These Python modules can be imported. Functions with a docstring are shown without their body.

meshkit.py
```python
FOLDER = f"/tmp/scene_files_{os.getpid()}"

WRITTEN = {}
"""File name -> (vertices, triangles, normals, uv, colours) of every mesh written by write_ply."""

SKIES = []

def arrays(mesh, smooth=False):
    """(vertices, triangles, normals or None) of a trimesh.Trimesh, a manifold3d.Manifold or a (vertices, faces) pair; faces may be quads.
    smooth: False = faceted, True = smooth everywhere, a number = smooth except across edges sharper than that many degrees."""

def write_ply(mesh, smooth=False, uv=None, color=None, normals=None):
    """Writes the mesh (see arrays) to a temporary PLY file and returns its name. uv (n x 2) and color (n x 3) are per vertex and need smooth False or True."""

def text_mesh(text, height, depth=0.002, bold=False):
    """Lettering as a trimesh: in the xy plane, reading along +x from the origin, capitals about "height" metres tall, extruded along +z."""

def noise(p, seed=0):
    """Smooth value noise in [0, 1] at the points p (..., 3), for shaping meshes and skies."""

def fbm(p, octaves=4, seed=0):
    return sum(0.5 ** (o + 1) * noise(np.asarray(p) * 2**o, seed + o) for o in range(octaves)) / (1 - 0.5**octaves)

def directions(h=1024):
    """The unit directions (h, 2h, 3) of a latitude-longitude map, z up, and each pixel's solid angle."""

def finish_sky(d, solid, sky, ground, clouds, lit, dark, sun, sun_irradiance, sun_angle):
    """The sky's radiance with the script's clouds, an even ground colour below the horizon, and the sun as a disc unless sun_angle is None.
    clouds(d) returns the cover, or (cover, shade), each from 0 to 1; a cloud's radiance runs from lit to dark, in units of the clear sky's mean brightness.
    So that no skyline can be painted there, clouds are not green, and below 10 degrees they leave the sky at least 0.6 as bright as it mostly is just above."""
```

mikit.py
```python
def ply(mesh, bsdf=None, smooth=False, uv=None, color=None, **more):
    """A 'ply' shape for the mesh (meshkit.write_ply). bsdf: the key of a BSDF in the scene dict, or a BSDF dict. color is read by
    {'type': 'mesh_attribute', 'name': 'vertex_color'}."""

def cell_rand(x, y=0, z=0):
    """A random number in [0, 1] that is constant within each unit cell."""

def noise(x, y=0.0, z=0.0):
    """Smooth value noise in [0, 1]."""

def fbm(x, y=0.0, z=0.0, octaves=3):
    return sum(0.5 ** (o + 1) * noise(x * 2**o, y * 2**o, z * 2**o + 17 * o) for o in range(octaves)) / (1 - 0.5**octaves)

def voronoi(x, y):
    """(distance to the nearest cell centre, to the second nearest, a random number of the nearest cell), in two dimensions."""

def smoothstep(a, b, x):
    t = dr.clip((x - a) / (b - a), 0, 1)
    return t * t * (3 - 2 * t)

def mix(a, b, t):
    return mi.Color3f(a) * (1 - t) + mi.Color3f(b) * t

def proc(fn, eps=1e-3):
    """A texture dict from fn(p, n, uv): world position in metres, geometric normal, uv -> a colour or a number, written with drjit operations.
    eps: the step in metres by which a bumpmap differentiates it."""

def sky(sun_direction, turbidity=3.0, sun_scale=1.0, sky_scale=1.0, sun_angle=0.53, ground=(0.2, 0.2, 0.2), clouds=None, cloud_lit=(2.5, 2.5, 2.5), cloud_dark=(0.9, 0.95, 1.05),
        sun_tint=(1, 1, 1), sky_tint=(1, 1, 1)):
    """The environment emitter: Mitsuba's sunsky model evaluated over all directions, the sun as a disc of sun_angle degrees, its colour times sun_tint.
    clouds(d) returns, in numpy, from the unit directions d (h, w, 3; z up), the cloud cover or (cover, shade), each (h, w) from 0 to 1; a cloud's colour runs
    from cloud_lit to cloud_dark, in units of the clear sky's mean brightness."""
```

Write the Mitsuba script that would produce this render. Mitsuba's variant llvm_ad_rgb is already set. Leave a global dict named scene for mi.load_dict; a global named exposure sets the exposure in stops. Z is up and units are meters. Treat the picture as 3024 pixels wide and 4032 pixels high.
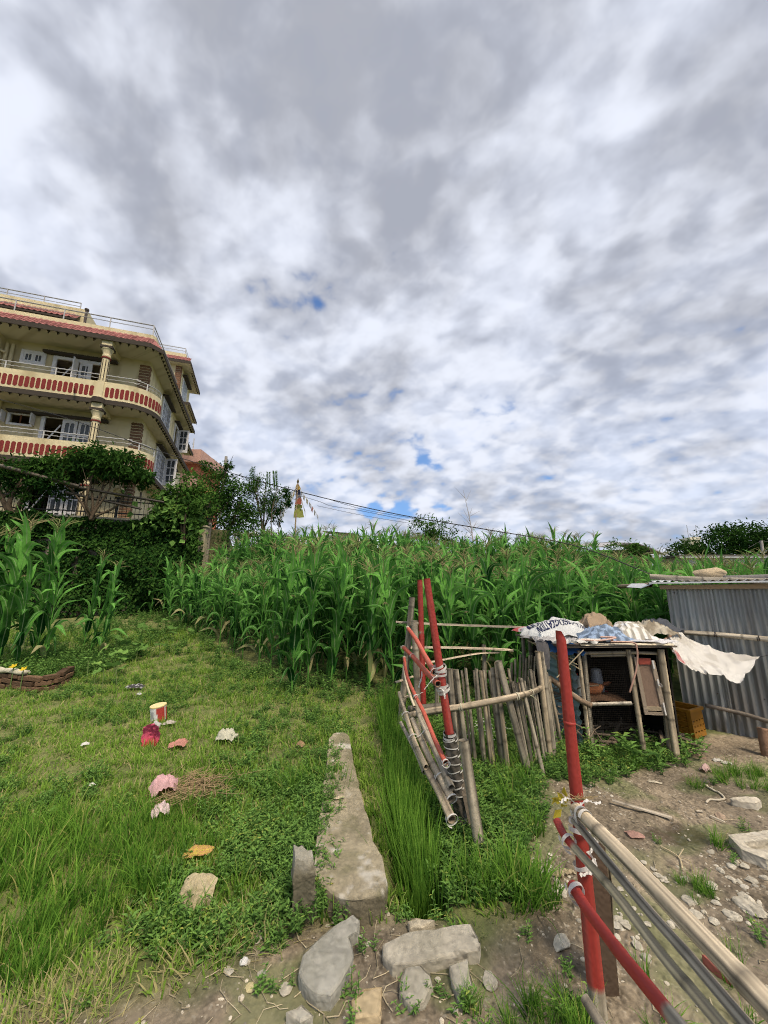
import math, random
import numpy as np, trimesh, shapely, shapely.affinity, shapely.geometry as sg
import drjit as dr, mitsuba as mi, mikit, meshkit
from mikit import proc, noise as tnoise, fbm as tfbm, smoothstep as tstep, mix as tmix
T = mi.ScalarTransform4f
scene, labels = {}, {}

# ---------------------------------------------------------------- camera, sky, exposure
PITCH = math.radians(12.0)
EYE = np.array([0.0, 0.0, 1.55])
scene['camera'] = {'type': 'perspective', 'fov': 90.0, 'fov_axis': 'x', 'near_clip': 0.05, 'far_clip': 3000.0,
                   'to_world': T().look_at(origin=EYE.tolist(), target=[0, math.cos(PITCH), 1.55 + math.sin(PITCH)], up=[0, 0, 1])}
exposure = 3.3


def sstep(a, b, x):
    t = np.clip((x - a) / (b - a), 0, 1)
    return t * t * (3 - 2 * t)


def clouds(d):
    """A monsoon deck: broad grey banks overhead, a finer mackerel layer below them, a few torn gaps towards the horizon."""
    x, y, z = d[..., 0], d[..., 1], np.maximum(d[..., 2], 0)
    az, el = np.degrees(np.arctan2(x, y)), np.degrees(np.arcsin(np.clip(d[..., 2], -1, 1)))

    def field(k, stretch, turn, height, octaves, seed, warp=0.0, wseed=0, wk=1.0):
        q = np.stack([x / (z + height), y / (z + height), 0 * x], -1)
        c, s = math.cos(turn), math.sin(turn)
        q = np.stack([(q[..., 0] * c - q[..., 1] * s) * k, (q[..., 0] * s + q[..., 1] * c) * k * stretch, 0 * x + seed * 1.37], -1)
        if warp:
            w1, w2 = meshkit.fbm(q * wk + 31.7, 4, wseed), meshkit.fbm(q * wk + 77.1, 4, wseed + 5)
            q = q + np.stack([w1 - .5, w2 - .5, 0 * x], -1) * warp
        return meshkit.fbm(q, octaves, seed)

    def bank(a0, e0, sa, se, tilt=0.0):
        u, v = (az - a0) * np.cos(np.radians(el)), el - e0
        c, s = math.cos(tilt), math.sin(tilt)
        return np.exp(-((u * c + v * s) / sa) ** 2 - ((-u * s + v * c) / se) ** 2)
    big = field(1.5, .75, .35, .25, 5, 3, 1.1, 11, .8)
    mid = field(3.6, .95, .55, .28, 6, 21, 1.0, 15, .9)
    fine = field(8.5, 1.15, .5, .34, 6, 31, 1.0, 19, .7)
    rip = field(20.0, 1.3, .3, .40, 5, 41, 1.2, 23, .6)
    puff = np.abs(field(6.5, 1.1, .4, .32, 6, 51, .8, 27, .8) - .5) * 2     # rounded lumps with dark creases
    over = sstep(18, 42, el)                       # the banks hang overhead, the mackerel layer shows below
    edge = sstep(.42, .58, .55 * mid + .45 * big)                     # the banks have borders
    sh = .40 + (.28 + .10 * over) * (edge - .5) + 1.0 * (big - .5) + (.7 + .3 * over) * (mid - .5) + (1.3 + .1 * over) * (fine - .5) + 1.05 * (rip - .5) - (.55 - .30 * over) * (puff - .27)
    sh = sh + .02 * bank(-3, 54, 8, 10) + .12 * bank(-24, 58, 9, 9) + .30 * bank(30, 33, 15, 9, -.5) + .34 * bank(-38, 44, 10, 14, .4) + .14 * bank(-30, 25, 8, 6) + .14 * bank(38, 22, 14, 7) + .10 * bank(-4, 27, 5, 4)
    sh = sh - .15 * bank(-24, 42, 5, 16, .5) - .16 * bank(34, 44, 4, 16, -.6) - .10 * bank(5, 22, 26, 6) - .12 * bank(-9, 30, 8, 7) - .10 * bank(20, 50, 7, 12, -.3)
    shade = sstep(-.2, 1.15, sh)
    hole = .42 * fine + .16 * mid + .42 * rip
    tear = -.045 + .22 * bank(6.5, 19.5, 3.0, 2.4) + .15 * bank(18, 25, 5, 3) + .24 * bank(1.5, 12.4, 9, 1.7) + .10 * bank(-13.5, 41, 7, 3, -.3) + .05 * bank(-2, 32, 4, 3.5) \
        + .09 * bank(4, 24, 5, 2) + .07 * bank(33, 18, 12, 2, .2) + .11 * bank(-7, 17.5, 8, 3)
    tear = tear + .10 * (1 - sstep(15, 45, el)) * sstep(55, 95, np.abs(az)) - .12 * sstep(27, 36, el) * sstep(5, 12, az) - .2 * sstep(44, 56, el)
    cover = 1 - .88 * sstep(.575, .72, hole + tear)
    cover = cover * (1 - .16 * sstep(.35, .65, rip) * (1 - over * .6))  # thin veils let some blue through
    return cover, shade


scene['sky'] = mikit.sky((0.35, -0.62, 0.95), turbidity=3, sun_scale=.3, sun_angle=14, clouds=clouds,
                         cloud_lit=(2.22, 2.33, 2.62), cloud_dark=(1.12, 1.17, 1.33), sky_tint=(.32, .42, .52), ground=(.12, .13, .09))

# surveyed positions, in metres
LAY = {
    'gate_post_near': [[0.323, 2.95, 1.662], [0.542, 2.95, -0.06]],
    'gate_post_far': [[0.377, 4.1, 1.692], [0.394, 4.1, 0.017]],
    'bare_post_a': [[0.323, 4.5, 1.513], [0.14, 4.5, -0.171]],
    'bare_post_b': [[0.335, 4.4, 1.262], [0.376, 4.4, 0.038]],
    'big_post': [[0.51, 2.72, 0.628], [0.597, 2.72, -0.06]],
    'rail_a': [[0.25, 4.25, 1.197], [0.313, 3.9, 1.112], [0.348, 3.45, 1.033], [0.362, 2.92, 0.998]],
    'rail_b': [[0.203, 4.3, 0.995], [0.275, 3.9, 0.96], [0.34, 3.4, 0.925], [0.381, 2.9, 0.926]],
    'rail_c': [[0.216, 4.35, 0.884], [0.225, 4.0, 0.761], [0.285, 3.7, 0.647], [0.336, 3.45, 0.574], [0.38, 3.15, 0.482], [0.418, 2.9, 0.427]],
    'stick_c': [[0.208, 4.35, 0.785], [0.215, 4.15, 0.712], [0.24, 3.95, 0.623], [0.28, 3.8, 0.54]],
    'pole_a': [[0.152, 4.1, 0.588], [0.198, 3.75, 0.48], [0.239, 3.45, 0.395], [0.271, 3.25, 0.355], [0.305, 3.1, 0.322]],
    'pole_b': [[0.257, 3.42, 0.345], [0.314, 3.15, 0.289], [0.368, 2.95, 0.243], [0.421, 2.72, 0.181]],
    'pole_c': [[0.251, 3.72, 0.455], [0.298, 3.45, 0.395], [0.343, 3.2, 0.338], [0.394, 3.02, 0.289], [0.444, 2.86, 0.229]],
    'pole_d': [[0.294, 3.95, 0.55], [0.323, 3.7, 0.478], [0.358, 3.45, 0.426], [0.399, 3.15, 0.371], [0.449, 2.88, 0.286]],
    'pole_e': [[0.151, 3.75, 0.421], [0.211, 3.55, 0.362], [0.263, 3.35, 0.311], [0.298, 3.15, 0.269]],
    'short_a': [[0.15, 4.1, 0.613], [0.136, 4.1, 0.59], [0.144, 4.1, 0.624]],
    'wrap': [[0.465, 2.93, 0.396], [0.482, 2.91, 0.273], [0.502, 2.9, 0.144]],
    'plank_e': [[0.531, 2.95, 0.35], [0.547, 2.9, 0.229], [0.575, 2.86, 0.075]],
    'tie_a': [[0.342, 2.93, 1.04], [0.412, 2.9, 1.033], [0.428, 2.9, 0.976], [0.361, 2.92, 0.968], [0.407, 2.88, 0.956]],
    'fence_rail': [[0.227, 3.85, 0.448], [0.452, 3.72, 0.529], [0.675, 3.62, 0.584], [0.915, 3.55, 0.646], [1.154, 3.6, 0.678], [1.327, 3.75, 0.67], [1.507, 3.95, 0.669], [1.716, 4.25, 0.675]],
    'fence_rail_b': [[0.234, 3.95, 0.479], [0.383, 3.9, 0.509], [0.537, 3.85, 0.535]],
    'pickets': [[[0.587, 3.85, 0.858], [0.641, 3.85, -0.001], 0.0217], [[0.612, 3.8, 0.867], [0.665, 3.8, -0.004], 0.0238], [[0.643, 3.84, 0.857], [0.702, 3.84, -0.002], 0.0144], [[0.674, 3.8, 0.86], [0.75, 3.8, -0.005], 0.0202], [[0.759, 3.8, 0.873], [0.82, 3.8, -0.006], 0.0143], [[0.848, 3.75, 0.876], [0.887, 3.75, -0.011], 0.0176], [[0.88, 3.72, 0.866], [0.944, 3.72, -0.015], 0.0174], [[0.917, 3.76, 0.864], [0.975, 3.76, -0.013], 0.0141], [[0.983, 3.7, 0.89], [1.042, 3.7, -0.019], 0.0208], [[1.015, 3.68, 0.896], [1.071, 3.68, -0.021], 0.0173], [[1.008, 3.66, 0.944], [1.064, 3.66, -0.023], 0.0181], [[1.019, 3.62, 0.964], [1.238, 3.62, -0.03], 0.0296], [[1.152, 3.7, 0.779], [1.265, 3.7, -0.028], 0.0159], [[1.193, 3.72, 0.758], [1.308, 3.72, -0.028], 0.0144], [[1.221, 3.74, 0.76], [1.313, 3.74, -0.029], 0.0113], [[1.223, 3.68, 0.81], [1.377, 3.68, -0.033], 0.0166], [[1.378, 3.85, 0.852], [1.456, 3.85, -0.033], 0.0141], [[1.422, 3.9, 0.829], [1.496, 3.9, -0.033], 0.0109], [[1.497, 3.95, 1.0], [1.545, 3.95, -0.035], 0.0255], [[1.553, 4.0, 0.989], [1.599, 4.0, -0.037], 0.0241], [[1.598, 4.05, 0.855], [1.633, 4.05, -0.039], 0.0131], [[1.64, 4.12, 0.779], [1.687, 4.12, -0.041], 0.0106], [[1.686, 4.2, 0.724], [1.773, 4.2, -0.044], 0.0153], [[0.659, 3.83, 0.854], [0.731, 3.83, -0.002], 0.0156], [[0.741, 3.9, 0.833], [0.807, 3.9, 0.001], 0.0122], [[1.298, 3.8, 0.762], [1.362, 3.8, -0.029], 0.0106], [[1.367, 3.9, 0.775], [1.438, 3.9, -0.03], 0.0092], [[1.539, 4.02, 0.923], [1.59, 4.02, -0.036], 0.0121], [[1.597, 4.08, 0.874], [1.637, 4.08, -0.038], 0.0114], [[1.641, 4.14, 0.808], [1.681, 4.14, -0.04], 0.0089], [[1.139, 3.74, 0.879], [1.215, 3.74, -0.025], 0.0121], [[0.973, 3.78, 0.855], [1.041, 3.78, -0.014], 0.013], [[0.849, 3.86, 0.842], [0.894, 3.86, -0.004], 0.0109]],
    'back_pickets': [[[1.475, 4.7, 0.771], [1.41, 4.7, -0.003], 0.0134], [[1.527, 4.72, 0.805], [1.459, 4.72, -0.007], 0.0135], [[1.6, 4.75, 0.856], [1.503, 4.75, -0.011], 0.0135], [[1.645, 4.8, 0.755], [1.542, 4.8, -0.013], 0.0095], [[1.678, 4.78, 0.805], [1.573, 4.78, -0.017], 0.0115], [[1.721, 4.8, 0.839], [1.608, 4.8, -0.02], 0.0116], [[1.755, 4.82, 0.836], [1.641, 4.82, -0.022], 0.0106], [[1.785, 4.8, 0.825], [1.68, 4.8, -0.026], 0.0116]],
    'back_rail_a': [[0.132, 4.6, 1.219], [0.625, 4.7, 1.187], [1.197, 4.8, 1.158], [1.669, 4.85, 1.14]],
    'back_rail_b': [[0.186, 4.6, 0.943], [0.789, 4.7, 0.924], [1.352, 4.78, 0.895], [1.531, 4.8, 0.879]],
    'back_rail_c': [[0.434, 4.6, 0.769], [0.663, 4.65, 0.8], [1.096, 4.75, 0.855], [1.37, 4.8, 0.861]],
    'slat_a': [[0.116, 4.4, 0.612], [0.321, 4.6, 0.633]],
    'slat_b': [[0.208, 4.3, 0.487], [0.311, 4.5, 0.472]],
    'right_post': [[0.775, 1.76, 1.391], [0.788, 1.76, -0.06]],
    'right_board': [[0.897, 1.88, 0.513], [0.883, 1.88, -0.06]],
    'right_lath': [[0.957, 1.93, 0.415], [0.927, 1.93, -0.06]],
    'rr_log': [[0.747, 1.7, 0.73], [0.762, 1.44, 0.732], [0.774, 1.2, 0.729], [0.786, 0.986, 0.724]],
    'rr_half': [[0.745, 1.72, 0.679], [0.757, 1.505, 0.66], [0.767, 1.319, 0.648], [0.774, 1.188, 0.646], [0.782, 1.042, 0.638]],
    'rr_mid': [[0.699, 1.78, 0.649], [0.704, 1.695, 0.624], [0.719, 1.417, 0.634], [0.73, 1.224, 0.619], [0.738, 1.06, 0.622]],
    'rr_red': [[0.705, 1.7, 0.481], [0.711, 1.601, 0.47], [0.72, 1.425, 0.478], [0.727, 1.307, 0.489]],
    'rr_stub': [[0.68, 1.62, 0.207], [0.703, 1.56, 0.185]],
    'coop_post_a': [[1.98, 4.12, 0.984], [1.997, 4.12, -0.056]],
    'coop_post_b': [[2.053, 4.16, 0.961], [2.038, 4.16, -0.058]],
    'coop_post_c': [[2.476, 4.1, 0.995], [2.51, 4.1, -0.06]],
    'coop_post_d': [[2.549, 4.16, 0.987], [2.53, 4.16, -0.06]],
    'coop_post_e': [[2.778, 4.06, 1.002], [2.784, 4.06, -0.06]],
    'coop_post_f': [[2.818, 4.16, 0.938], [2.796, 4.16, -0.06]],
    'coop_top': [[2.037, 4.14, 0.955], [2.462, 4.12, 0.965], [2.803, 4.1, 0.956]],
    'coop_top2': [[2.112, 4.15, 0.928], [2.465, 4.13, 0.938]],
    'coop_shelf': [[2.06, 4.12, 0.476], [2.441, 4.1, 0.492]],
    'coop_board': [[1.969, 4.06, 1.03], [2.353, 4.04, 1.046], [2.696, 4.02, 1.053], [2.858, 4.0, 1.051]],
    'coop_door': [[2.529, 4.12, 0.923], [2.713, 4.09, 0.924], [2.754, 4.07, 0.393], [2.552, 4.1, 0.391]],
    'coop_side': [[1.924, 4.2, 0.961], [2.001, 4.16, 0.967], [1.965, 4.16, 0.549], [1.911, 4.2, 0.54]],
    'hen': [[2.296, 4.4, 0.497], [2.223, 4.4, 0.52]],
    'feeder_a': [[2.161, 4.28, 0.617]],
    'feeder_b': [[2.584, 4.55, 0.589]],
    'hose': [[2.251, 4.0, 1.084], [2.461, 3.98, 1.076], [2.485, 3.97, 1.021], [2.482, 3.98, 0.921], [2.454, 3.98, 0.812], [2.405, 3.98, 0.704], [2.373, 3.99, 0.616]],
    'branch': [[1.732, 4.3, 0.688], [1.788, 4.2, 0.635], [1.901, 4.1, 0.54], [2.011, 4.02, 0.485]],
    'branch2': [[1.769, 4.35, 0.669], [1.902, 4.2, 0.571], [2.027, 4.08, 0.492]],
    'sack': [[1.703, 4.95, 1.163], [2.007, 4.95, 1.178], [2.3, 4.85, 1.245], [2.364, 4.6, 1.238], [2.007, 4.3, 1.136], [1.652, 4.2, 1.049], [1.467, 4.3, 1.05]],
    'tarp': [[2.887, 4.15, 1.068], [3.294, 4.6, 1.081], [3.468, 4.72, 1.11], [3.558, 4.72, 1.033], [3.712, 4.66, 0.963], [3.925, 4.55, 0.869], [4.118, 4.45, 0.867], [3.826, 4.25, 0.796], [3.42, 3.95, 0.696], [3.295, 3.95, 0.737], [3.282, 3.98, 0.769], [3.053, 4.0, 0.798], [2.948, 4.0, 0.87], [2.907, 4.02, 0.914], [2.893, 4.05, 1.005]],
    'shed_pole_top': [[3.47, 5.08, 1.767], [3.796, 4.88, 1.73], [4.061, 4.66, 1.706], [4.293, 4.36, 1.686]],
    'shed_pole_mid': [[3.612, 4.88, 1.09], [3.955, 4.67, 1.079], [4.184, 4.38, 1.065]],
    'shed_pole_low': [[3.71, 4.8, 0.289], [3.971, 4.63, 0.249], [4.095, 4.47, 0.218]],
    'shed_stone': [[4.142, 4.95, 1.767]],
    'shed_log': [[4.121, 4.72, 1.719], [4.359, 4.42, 1.72]],
    'wire': [[4.195, 4.6, 1.603], [4.198, 4.595, 1.555], [4.25, 4.573, 1.513], [4.247, 4.567, 1.42], [4.207, 4.579, 1.378], [4.223, 4.57, 1.338], [4.278, 4.555, 1.42], [4.238, 4.559, 1.277], [4.244, 4.549, 1.177], [4.224, 4.546, 1.037], [4.234, 4.537, 0.979]],
    'crate': [[3.384, 4.42, 0.061], [3.241, 4.95, 0.022]],
    'slab_l': [[-0.397, 2.525, -0.005], [-0.47, 2.819, -0.004], [-0.397, 3.011, -0.002], [-0.399, 3.34, 0.023], [-0.497, 3.96, 0.066], [-0.592, 4.42, 0.096]],
    'slab_top': [[-0.364, 2.315, 0.125], [-0.383, 2.467, 0.124], [-0.398, 2.599, 0.125], [-0.422, 2.853, 0.123], [-0.442, 3.104, 0.131], [-0.467, 3.434, 0.153], [-0.496, 3.734, 0.175], [-0.528, 4.074, 0.196], [-0.499, 4.174, 0.204], [-0.413, 4.214, 0.208], [-0.341, 4.133, 0.204], [-0.266, 3.684, 0.169], [-0.191, 3.285, 0.141], [-0.1, 2.894, 0.12], [-0.064, 2.65, 0.12], [-0.008, 2.479, 0.117], [0.016, 2.316, 0.117], [-0.007, 2.245, 0.119], [-0.111, 2.214, 0.124], [-0.217, 2.224, 0.123]],
    'stone_post': [[-0.455, 2.271, -0.003], [-0.356, 2.241, -0.004]],
    'stone_post_top': [[-0.436, 2.16, 0.292], [-0.349, 2.16, 0.308]],
    'flag_a': [[-0.145, 2.201, -0.007], [-0.114, 2.17, -0.006], [-0.114, 2.109, -0.002], [-0.156, 2.078, -0.002], [-0.135, 1.988, -0.009], [-0.166, 1.887, -0.009], [-0.204, 1.825, -0.005], [-0.258, 1.835, -0.004], [-0.305, 1.865, -0.0], [-0.346, 1.916, -0.003], [-0.355, 1.987, -0.003], [-0.303, 2.058, -0.004], [-0.232, 2.14, -0.008]],
    'flag_b': [[-0.006, 2.049, -0.008], [0.104, 2.109, -0.002], [0.276, 2.14, -0.008], [0.407, 2.16, -0.004], [0.422, 2.058, -0.004], [0.408, 2.018, -0.006], [0.286, 1.998, -0.006], [0.212, 1.978, -0.009], [0.038, 1.957, -0.003], [0.0, 2.009, -0.009]],
    'flag_c': [[0.089, 1.957, -0.003], [0.147, 1.967, -0.006], [0.187, 1.926, -0.001], [0.191, 1.887, -0.009], [0.152, 1.825, -0.005], [0.098, 1.805, -0.006], [0.06, 1.855, -0.002], [0.068, 1.906, -0.005]],
    'flag_d': [[0.27, 1.978, -0.006], [0.358, 1.998, -0.006], [0.356, 1.876, -0.005], [0.309, 1.825, -0.005], [0.282, 1.836, -0.01], [0.266, 1.916, -0.003]],
    'flag_e': [[-0.128, 1.826, -0.008], [-0.078, 1.876, -0.005], [0.0, 1.886, -0.003], [-0.017, 1.775, -0.007], [-0.116, 1.755, -0.007]],
    'flag_f': [[-0.368, 1.785, -0.007], [-0.312, 1.815, -0.006], [-0.264, 1.775, -0.007], [-0.303, 1.745, -0.007]],
    'flag_g': [[0.109, 2.19, -0.005], [0.154, 2.21, -0.001], [0.24, 2.19, -0.002], [0.178, 2.149, -0.003], [0.114, 2.15, -0.006]],
    'mud_edge_left': [[-1.706, 1.957, -0.003], [-1.335, 1.926, -0.001], [-1.117, 1.936, -0.002], [-0.958, 1.957, -0.003], [-0.8, 2.027, -0.002], [-0.691, 2.109, -0.004], [-0.588, 2.18, -0.002], [-0.429, 2.251, -0.007], [-0.156, 2.23, -0.001], [0.046, 2.23, -0.001], [0.291, 2.22, -0.004], [0.465, 2.119, -0.003], [0.577, 2.322, -0.007], [0.667, 2.545, -0.002], [0.921, 2.93, -0.002], [1.112, 3.362, 0.017], [1.343, 3.574, 0.022], [1.757, 3.789, 0.01], [2.133, 3.873, -0.002], [2.622, 4.096, -0.004], [3.247, 4.562, -0.001], [3.978, 4.944, 0.018]],
    'tin': [[-2.591, 4.819, 0.124]],
    'bag_pink_red': [[-2.287, 4.12, 0.076]],
    'bag_red_paper': [[-1.995, 4.12, 0.076]],
    'bag_clear': [[-1.573, 4.24, 0.083]],
    'leaf_far': [[-0.806, 4.12, 0.076]],
    'bag_pink': [[-1.698, 3.341, 0.021]],
    'bag_white_pink': [[-1.538, 3.021, -0.001]],
    'wrapper_fan': [[-1.1, 2.636, -0.002]],
    'paper_beige': [[-0.94, 2.301, -0.002]],
    'scrap_a': [[-2.914, 4.13, 0.077]],
    'scrap_b': [[-2.291, 3.391, 0.023]],
    'scrap_c': [[-2.444, 4.5, 0.101]],
    'scrap_d': [[-2.374, 4.64, 0.112]],
    'scrap_dark': [[-3.563, 5.908, 0.203]],
    'crumb': [[-0.598, 2.009, -0.009]],
    'paper_yellow': [[-0.538, 1.916, -0.001]],
    'leaf_slab': [[-0.319, 3.1, 0.006]],
    'pebble_slab': [[-0.378, 2.565, -0.001]],
    'scrap_e': [[-1.713, 6.607, 0.252]],
    'scrap_f': [[-3.326, 5.618, 0.182]],
    'dry_heap': [[-1.468, 3.341, 0.018], [-1.435, 3.141, 0.006], [-1.349, 3.181, 0.009]],
    'stick_yard': [[1.721, 3.284, 0.002], [2.01, 3.062, -0.004]],
    'board_pale': [[2.273, 3.62, -0.004], [2.343, 3.579, -0.003]],
    'disc_pink': [[1.636, 2.889, -0.001]],
    'slab_white': [[2.614, 3.285, -0.004], [2.731, 3.315, -0.0], [2.84, 3.305, -0.003], [2.817, 3.255, -0.005], [2.742, 3.213, -0.001], [2.652, 3.255, -0.005]],
    'chip': [[2.393, 3.122, -0.001], [2.358, 3.031, -0.003]],
    'strip_a': [[2.312, 3.112, -0.0], [2.329, 3.011, -0.001]],
    'strip_b': [[2.266, 3.174, -0.004], [2.303, 3.163, -0.001]],
    'rope': [[2.654, 3.578, -0.0], [2.64, 3.508, -0.003], [2.658, 3.447, -0.004], [2.643, 3.387, -0.004], [2.617, 3.356, -0.005], [2.514, 3.355, -0.0], [2.451, 3.315, -0.003]],
    'scrap_round': [[2.872, 3.833, -0.003]],
    'plank': [[2.997, 4.217, -0.001], [3.075, 4.238, -0.002], [3.075, 4.076, -0.003], [3.022, 4.076, -0.003], [2.942, 4.126, -0.002]],
    'bits': [[3.145, 4.035, -0.001], [3.181, 3.975, -0.004], [2.03, 3.822, -0.0], [2.135, 3.894, -0.004]],
    'conc_frame': [[2.183, 2.808, -0.0], [2.464, 2.849, -0.001], [2.75, 2.889, -0.001], [2.358, 2.524, -0.003], [2.196, 2.576, -0.005], [2.137, 2.666, -0.003]],
    'conc_hole': [[2.212, 2.727, -0.001], [2.385, 2.768, -0.003], [2.652, 2.798, -0.004], [2.51, 2.666, -0.003], [2.285, 2.666, -0.003], [2.203, 2.676, -0.0]],
    'lime': [[1.705, 3.466, 0.004], [1.665, 3.203, -0.001]],
    'dry_a': [[1.712, 2.757, -0.002], [1.755, 2.666, -0.003], [1.703, 2.566, -0.005]],
    'brick_red': [[1.399, 1.958, -0.007]],
    'puddle': [[1.83, 2.889, -0.001]],
    'puddle2': [[2.663, 3.68, -0.003]],
    'footprints': [[2.015, 2.931, -0.005]],
    'bark_a': [[0.956, 2.525, -0.007], [1.076, 2.555, -0.002]],
    'bark_b': [[1.697, 2.383, -0.006]],
    'stone_bed_a': [[2.018, 2.616, -0.005]],
    'stone_bed_b': [[1.555, 2.505, -0.005]],
    'stone_bed_c': [[1.543, 2.292, -0.006]],
    'stone_bed_d': [[0.95, 2.453, -0.002]],
    'stone_bed_e': [[0.915, 2.575, -0.003]],
    'stone_bed_f': [[1.895, 2.333, -0.007]],
    'stone_bed_g': [[1.122, 2.19, -0.006]],
    'gravel_heap': [[0.928, 2.585, -0.002]],
    'grass_a': [[3.146, 3.64, -0.003]],
    'grass_b': [[1.631, 2.413, -0.005]],
    'grass_c': [[2.1, 2.798, -0.004]],
    'grass_d': [[2.541, 3.559, -0.003]],
    'grass_e': [[2.213, 3.903, -0.001]],
    'grass_f': [[0.775, 2.373, -0.007]],
    'stump': [[3.717, 4.147, -0.003]],
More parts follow.
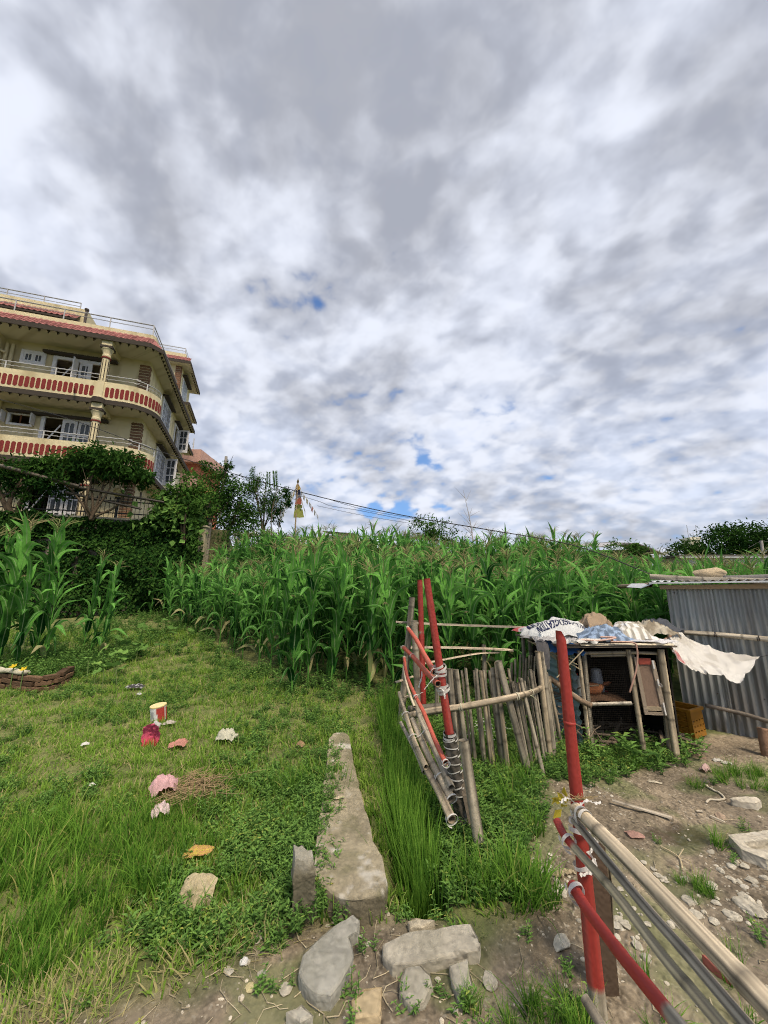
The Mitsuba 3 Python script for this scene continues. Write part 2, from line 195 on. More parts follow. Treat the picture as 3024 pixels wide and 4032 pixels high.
    'stones_big': [[1.667, 2.505, -0.005, np.float64(0.069)], [1.781, 2.463, -0.001, np.float64(0.098)], [1.575, 2.353, -0.007, np.float64(0.099)], [1.72, 2.261, -0.005, np.float64(0.126)], [1.543, 2.271, -0.005, np.float64(0.077)], [1.928, 2.505, -0.005, np.float64(0.065)], [2.091, 2.606, -0.007, np.float64(0.075)], [2.031, 2.495, -0.007, np.float64(0.088)], [1.919, 2.566, -0.005, np.float64(0.087)], [1.541, 2.534, -0.001, np.float64(0.068)], [1.539, 2.494, -0.002, np.float64(0.054)], [1.549, 2.484, -0.003, np.float64(0.041)], [2.027, 2.626, -0.003, np.float64(0.075)], [1.864, 2.292, -0.006, np.float64(0.15)], [1.704, 2.342, -0.003, np.float64(0.067)], [2.12, 2.515, -0.004, np.float64(0.074)], [1.951, 2.453, -0.002, np.float64(0.057)], [1.522, 2.626, -0.003, np.float64(0.05)], [1.55, 2.586, -0.006, np.float64(0.05)], [1.007, 2.707, -0.002, np.float64(0.04)], [0.932, 2.413, -0.005, np.float64(0.044)], [0.903, 2.423, -0.0, np.float64(0.049)], [0.865, 2.473, -0.0, np.float64(0.037)], [0.825, 2.505, -0.005, np.float64(0.037)], [1.233, 2.443, -0.003, np.float64(0.039)], [1.256, 2.413, -0.005, np.float64(0.051)], [1.228, 2.353, -0.007, np.float64(0.05)], [1.1, 2.19, -0.002, np.float64(0.071)], [1.144, 2.19, -0.006, np.float64(0.072)], [1.248, 2.19, -0.006, np.float64(0.06)], [1.594, 2.231, -0.006, np.float64(0.051)], [0.805, 2.109, -0.004, np.float64(0.147)], [0.429, 1.926, -0.002, np.float64(0.09)], [1.135, 2.088, -0.001, np.float64(0.076)], [1.15, 2.2, -0.004, np.float64(0.066)], [1.24, 2.291, -0.004, np.float64(0.054)], [1.395, 2.2, -0.004, np.float64(0.082)], [1.712, 2.261, -0.005, np.float64(0.101)], [1.601, 2.231, -0.004, np.float64(0.071)], [1.852, 2.312, -0.003, np.float64(0.18)], [1.771, 2.454, -0.005, np.float64(0.076)], [-0.651, 1.968, -0.008, np.float64(0.062)], [-0.589, 2.008, -0.008, np.float64(0.045)], [-0.575, 2.149, -0.003, np.float64(0.078)], [-0.578, 2.119, -0.001, np.float64(0.039)], [-0.51, 1.968, -0.008, np.float64(0.049)], [-0.394, 1.916, -0.003, np.float64(0.084)], [-0.105, 2.139, -0.001, np.float64(0.032)], [-0.072, 2.099, -0.007, np.float64(0.042)], [0.22, 1.937, -0.008, np.float64(0.04)], [0.438, 1.957, -0.006, np.float64(0.061)]],
    'cable': [[-10.889, 9.5, 6.821], [-7.858, 8.9, 5.818], [-5.128, 8.3, 4.732], [-2.124, 7.4, 3.653], [0.004, 6.6, 2.961], [1.542, 6.0, 2.556], [2.782, 5.6, 2.241], [3.503, 5.05, 1.781]],
    'wire_a': [[-11.48, 26.0, 10.138], [-9.165, 25.0, 9.162], [-6.323, 24.0, 8.207], [-3.319, 23.0, 7.211]],
    'wire_b': [[-12.095, 24.0, 9.735], [-7.208, 22.0, 7.85], [-2.877, 20.0, 6.148]],
    'wire_a2': [[-4.111, 23.0, 7.449], [-1.053, 22.5, 6.45], [2.047, 22.0, 5.792]],
    'wire_b2': [[-3.565, 20.0, 6.409], [-1.066, 20.0, 5.838], [2.051, 20.0, 5.176]],
    'wire_c2': [[-3.733, 21.0, 6.369], [-1.116, 21.0, 5.808], [1.745, 21.0, 5.323]],
    'street_pole': [[-10.394, 24.0, 10.387], [-10.508, 24.0, 8.857]],
    'flag_pole': [[-4.428, 19.0, 7.145], [-4.47, 19.0, 4.815]],
    'flag_body': [[-4.423, 19.0, 7.048], [-4.426, 19.0, 6.763], [-4.397, 19.0, 6.48], [-4.378, 19.0, 6.311], [-4.373, 19.0, 5.974], [-4.352, 19.0, 5.751], [-4.32, 19.0, 5.298]],
    'flag_l1': [[-4.451, 19.0, 6.934], [-4.668, 18.6, 6.376], [-4.909, 18.2, 5.788], [-5.12, 18.0, 5.425]],
    'flag_l2': [[-4.456, 19.0, 6.82], [-4.707, 18.4, 5.997], [-4.787, 18.0, 5.451], [-4.937, 17.7, 4.974]],
    'flag_r1': [[-4.377, 19.0, 6.877], [-3.935, 18.7, 6.291], [-3.48, 18.4, 5.673], [-3.105, 18.0, 5.111]],
    'flag_r2': [[-4.371, 19.0, 6.763], [-4.193, 19.2, 6.134], [-4.059, 19.5, 5.464]],
    'roof_white': [[-4.405, 26.0, 6.178], [-1.793, 26.0, 5.965]],
    'tree_mid': [[2.895, 22.0, 5.43], [3.485, 22.0, 6.069]],
    'tree_bare': [[4.472, 21.0, 4.705], [4.384, 21.0, 6.616]],
    'v_roof': [[16.357, 30.0, 5.128], [18.618, 30.0, 5.379], [19.927, 30.0, 5.426], [21.076, 30.0, 5.007], [22.288, 30.0, 4.451]],
    'v_tree_small': [[16.362, 28.0, 5.343]],
    'v_tree_a': [[27.503, 36.0, 6.314]],
    'v_tree_b': [[30.321, 34.0, 6.155]],
    'v_build': [[36.709, 45.0, 8.068], [37.121, 45.0, 8.847]],
    'v_pole': [[31.619, 32.0, 5.884], [31.434, 32.0, 4.399]],
    'v_wall': [[20.425, 26.0, 3.984], [23.364, 26.0, 3.865]],
    'tree_garden': [[-10.639, 13.4, 4.388]],
    'tree_garden_crown': [[-10.876, 13.3, 6.324]],
    'lamp': [[-10.229, 14.2, 5.311]],
    'fence_l': [[-13.509, 13.2, 4.423]],
    'fence_r': [[-8.575, 14.9, 4.489]],
    'bush_l': [[-12.891, 13.0, 6.056]],
    'bush_vine': [[-7.472, 14.2, 5.446]],
    'tree_dark': [[-7.556, 17.0, 6.062]],
    'tree_feather': [[-6.396, 17.5, 6.614]],
    'sapling': [[-4.982, 16.5, 5.587]],
    'pillar': [[-6.893, 14.6, 3.519]],
    'creeper': [[-5.729, 15.8, 4.265]],
    'pipe_l': [[-12.924, 12.4, 5.375]],
    'pipe_r': [[-9.097, 13.9, 4.82]],
    'hedge_base_l': [[-10.373, 13.2, 1.148]],
    'hedge_base_r': [[-6.659, 14.2, 1.225]],
    'pink_tl': [[-29.796, 38.0, 23.99]],
    'kerb': [[-6.053, 6.188, 0.22], [-5.628, 6.038, 0.211], [-5.161, 5.898, 0.201], [-4.815, 5.828, 0.197], [-4.775, 6.038, 0.211], [-4.992, 6.588, 0.249]],
    'clump': [[-6.994, 7.587, 0.32], [-6.872, 7.826, 0.337], [-6.928, 8.086, 0.354], [-7.012, 8.356, 0.374], [-7.595, 8.506, 0.384], [-7.6, 8.086, 0.354], [-8.503, 11.014, 0.56], [-8.408, 11.273, 0.578], [-7.955, 11.014, 0.56], [-7.189, 10.304, 0.511], [-7.626, 9.685, 0.467], [-8.203, 8.976, 0.416], [-8.102, 9.315, 0.441]],
    'flower_y': [[-5.351, 5.896, 0.452], [-5.123, 5.806, 0.444]],
    'squash': [[-6.65, 12.133, 0.638], [-5.931, 10.304, 0.511], [-4.737, 7.587, 0.32], [-5.045, 9.685, 0.467], [-4.153, 6.108, 0.216], [-4.808, 6.418, 0.238], [-8.953, 9.685, 0.467], [-13.519, 14.321, 0.792], [-6.651, 7.587, 0.32], [-7.325, 13.511, 0.735]],
}

# ---------------------------------------------------------------- helpers
counts = {}


def numbered(name):
    n = counts.get(name, 0)
    counts[name] = n + 1
    return name if n == 0 else f'{name}_{n:03d}'


def thing(name, label=None, cat=None, group=None, kind=None):
    key = numbered(name)
    if label:
        labels[key] = {'label': label}
        if cat:
            labels[key]['category'] = cat
        if group:
            labels[key]['group'] = group
        if kind:
            labels[key]['kind'] = kind
    return key


def vf(m):
    return (np.asarray(m.vertices, float), np.asarray(m.faces, int)) if hasattr(m, 'vertices') else (np.asarray(m[0], float), np.asarray(m[1], int))


def tint(v, base, amp=.12, freq=6.0, seed=0, dirt=None):
    """One colour with soft wear: blotches by noise, the same all round."""
    v = np.asarray(v)
    c = np.tile(np.asarray(base, float), (len(v), 1))
    n = meshkit.fbm(v * freq + seed * 3.7, 3, seed) - .5
    return np.clip(c * (1 + 2 * amp * n[:, None]), 0, 1)


def put(key, mesh, color, bsdf='rough', smooth=False, amp=.12, freq=6.0, seed=0, **more):
    v, f = vf(mesh)
    c = np.asarray(color, float)
    if c.ndim == 1:
        c = tint(v, c, amp, freq, seed)
    scene[key] = mikit.ply((v, f), bsdf, smooth=smooth, color=c, **more)
    return key


def part(parent, name, mesh, color, bsdf='rough', smooth=False, label=None, stuff=False, **k):
    key = numbered(f'{parent}__{name}')
    put(key, mesh, color, bsdf, smooth, **k)
    if label:
        labels[key] = {'label': label}
    if stuff:
        labels.setdefault(key, {})['kind'] = 'stuff'
    return key


def leafpart(key, mesh, uv, bsdf):
    scene[key] = mikit.ply(mesh, bsdf, smooth=False, uv=uv)
    return key


def join(ms):
    vs, fs, n = [], [], 0
    for m in ms:
        v, f = vf(m)
        vs.append(v)
        fs.append(f + n)
        n += len(v)
    return np.vstack(vs), np.vstack(fs)


def box(lo, hi, bevel=0.0):
    lo, hi = np.minimum(lo, hi).astype(float), np.maximum(lo, hi).astype(float)
    if bevel <= 0:
        m = trimesh.creation.box(hi - lo)
        return np.asarray(m.vertices) + (lo + hi) / 2, np.asarray(m.faces)
    h, b, pts = (hi - lo) / 2, min(bevel, .45 * (hi - lo).min()), []
    for s in np.ndindex(2, 2, 2):
        s = np.array(s) * 2 - 1
        for k in range(3):
            p = h - b
            p[k] = h[k]
            pts.append(s * p)
    m = trimesh.convex.convex_hull(np.array(pts))
    return np.asarray(m.vertices) + (lo + hi) / 2, np.asarray(m.faces)


def unit(a):
    a = np.asarray(a, float)
    return a / (np.linalg.norm(a, axis=-1, keepdims=True) + 1e-12)


def beam(p, q, w, h, up=(0, 0, 1), bevel=.0):
    """A squared timber from p to q, w wide, h along up."""
    p, q = np.asarray(p, float), np.asarray(q, float)
    x = unit(q - p)
    s = unit(np.cross(up, x))
    u = np.cross(x, s)
    v, f = box([0, -w / 2, -h / 2], [np.linalg.norm(q - p), w / 2, h / 2], bevel)
    return p + v[:, :1] * x + v[:, 1:2] * s + v[:, 2:] * u, f


def smooth_path(pts, step):
    p = np.asarray(pts, float)
    if len(p) == 2:
        n = max(2, int(np.linalg.norm(p[1] - p[0]) / step) + 1)
        return p[0] + (p[1] - p[0]) * np.linspace(0, 1, n)[:, None]
    e = np.vstack([2 * p[0] - p[1], p, 2 * p[-1] - p[-2]])
    out = []
    for i in range(1, len(e) - 2):
        n = max(2, int(np.linalg.norm(e[i + 1] - e[i]) / step) + 1)
        t = np.linspace(0, 1, n, endpoint=False)[:, None]
        a, b, c, d = e[i - 1], e[i], e[i + 1], e[i + 2]
        out.append(.5 * (2 * b + (c - a) * t + (2 * a - 5 * b + 4 * c - d) * t * t + (3 * b - a - 3 * c + d) * t ** 3))
    return np.vstack(out + [p[-1:]])


def frames(p):
    t = unit(np.gradient(p, axis=0))
    ref = np.array([0, 0, 1.0]) if abs(t[:, 2]).mean() < .8 else np.array([0, 1.0, 0])
    a = unit(np.cross(np.broadcast_to(ref, t.shape), t))
    return t, a, np.cross(t, a)


def sweep(path, radii, sides=8, caps=True, squash=1.0):
    p = np.asarray(path, float)
    r = np.broadcast_to(np.asarray(radii, float), (len(p),))
    _, a, b = frames(p)
    g = np.arange(sides) * 2 * np.pi / sides
    v = (p[:, None] + r[:, None, None] * (np.cos(g)[None, :, None] * a[:, None] + squash * np.sin(g)[None, :, None] * b[:, None])).reshape(-1, 3)
    i, j = np.meshgrid(np.arange(len(p) - 1), np.arange(sides), indexing='ij')
    q = np.stack([i * sides + j, i * sides + (j + 1) % sides, (i + 1) * sides + (j + 1) % sides, (i + 1) * sides + j], -1).reshape(-1, 4)
    f = np.vstack([q[:, [0, 1, 2]], q[:, [0, 2, 3]]])
    if caps:
        n = len(v)
        v = np.vstack([v, p[:1], p[-1:]])
        k = np.arange(sides)
        e = (len(p) - 1) * sides
        f = np.vstack([f, np.stack([(k + 1) % sides, k, np.full(sides, n)], 1), np.stack([e + k, e + (k + 1) % sides, np.full(sides, n + 1)], 1)])
    return v, f


def lathe(profile, sides=20):
    """profile: (radius, z) rows, from bottom to top, round the z axis."""
    pr = np.asarray(profile, float)
    g = np.arange(sides) * 2 * np.pi / sides
    v = np.stack([pr[:, :1] * np.cos(g), pr[:, :1] * np.sin(g), np.repeat(pr[:, 1:], sides, 1)], -1).reshape(-1, 3)
    i, j = np.meshgrid(np.arange(len(pr) - 1), np.arange(sides), indexing='ij')
    q = np.stack([i * sides + j, i * sides + (j + 1) % sides, (i + 1) * sides + (j + 1) % sides, (i + 1) * sides + j], -1).reshape(-1, 4)
    return v, np.vstack([q[:, [0, 1, 2]], q[:, [0, 2, 3]]])


def prism(poly, z0, z1):
    m = trimesh.creation.extrude_polygon(poly, z1 - z0, engine='earcut')
    return np.asarray(m.vertices) + [0, 0, z0], np.asarray(m.faces)


def moved(m, at=(0, 0, 0), rot=None, scale=1.0):
    v, f = vf(m)
    v = v * scale
    if rot is not None:
        v = v @ np.asarray(rot).T
    return v + np.asarray(at, float), f


def rotz(a):
    c, s = math.cos(a), math.sin(a)
    return np.array([[c, -s, 0], [s, c, 0], [0, 0, 1.0]])


def rotx(a):
    c, s = math.cos(a), math.sin(a)
    return np.array([[1, 0, 0], [0, c, -s], [0, s, c]])


def roty(a):
    c, s = math.cos(a), math.sin(a)
    return np.array([[c, 0, s], [0, 1, 0], [-s, 0, c]])


def rock(size, seed, flat=.6, sub=2):
    m = trimesh.creation.icosphere(subdivisions=sub)
    v = np.asarray(m.vertices) * 1.0
    rng = np.random.default_rng(seed)
    for _ in range(9):                                             # knock flat facets off the ball
        n = unit(rng.normal(size=3))
        d = rng.uniform(.55, .85)
        e = v @ n - d
        v = v - np.where(e > 0, e, 0)[:, None] * n * .92
    v = v + .10 * unit(v) * (meshkit.fbm(v * 3 + seed, 3, seed) - .5)[:, None] * 2
    return v * np.array([size, size * rng.uniform(.6, .95), size * flat]) @ rotz(rng.uniform(0, 6.28)).T, np.asarray(m.faces)


BAMBOO = np.array([.34, .285, .20])
GREYB = np.array([.255, .23, .18])
RED = np.array([.245, .026, .020])
SALMON = np.array([.40, .085, .055])


def bamboo(path, r0, r1=None, seed=0, base=BAMBOO, paint=None, paint_col=RED, pale_tip=False, sides=12, hollow=True, node=.27, half=False):
    """A cane: swollen nodes, an open end, grain and mildew in its colour; paint(s in 0..1) gives how much of it is painted."""
    p = smooth_path(path, .022)
    s = np.concatenate([[0], np.cumsum(np.linalg.norm(np.diff(p, axis=0), axis=1))])
    rng = np.random.default_rng(seed + 900)
    r1 = r0 if r1 is None else r1
    u = s / s[-1]
    ph = rng.uniform(0, node)
    nd = np.abs((s + ph + .02 * np.sin(s * 9 + seed)) % node - node / 2)
    ring = np.exp(-(nd / .010) ** 2)
    rad = (r0 + (r1 - r0) * u) * (1 + .09 * ring + .012 * np.sin(s * 23 + seed))
    t, a, b = frames(p)
    k = sides
    g = np.linspace(.08, np.pi - .08, k) if half else np.arange(k) * 2 * np.pi / k
    lump = 1 + .03 * np.sin(2 * g + seed) + .02 * np.sin(3 * g + 2 * seed)
    v = (p[:, None] + (rad[:, None] * lump[None])[..., None] * (np.cos(g)[None, :, None] * a[:, None] + np.sin(g)[None, :, None] * b[:, None])).reshape(-1, 3)
    L = np.stack(np.broadcast_arrays(np.cos(g)[None] * 5.0, np.sin(g)[None] * 5.0, s[:, None] * 3.2), -1).reshape(-1, 3) + seed * 7.3
    grain = meshkit.fbm(L, 4, seed)
    fine = meshkit.noise(L * [4.5, 4.5, .9], seed + 1)
    streak = meshkit.fbm(L * [2.2, 2.2, .35], 3, seed + 7)
    c = base[None] * np.clip(.98 + 1.9 * (grain - .5) + .9 * (fine - .5), .3, 1.8)[:, None]
    grey = np.clip((streak - .45) * 4.5, 0, 1)[:, None]
    c = c * (1 - .75 * grey) + np.array([.12, .108, .085]) * .75 * grey
    R = np.repeat(ring, k)[:, None]
    crack = (np.clip((meshkit.noise(L * [2.6, 2.6, .22] + 11, seed + 5) - .64) * 7, 0, 1) * .6)[:, None]
    c = c * (1 - crack)
    c = c * (1 - .62 * R)
    if paint is not None:
        amount = np.repeat(paint(u), k)
        worn = sstep(.0, .16, amount - .62 * np.clip(streak - .42, 0, 1) - .55 * np.clip(fine - .72, 0, 1) * 1.2 - .02)[:, None]
        pc = paint_col[None] * (.60 + .55 * grain + .25 * fine)[:, None] * (1 - .18 * R)
        scuff = (np.clip((meshkit.fbm(L * [3.0, 3.0, .25] + 40, 3, seed + 3) - .55) * 3.5, 0, 1) * .55)[:, None]
        pc = pc * (1 - scuff) + (paint_col * .55 + np.array([.16, .10, .085]))[None] * scuff
        c = c * (1 - worn) + pc * worn
    i, j = np.meshgrid(np.arange(len(p) - 1), np.arange(k - 1 if half else k), indexing='ij')
    q = np.stack([i * k + j, i * k + (j + 1) % k, (i + 1) * k + (j + 1) % k, (i + 1) * k + j], -1).reshape(-1, 4)
    f = [q[:, [0, 1, 2]], q[:, [0, 2, 3]]]
    if half:                                                       # a split cane: the inner skin too
        n = len(v)
        inner = (p[:, None] + (rad[:, None] * lump[None] * .84)[..., None] * (np.cos(g)[None, :, None] * a[:, None] + np.sin(g)[None, :, None] * b[:, None])).reshape(-1, 3)
        v = np.vstack([v, inner])
        c = np.vstack([c, c * .8])
        f += [q[:, [0, 2, 1]] + n, q[:, [0, 3, 2]] + n]
        for col in (0, k - 1):
            i = np.arange(len(p) - 1)
            e = np.stack([i * k + col, (i + 1) * k + col, (i + 1) * k + col + n, i * k + col + n], 1)
            f += [e[:, [0, 1, 2]], e[:, [0, 2, 3]]]
    else:
        for end, sgn in ((0, -1), (len(p) - 1, 1)):
            rings = [(.78, 0.0, .8), (.74, -.05, .25), (.0, -.05, .2)] if hollow else [(.8, .002, .75), (0, .004, .6)]
            o = end * k + np.arange(k)
            for fr, inset, dk in rings:
                n = len(v)
                vv = p[end] + t[end] * sgn * inset + fr * rad[end] * lump[:, None] * (np.cos(g)[:, None] * a[end] + np.sin(g)[:, None] * b[end])
                v = np.vstack([v, vv])
                c = np.vstack([c, np.tile(base * dk * .8, (k, 1))])
                w = n + np.arange(k)
                e = np.stack([o, np.roll(o, -1), np.roll(w, -1), w], 1)
                f += [e[:, [0, 1, 2]], e[:, [0, 2, 3]]]
                o = w
    if pale_tip:
        tip = np.repeat(np.exp(-(s / .02) ** 2), k)[:, None]
        m = len(tip)
        c[:m] = c[:m] * (1 - tip) + np.array([.62, .55, .42]) * tip
    return (v, np.vstack(f)), np.clip(c, 0, 1)


def cane(parent, name, path, r0, r1=None, seed=0, label=None, **k):
    m, c = bamboo(path, r0, r1, seed, **k)
    return part(parent, name, m, c, 'semi', True, label)


def ribbon(path, w, normal=None, seed=0, jit=.25):
    """A flat strip along a path, crinkled."""
    p = smooth_path(path, .008)
    t, a, b = frames(p)
    rng = np.random.default_rng(seed)
    s = np.linspace(0, 1, len(p))
    side = a if normal is None else unit(np.cross(t, np.asarray(normal, float)))
    ww = w * (.75 + .25 * np.sin(s * 17 + seed))
    lift = np.cross(t, side) * (.12 * w * np.sin(s * 31 + seed))[:, None]
    v = np.stack([p - side * ww[:, None] / 2 + lift, p + lift * -1.5, p + side * ww[:, None] / 2 + lift], 1).reshape(-1, 3)
    i = np.arange(len(p) - 1) * 3
    f = np.vstack([np.stack([i, i + 1, i + 4], 1), np.stack([i, i + 4, i + 3], 1), np.stack([i + 1, i + 2, i + 5], 1), np.stack([i + 1, i + 5, i + 4], 1)])
    return v, f


def loop_tie(center, axis, r, w, turns=1.0, seed=0):
    """A strip of plastic tape wound round a cane at center."""
    ax = unit(axis)
    a = unit(np.cross(ax, [.3, .2, .9]))
    b = np.cross(ax, a)
    g = np.linspace(0, 2 * np.pi * turns, int(26 * turns))
    pts = np.asarray(center) + r * (np.cos(g)[:, None] * a + np.sin(g)[:, None] * b) + (g / (2 * np.pi * turns) - .5)[:, None] * ax * w * 1.6 * turns
    t = unit(np.gradient(pts, axis=0))
    v = np.stack([pts - ax * w / 2, pts + ax * w / 2 * (1 + .2 * np.sin(g * 3 + seed))[:, None]], 1).reshape(-1, 3)
    i = np.arange(len(pts) - 1) * 2
    return v, np.vstack([np.stack([i, i + 1, i + 3], 1), np.stack([i, i + 3, i + 2], 1)])


def crumple(w, h, depth, seed, n=16, fold=1.0):
    """A crumpled piece of film lying on the ground: about w by h, humped."""
    x, y = np.meshgrid(np.linspace(-1, 1, n), np.linspace(-1, 1, n))
    rng = np.random.default_rng(seed)
    q = np.stack([x * 1.7, y * 1.7, 0 * x], -1) + seed * 5.1
    rr = np.sqrt(x * x + y * y)
    edge = 1 + .25 * (meshkit.fbm(q * .8 + 9, 2, seed) - .5) * 2
    zz = depth * ((1 - np.clip(rr, 0, 1.2) ** 2 * .7) * (.35 + meshkit.fbm(q, 3, seed)) + .55 * np.abs(meshkit.fbm(q * 1.9 + 3, 3, seed + 1) - .5) * 2 * fold)
    xx = x * w / 2 * edge + fold * .10 * w * (meshkit.fbm(q * 1.4 + 21, 3, seed + 2) - .5)
    yy = y * h / 2 * edge + fold * .10 * h * (meshkit.fbm(q * 1.4 + 43, 3, seed + 3) - .5)
    sq = np.maximum(np.abs(x), np.abs(y)) / np.maximum(rr, 1e-6)
    k = np.where(rr > 0, .45 + .55 / np.maximum(sq ** 0 * np.maximum(rr / np.maximum(np.abs(x), np.abs(y)).clip(1e-6), 1), 1), 1)
    v = np.stack([xx * k, yy * k, zz], -1).reshape(-1, 3)
    i, j = np.meshgrid(np.arange(n - 1), np.arange(n - 1), indexing='ij')
    a = (i * n + j).ravel()
    return v, np.vstack([np.stack([a, a + 1, a + n + 1], 1), np.stack([a, a + n + 1, a + n], 1)])


# ---------------------------------------------------------------- materials
def attr():
    return {'type': 'mesh_attribute', 'name': 'vertex_color'}


def principled(col, rough, spec=.4, **k):
    return {'type': 'principled', 'base_color': col, 'roughness': rough, 'specular': spec, **k}


def grit(p, n, uv):
    return tfbm(p.x * 70, p.y * 70, p.z * 70, 2)


def bumped(b, tex, scale):
    return {'type': 'twosided', 'b': {'type': 'bumpmap', 'tex': tex, 'scale': scale, 'b': b}}


GRIT = proc(grit, .004)
scene['rough'] = bumped(principled(attr(), .88, .25), GRIT, .006)
scene['semi'] = bumped(principled(attr(), .52, .45), GRIT, .0022)
scene['paint'] = {'type': 'twosided', 'b': principled(attr(), .35, .5)}
scene['film'] = {'type': 'principledthin', 'base_color': attr(), 'roughness': .42, 'diff_trans': .55}
scene['metal'] = bumped(principled(attr(), .46, .6, metallic=.35), GRIT, .0012)
scene['pane'] = {'type': 'thindielectric', 'int_ior': 1.5}


def leaf_tex(dark, light, dry, rib):
    def fn(p, n, uv):
        t = uv.x + .30 * (tnoise(p.x * 2.1, p.y * 2.1, p.z * 2.1) - .5) + .18 * (tnoise(p.x * 19, p.y * 19, p.z * 19) - .5)
        c = tmix(dark, light, dr.clip(t, 0, 1))
        c = tmix(c, dry, tstep(1.0, 1.5, t))
        return tmix(c, rib, .75 * tstep(.16, .05, uv.y))
    return proc(fn)


def leaf_bsdf(tex, rough, trans, eta=1.5):
    return {'type': 'principledthin', 'base_color': tex, 'roughness': rough, 'diff_trans': trans, 'eta': eta}


scene['corn_leaf'] = leaf_bsdf(leaf_tex((.010, .055, .012), (.150, .395, .075), (.33, .30, .16), (.28, .38, .21)), .33, .62, 1.85)
scene['grass_leaf'] = leaf_bsdf(leaf_tex((.075, .150, .022), (.285, .475, .080), (.52, .46, .24), (.22, .33, .07)), .50, 1.0)
scene['lush_leaf'] = leaf_bsdf(leaf_tex((.036, .125, .014), (.225, .430, .065), (.42, .42, .14), (.20, .36, .08)), .36, 1.0)
scene['tree_leaf'] = leaf_bsdf(leaf_tex((.011, .038, .010), (.088, .195, .038), (.35, .34, .08), (.13, .22, .07)), .40, .50)
scene['broad_leaf'] = leaf_bsdf(leaf_tex((.030, .085, .024), (.175, .330, .080), (.42, .40, .10), (.17, .28, .10)), .45, .60)


def wet_earth(p, n, uv):
    """uv.x: bare mud against green ground, uv.y: wetness."""
    big = tfbm(p.x * 1.3, p.y * 1.3, p.z, 3)
    mid = tfbm(p.x * 9, p.y * 9, p.z * 9, 3)
    fine = tfbm(p.x * 75, p.y * 75, p.z * 75, 2)
    mud = tmix((.105, .086, .059), (.255, .213, .155), dr.clip(.15 + 1.0 * (mid - .5) + 1.5 * (big - .45) + 1.1 * (fine - .5) + .3, 0, 1))
    mud = tmix(mud, (.36, .33, .27), tstep(.68, .80, fine) * .5)
    moss = tmix(mud, (.10, .125, .045), .75 * tstep(.52, .68, tfbm(p.x * 3.1 + 7, p.y * 3.1, 0, 3)))
    mud = tmix(mud, moss, .8)
    mud = mud * (1 - .52 * uv.y)
    soil = tmix((.055, .070, .022), (.15, .165, .055), dr.clip(mid * 1.4 - .2, 0, 1))
    return tmix(soil, mud, uv.x)


def wet_rough(p, n, uv):
    return .92 - .74 * tstep(.35, .95, uv.y + .25 * (tfbm(p.x * 12, p.y * 12, 0, 2) - .5))


def clods(p, n, uv):
    return tfbm(p.x * 30, p.y * 30, p.z * 30, 3) * (1 - .85 * tstep(.4, .95, uv.y))


scene['earth'] = bumped(principled(proc(wet_earth), proc(wet_rough), .5), proc(clods, .006), .045)

# ---------------------------------------------------------------- the ground
def ground(x, y):
    x, y = np.asarray(x, float), np.asarray(y, float)
    s = sstep(.6, 2.2, x)
    z = (1 - s) * .07 * np.maximum(0, y - 3) + s * .055 * np.maximum(0, y - 4.6)
    z = np.minimum(z, 1.5)
    z = z + 1.0 * sstep(12.2, 13.4, y + .12 * x) * (1 - sstep(6.5, 9.5, x - .35 * (y - 14))) * sstep(-6.5, -5.2, x + .15 * (y - 13))
    return z - .22 * np.exp(-((x - .20 + .02 * (y - 2)) / .13) ** 4) * sstep(2.24, 2.42, y) * (1 - sstep(4.6, 5.3, y))


mud_line = LAY['mud_edge_left']
mud_poly = sg.Polygon([(-4, 1.75), (-2.4, 2.0)] + [(p[0], p[1]) for p in mud_line] + [(4.6, 4.72), (8, 3.6), (8, -4), (-4, -4)])


def mudness(x, y):
    x, y = np.asarray(x, float), np.asarray(y, float)
    pts = shapely.points(x.ravel(), y.ravel())
    d = shapely.distance(pts, mud_poly.exterior) * np.where(shapely.contains(mud_poly, pts), 1, -1)
    d = d.reshape(x.shape) + .30 * (meshkit.fbm(np.stack([x * 2.2, y * 2.2, 0 * x], -1), 3, 5) - .5)
    return sstep(-.10, .16, d)


def wetness(x, y):
    q = np.stack([x * 1.1 + 3, y * 1.1, 0 * x], -1)
    w = .55 * sstep(.50, .68, meshkit.fbm(q, 4, 8))
    for n, r in (('puddle', .16), ('puddle2', .20), ('footprints', .18)):
        px, py = LAY[n][0][:2]
        e = np.hypot((x - px), (y - py) * 1.3) + .10 * (meshkit.fbm(np.stack([x * 6, y * 6, 0 * x], -1), 3, 4) - .5)
        w = np.maximum(w, 1 - sstep(r * .5, r, e))
    w = np.maximum(w, .75 * sstep(3.5, 4.1, y - .12 * x) * sstep(2.4, 2.9, x) * (1 - sstep(4.2, 4.6, y)))
    return np.clip(w, 0, 1)


def gz(x, y):
    """The ground's height with its lumps."""
    x, y = np.asarray(x, float), np.asarray(y, float)
    q = np.stack([x, y, 0 * x], -1)
    near = 1 - sstep(14, 22, np.hypot(x, y))
    z = ground(x, y) + near * (.040 * (meshkit.fbm(q * 2.4, 3, 2) - .5) + .018 * (meshkit.fbm(q * 9, 3, 3) - .5) + .008 * (meshkit.noise(q * 38, 6) - .5))
    px, py = LAY['footprints'][0][:2]
    e = np.hypot(x - px, (y - py) * 1.2)
    z = z - .03 * (1 - sstep(.06, .24, e)) * meshkit.fbm(q * 26, 2, 9) * 1.6
    for n in ('puddle', 'puddle2'):
        px, py = LAY[n][0][:2]
        z = z - .012 * (1 - sstep(.05, .2, np.hypot(x - px, (y - py) * 1.3)))
    return z


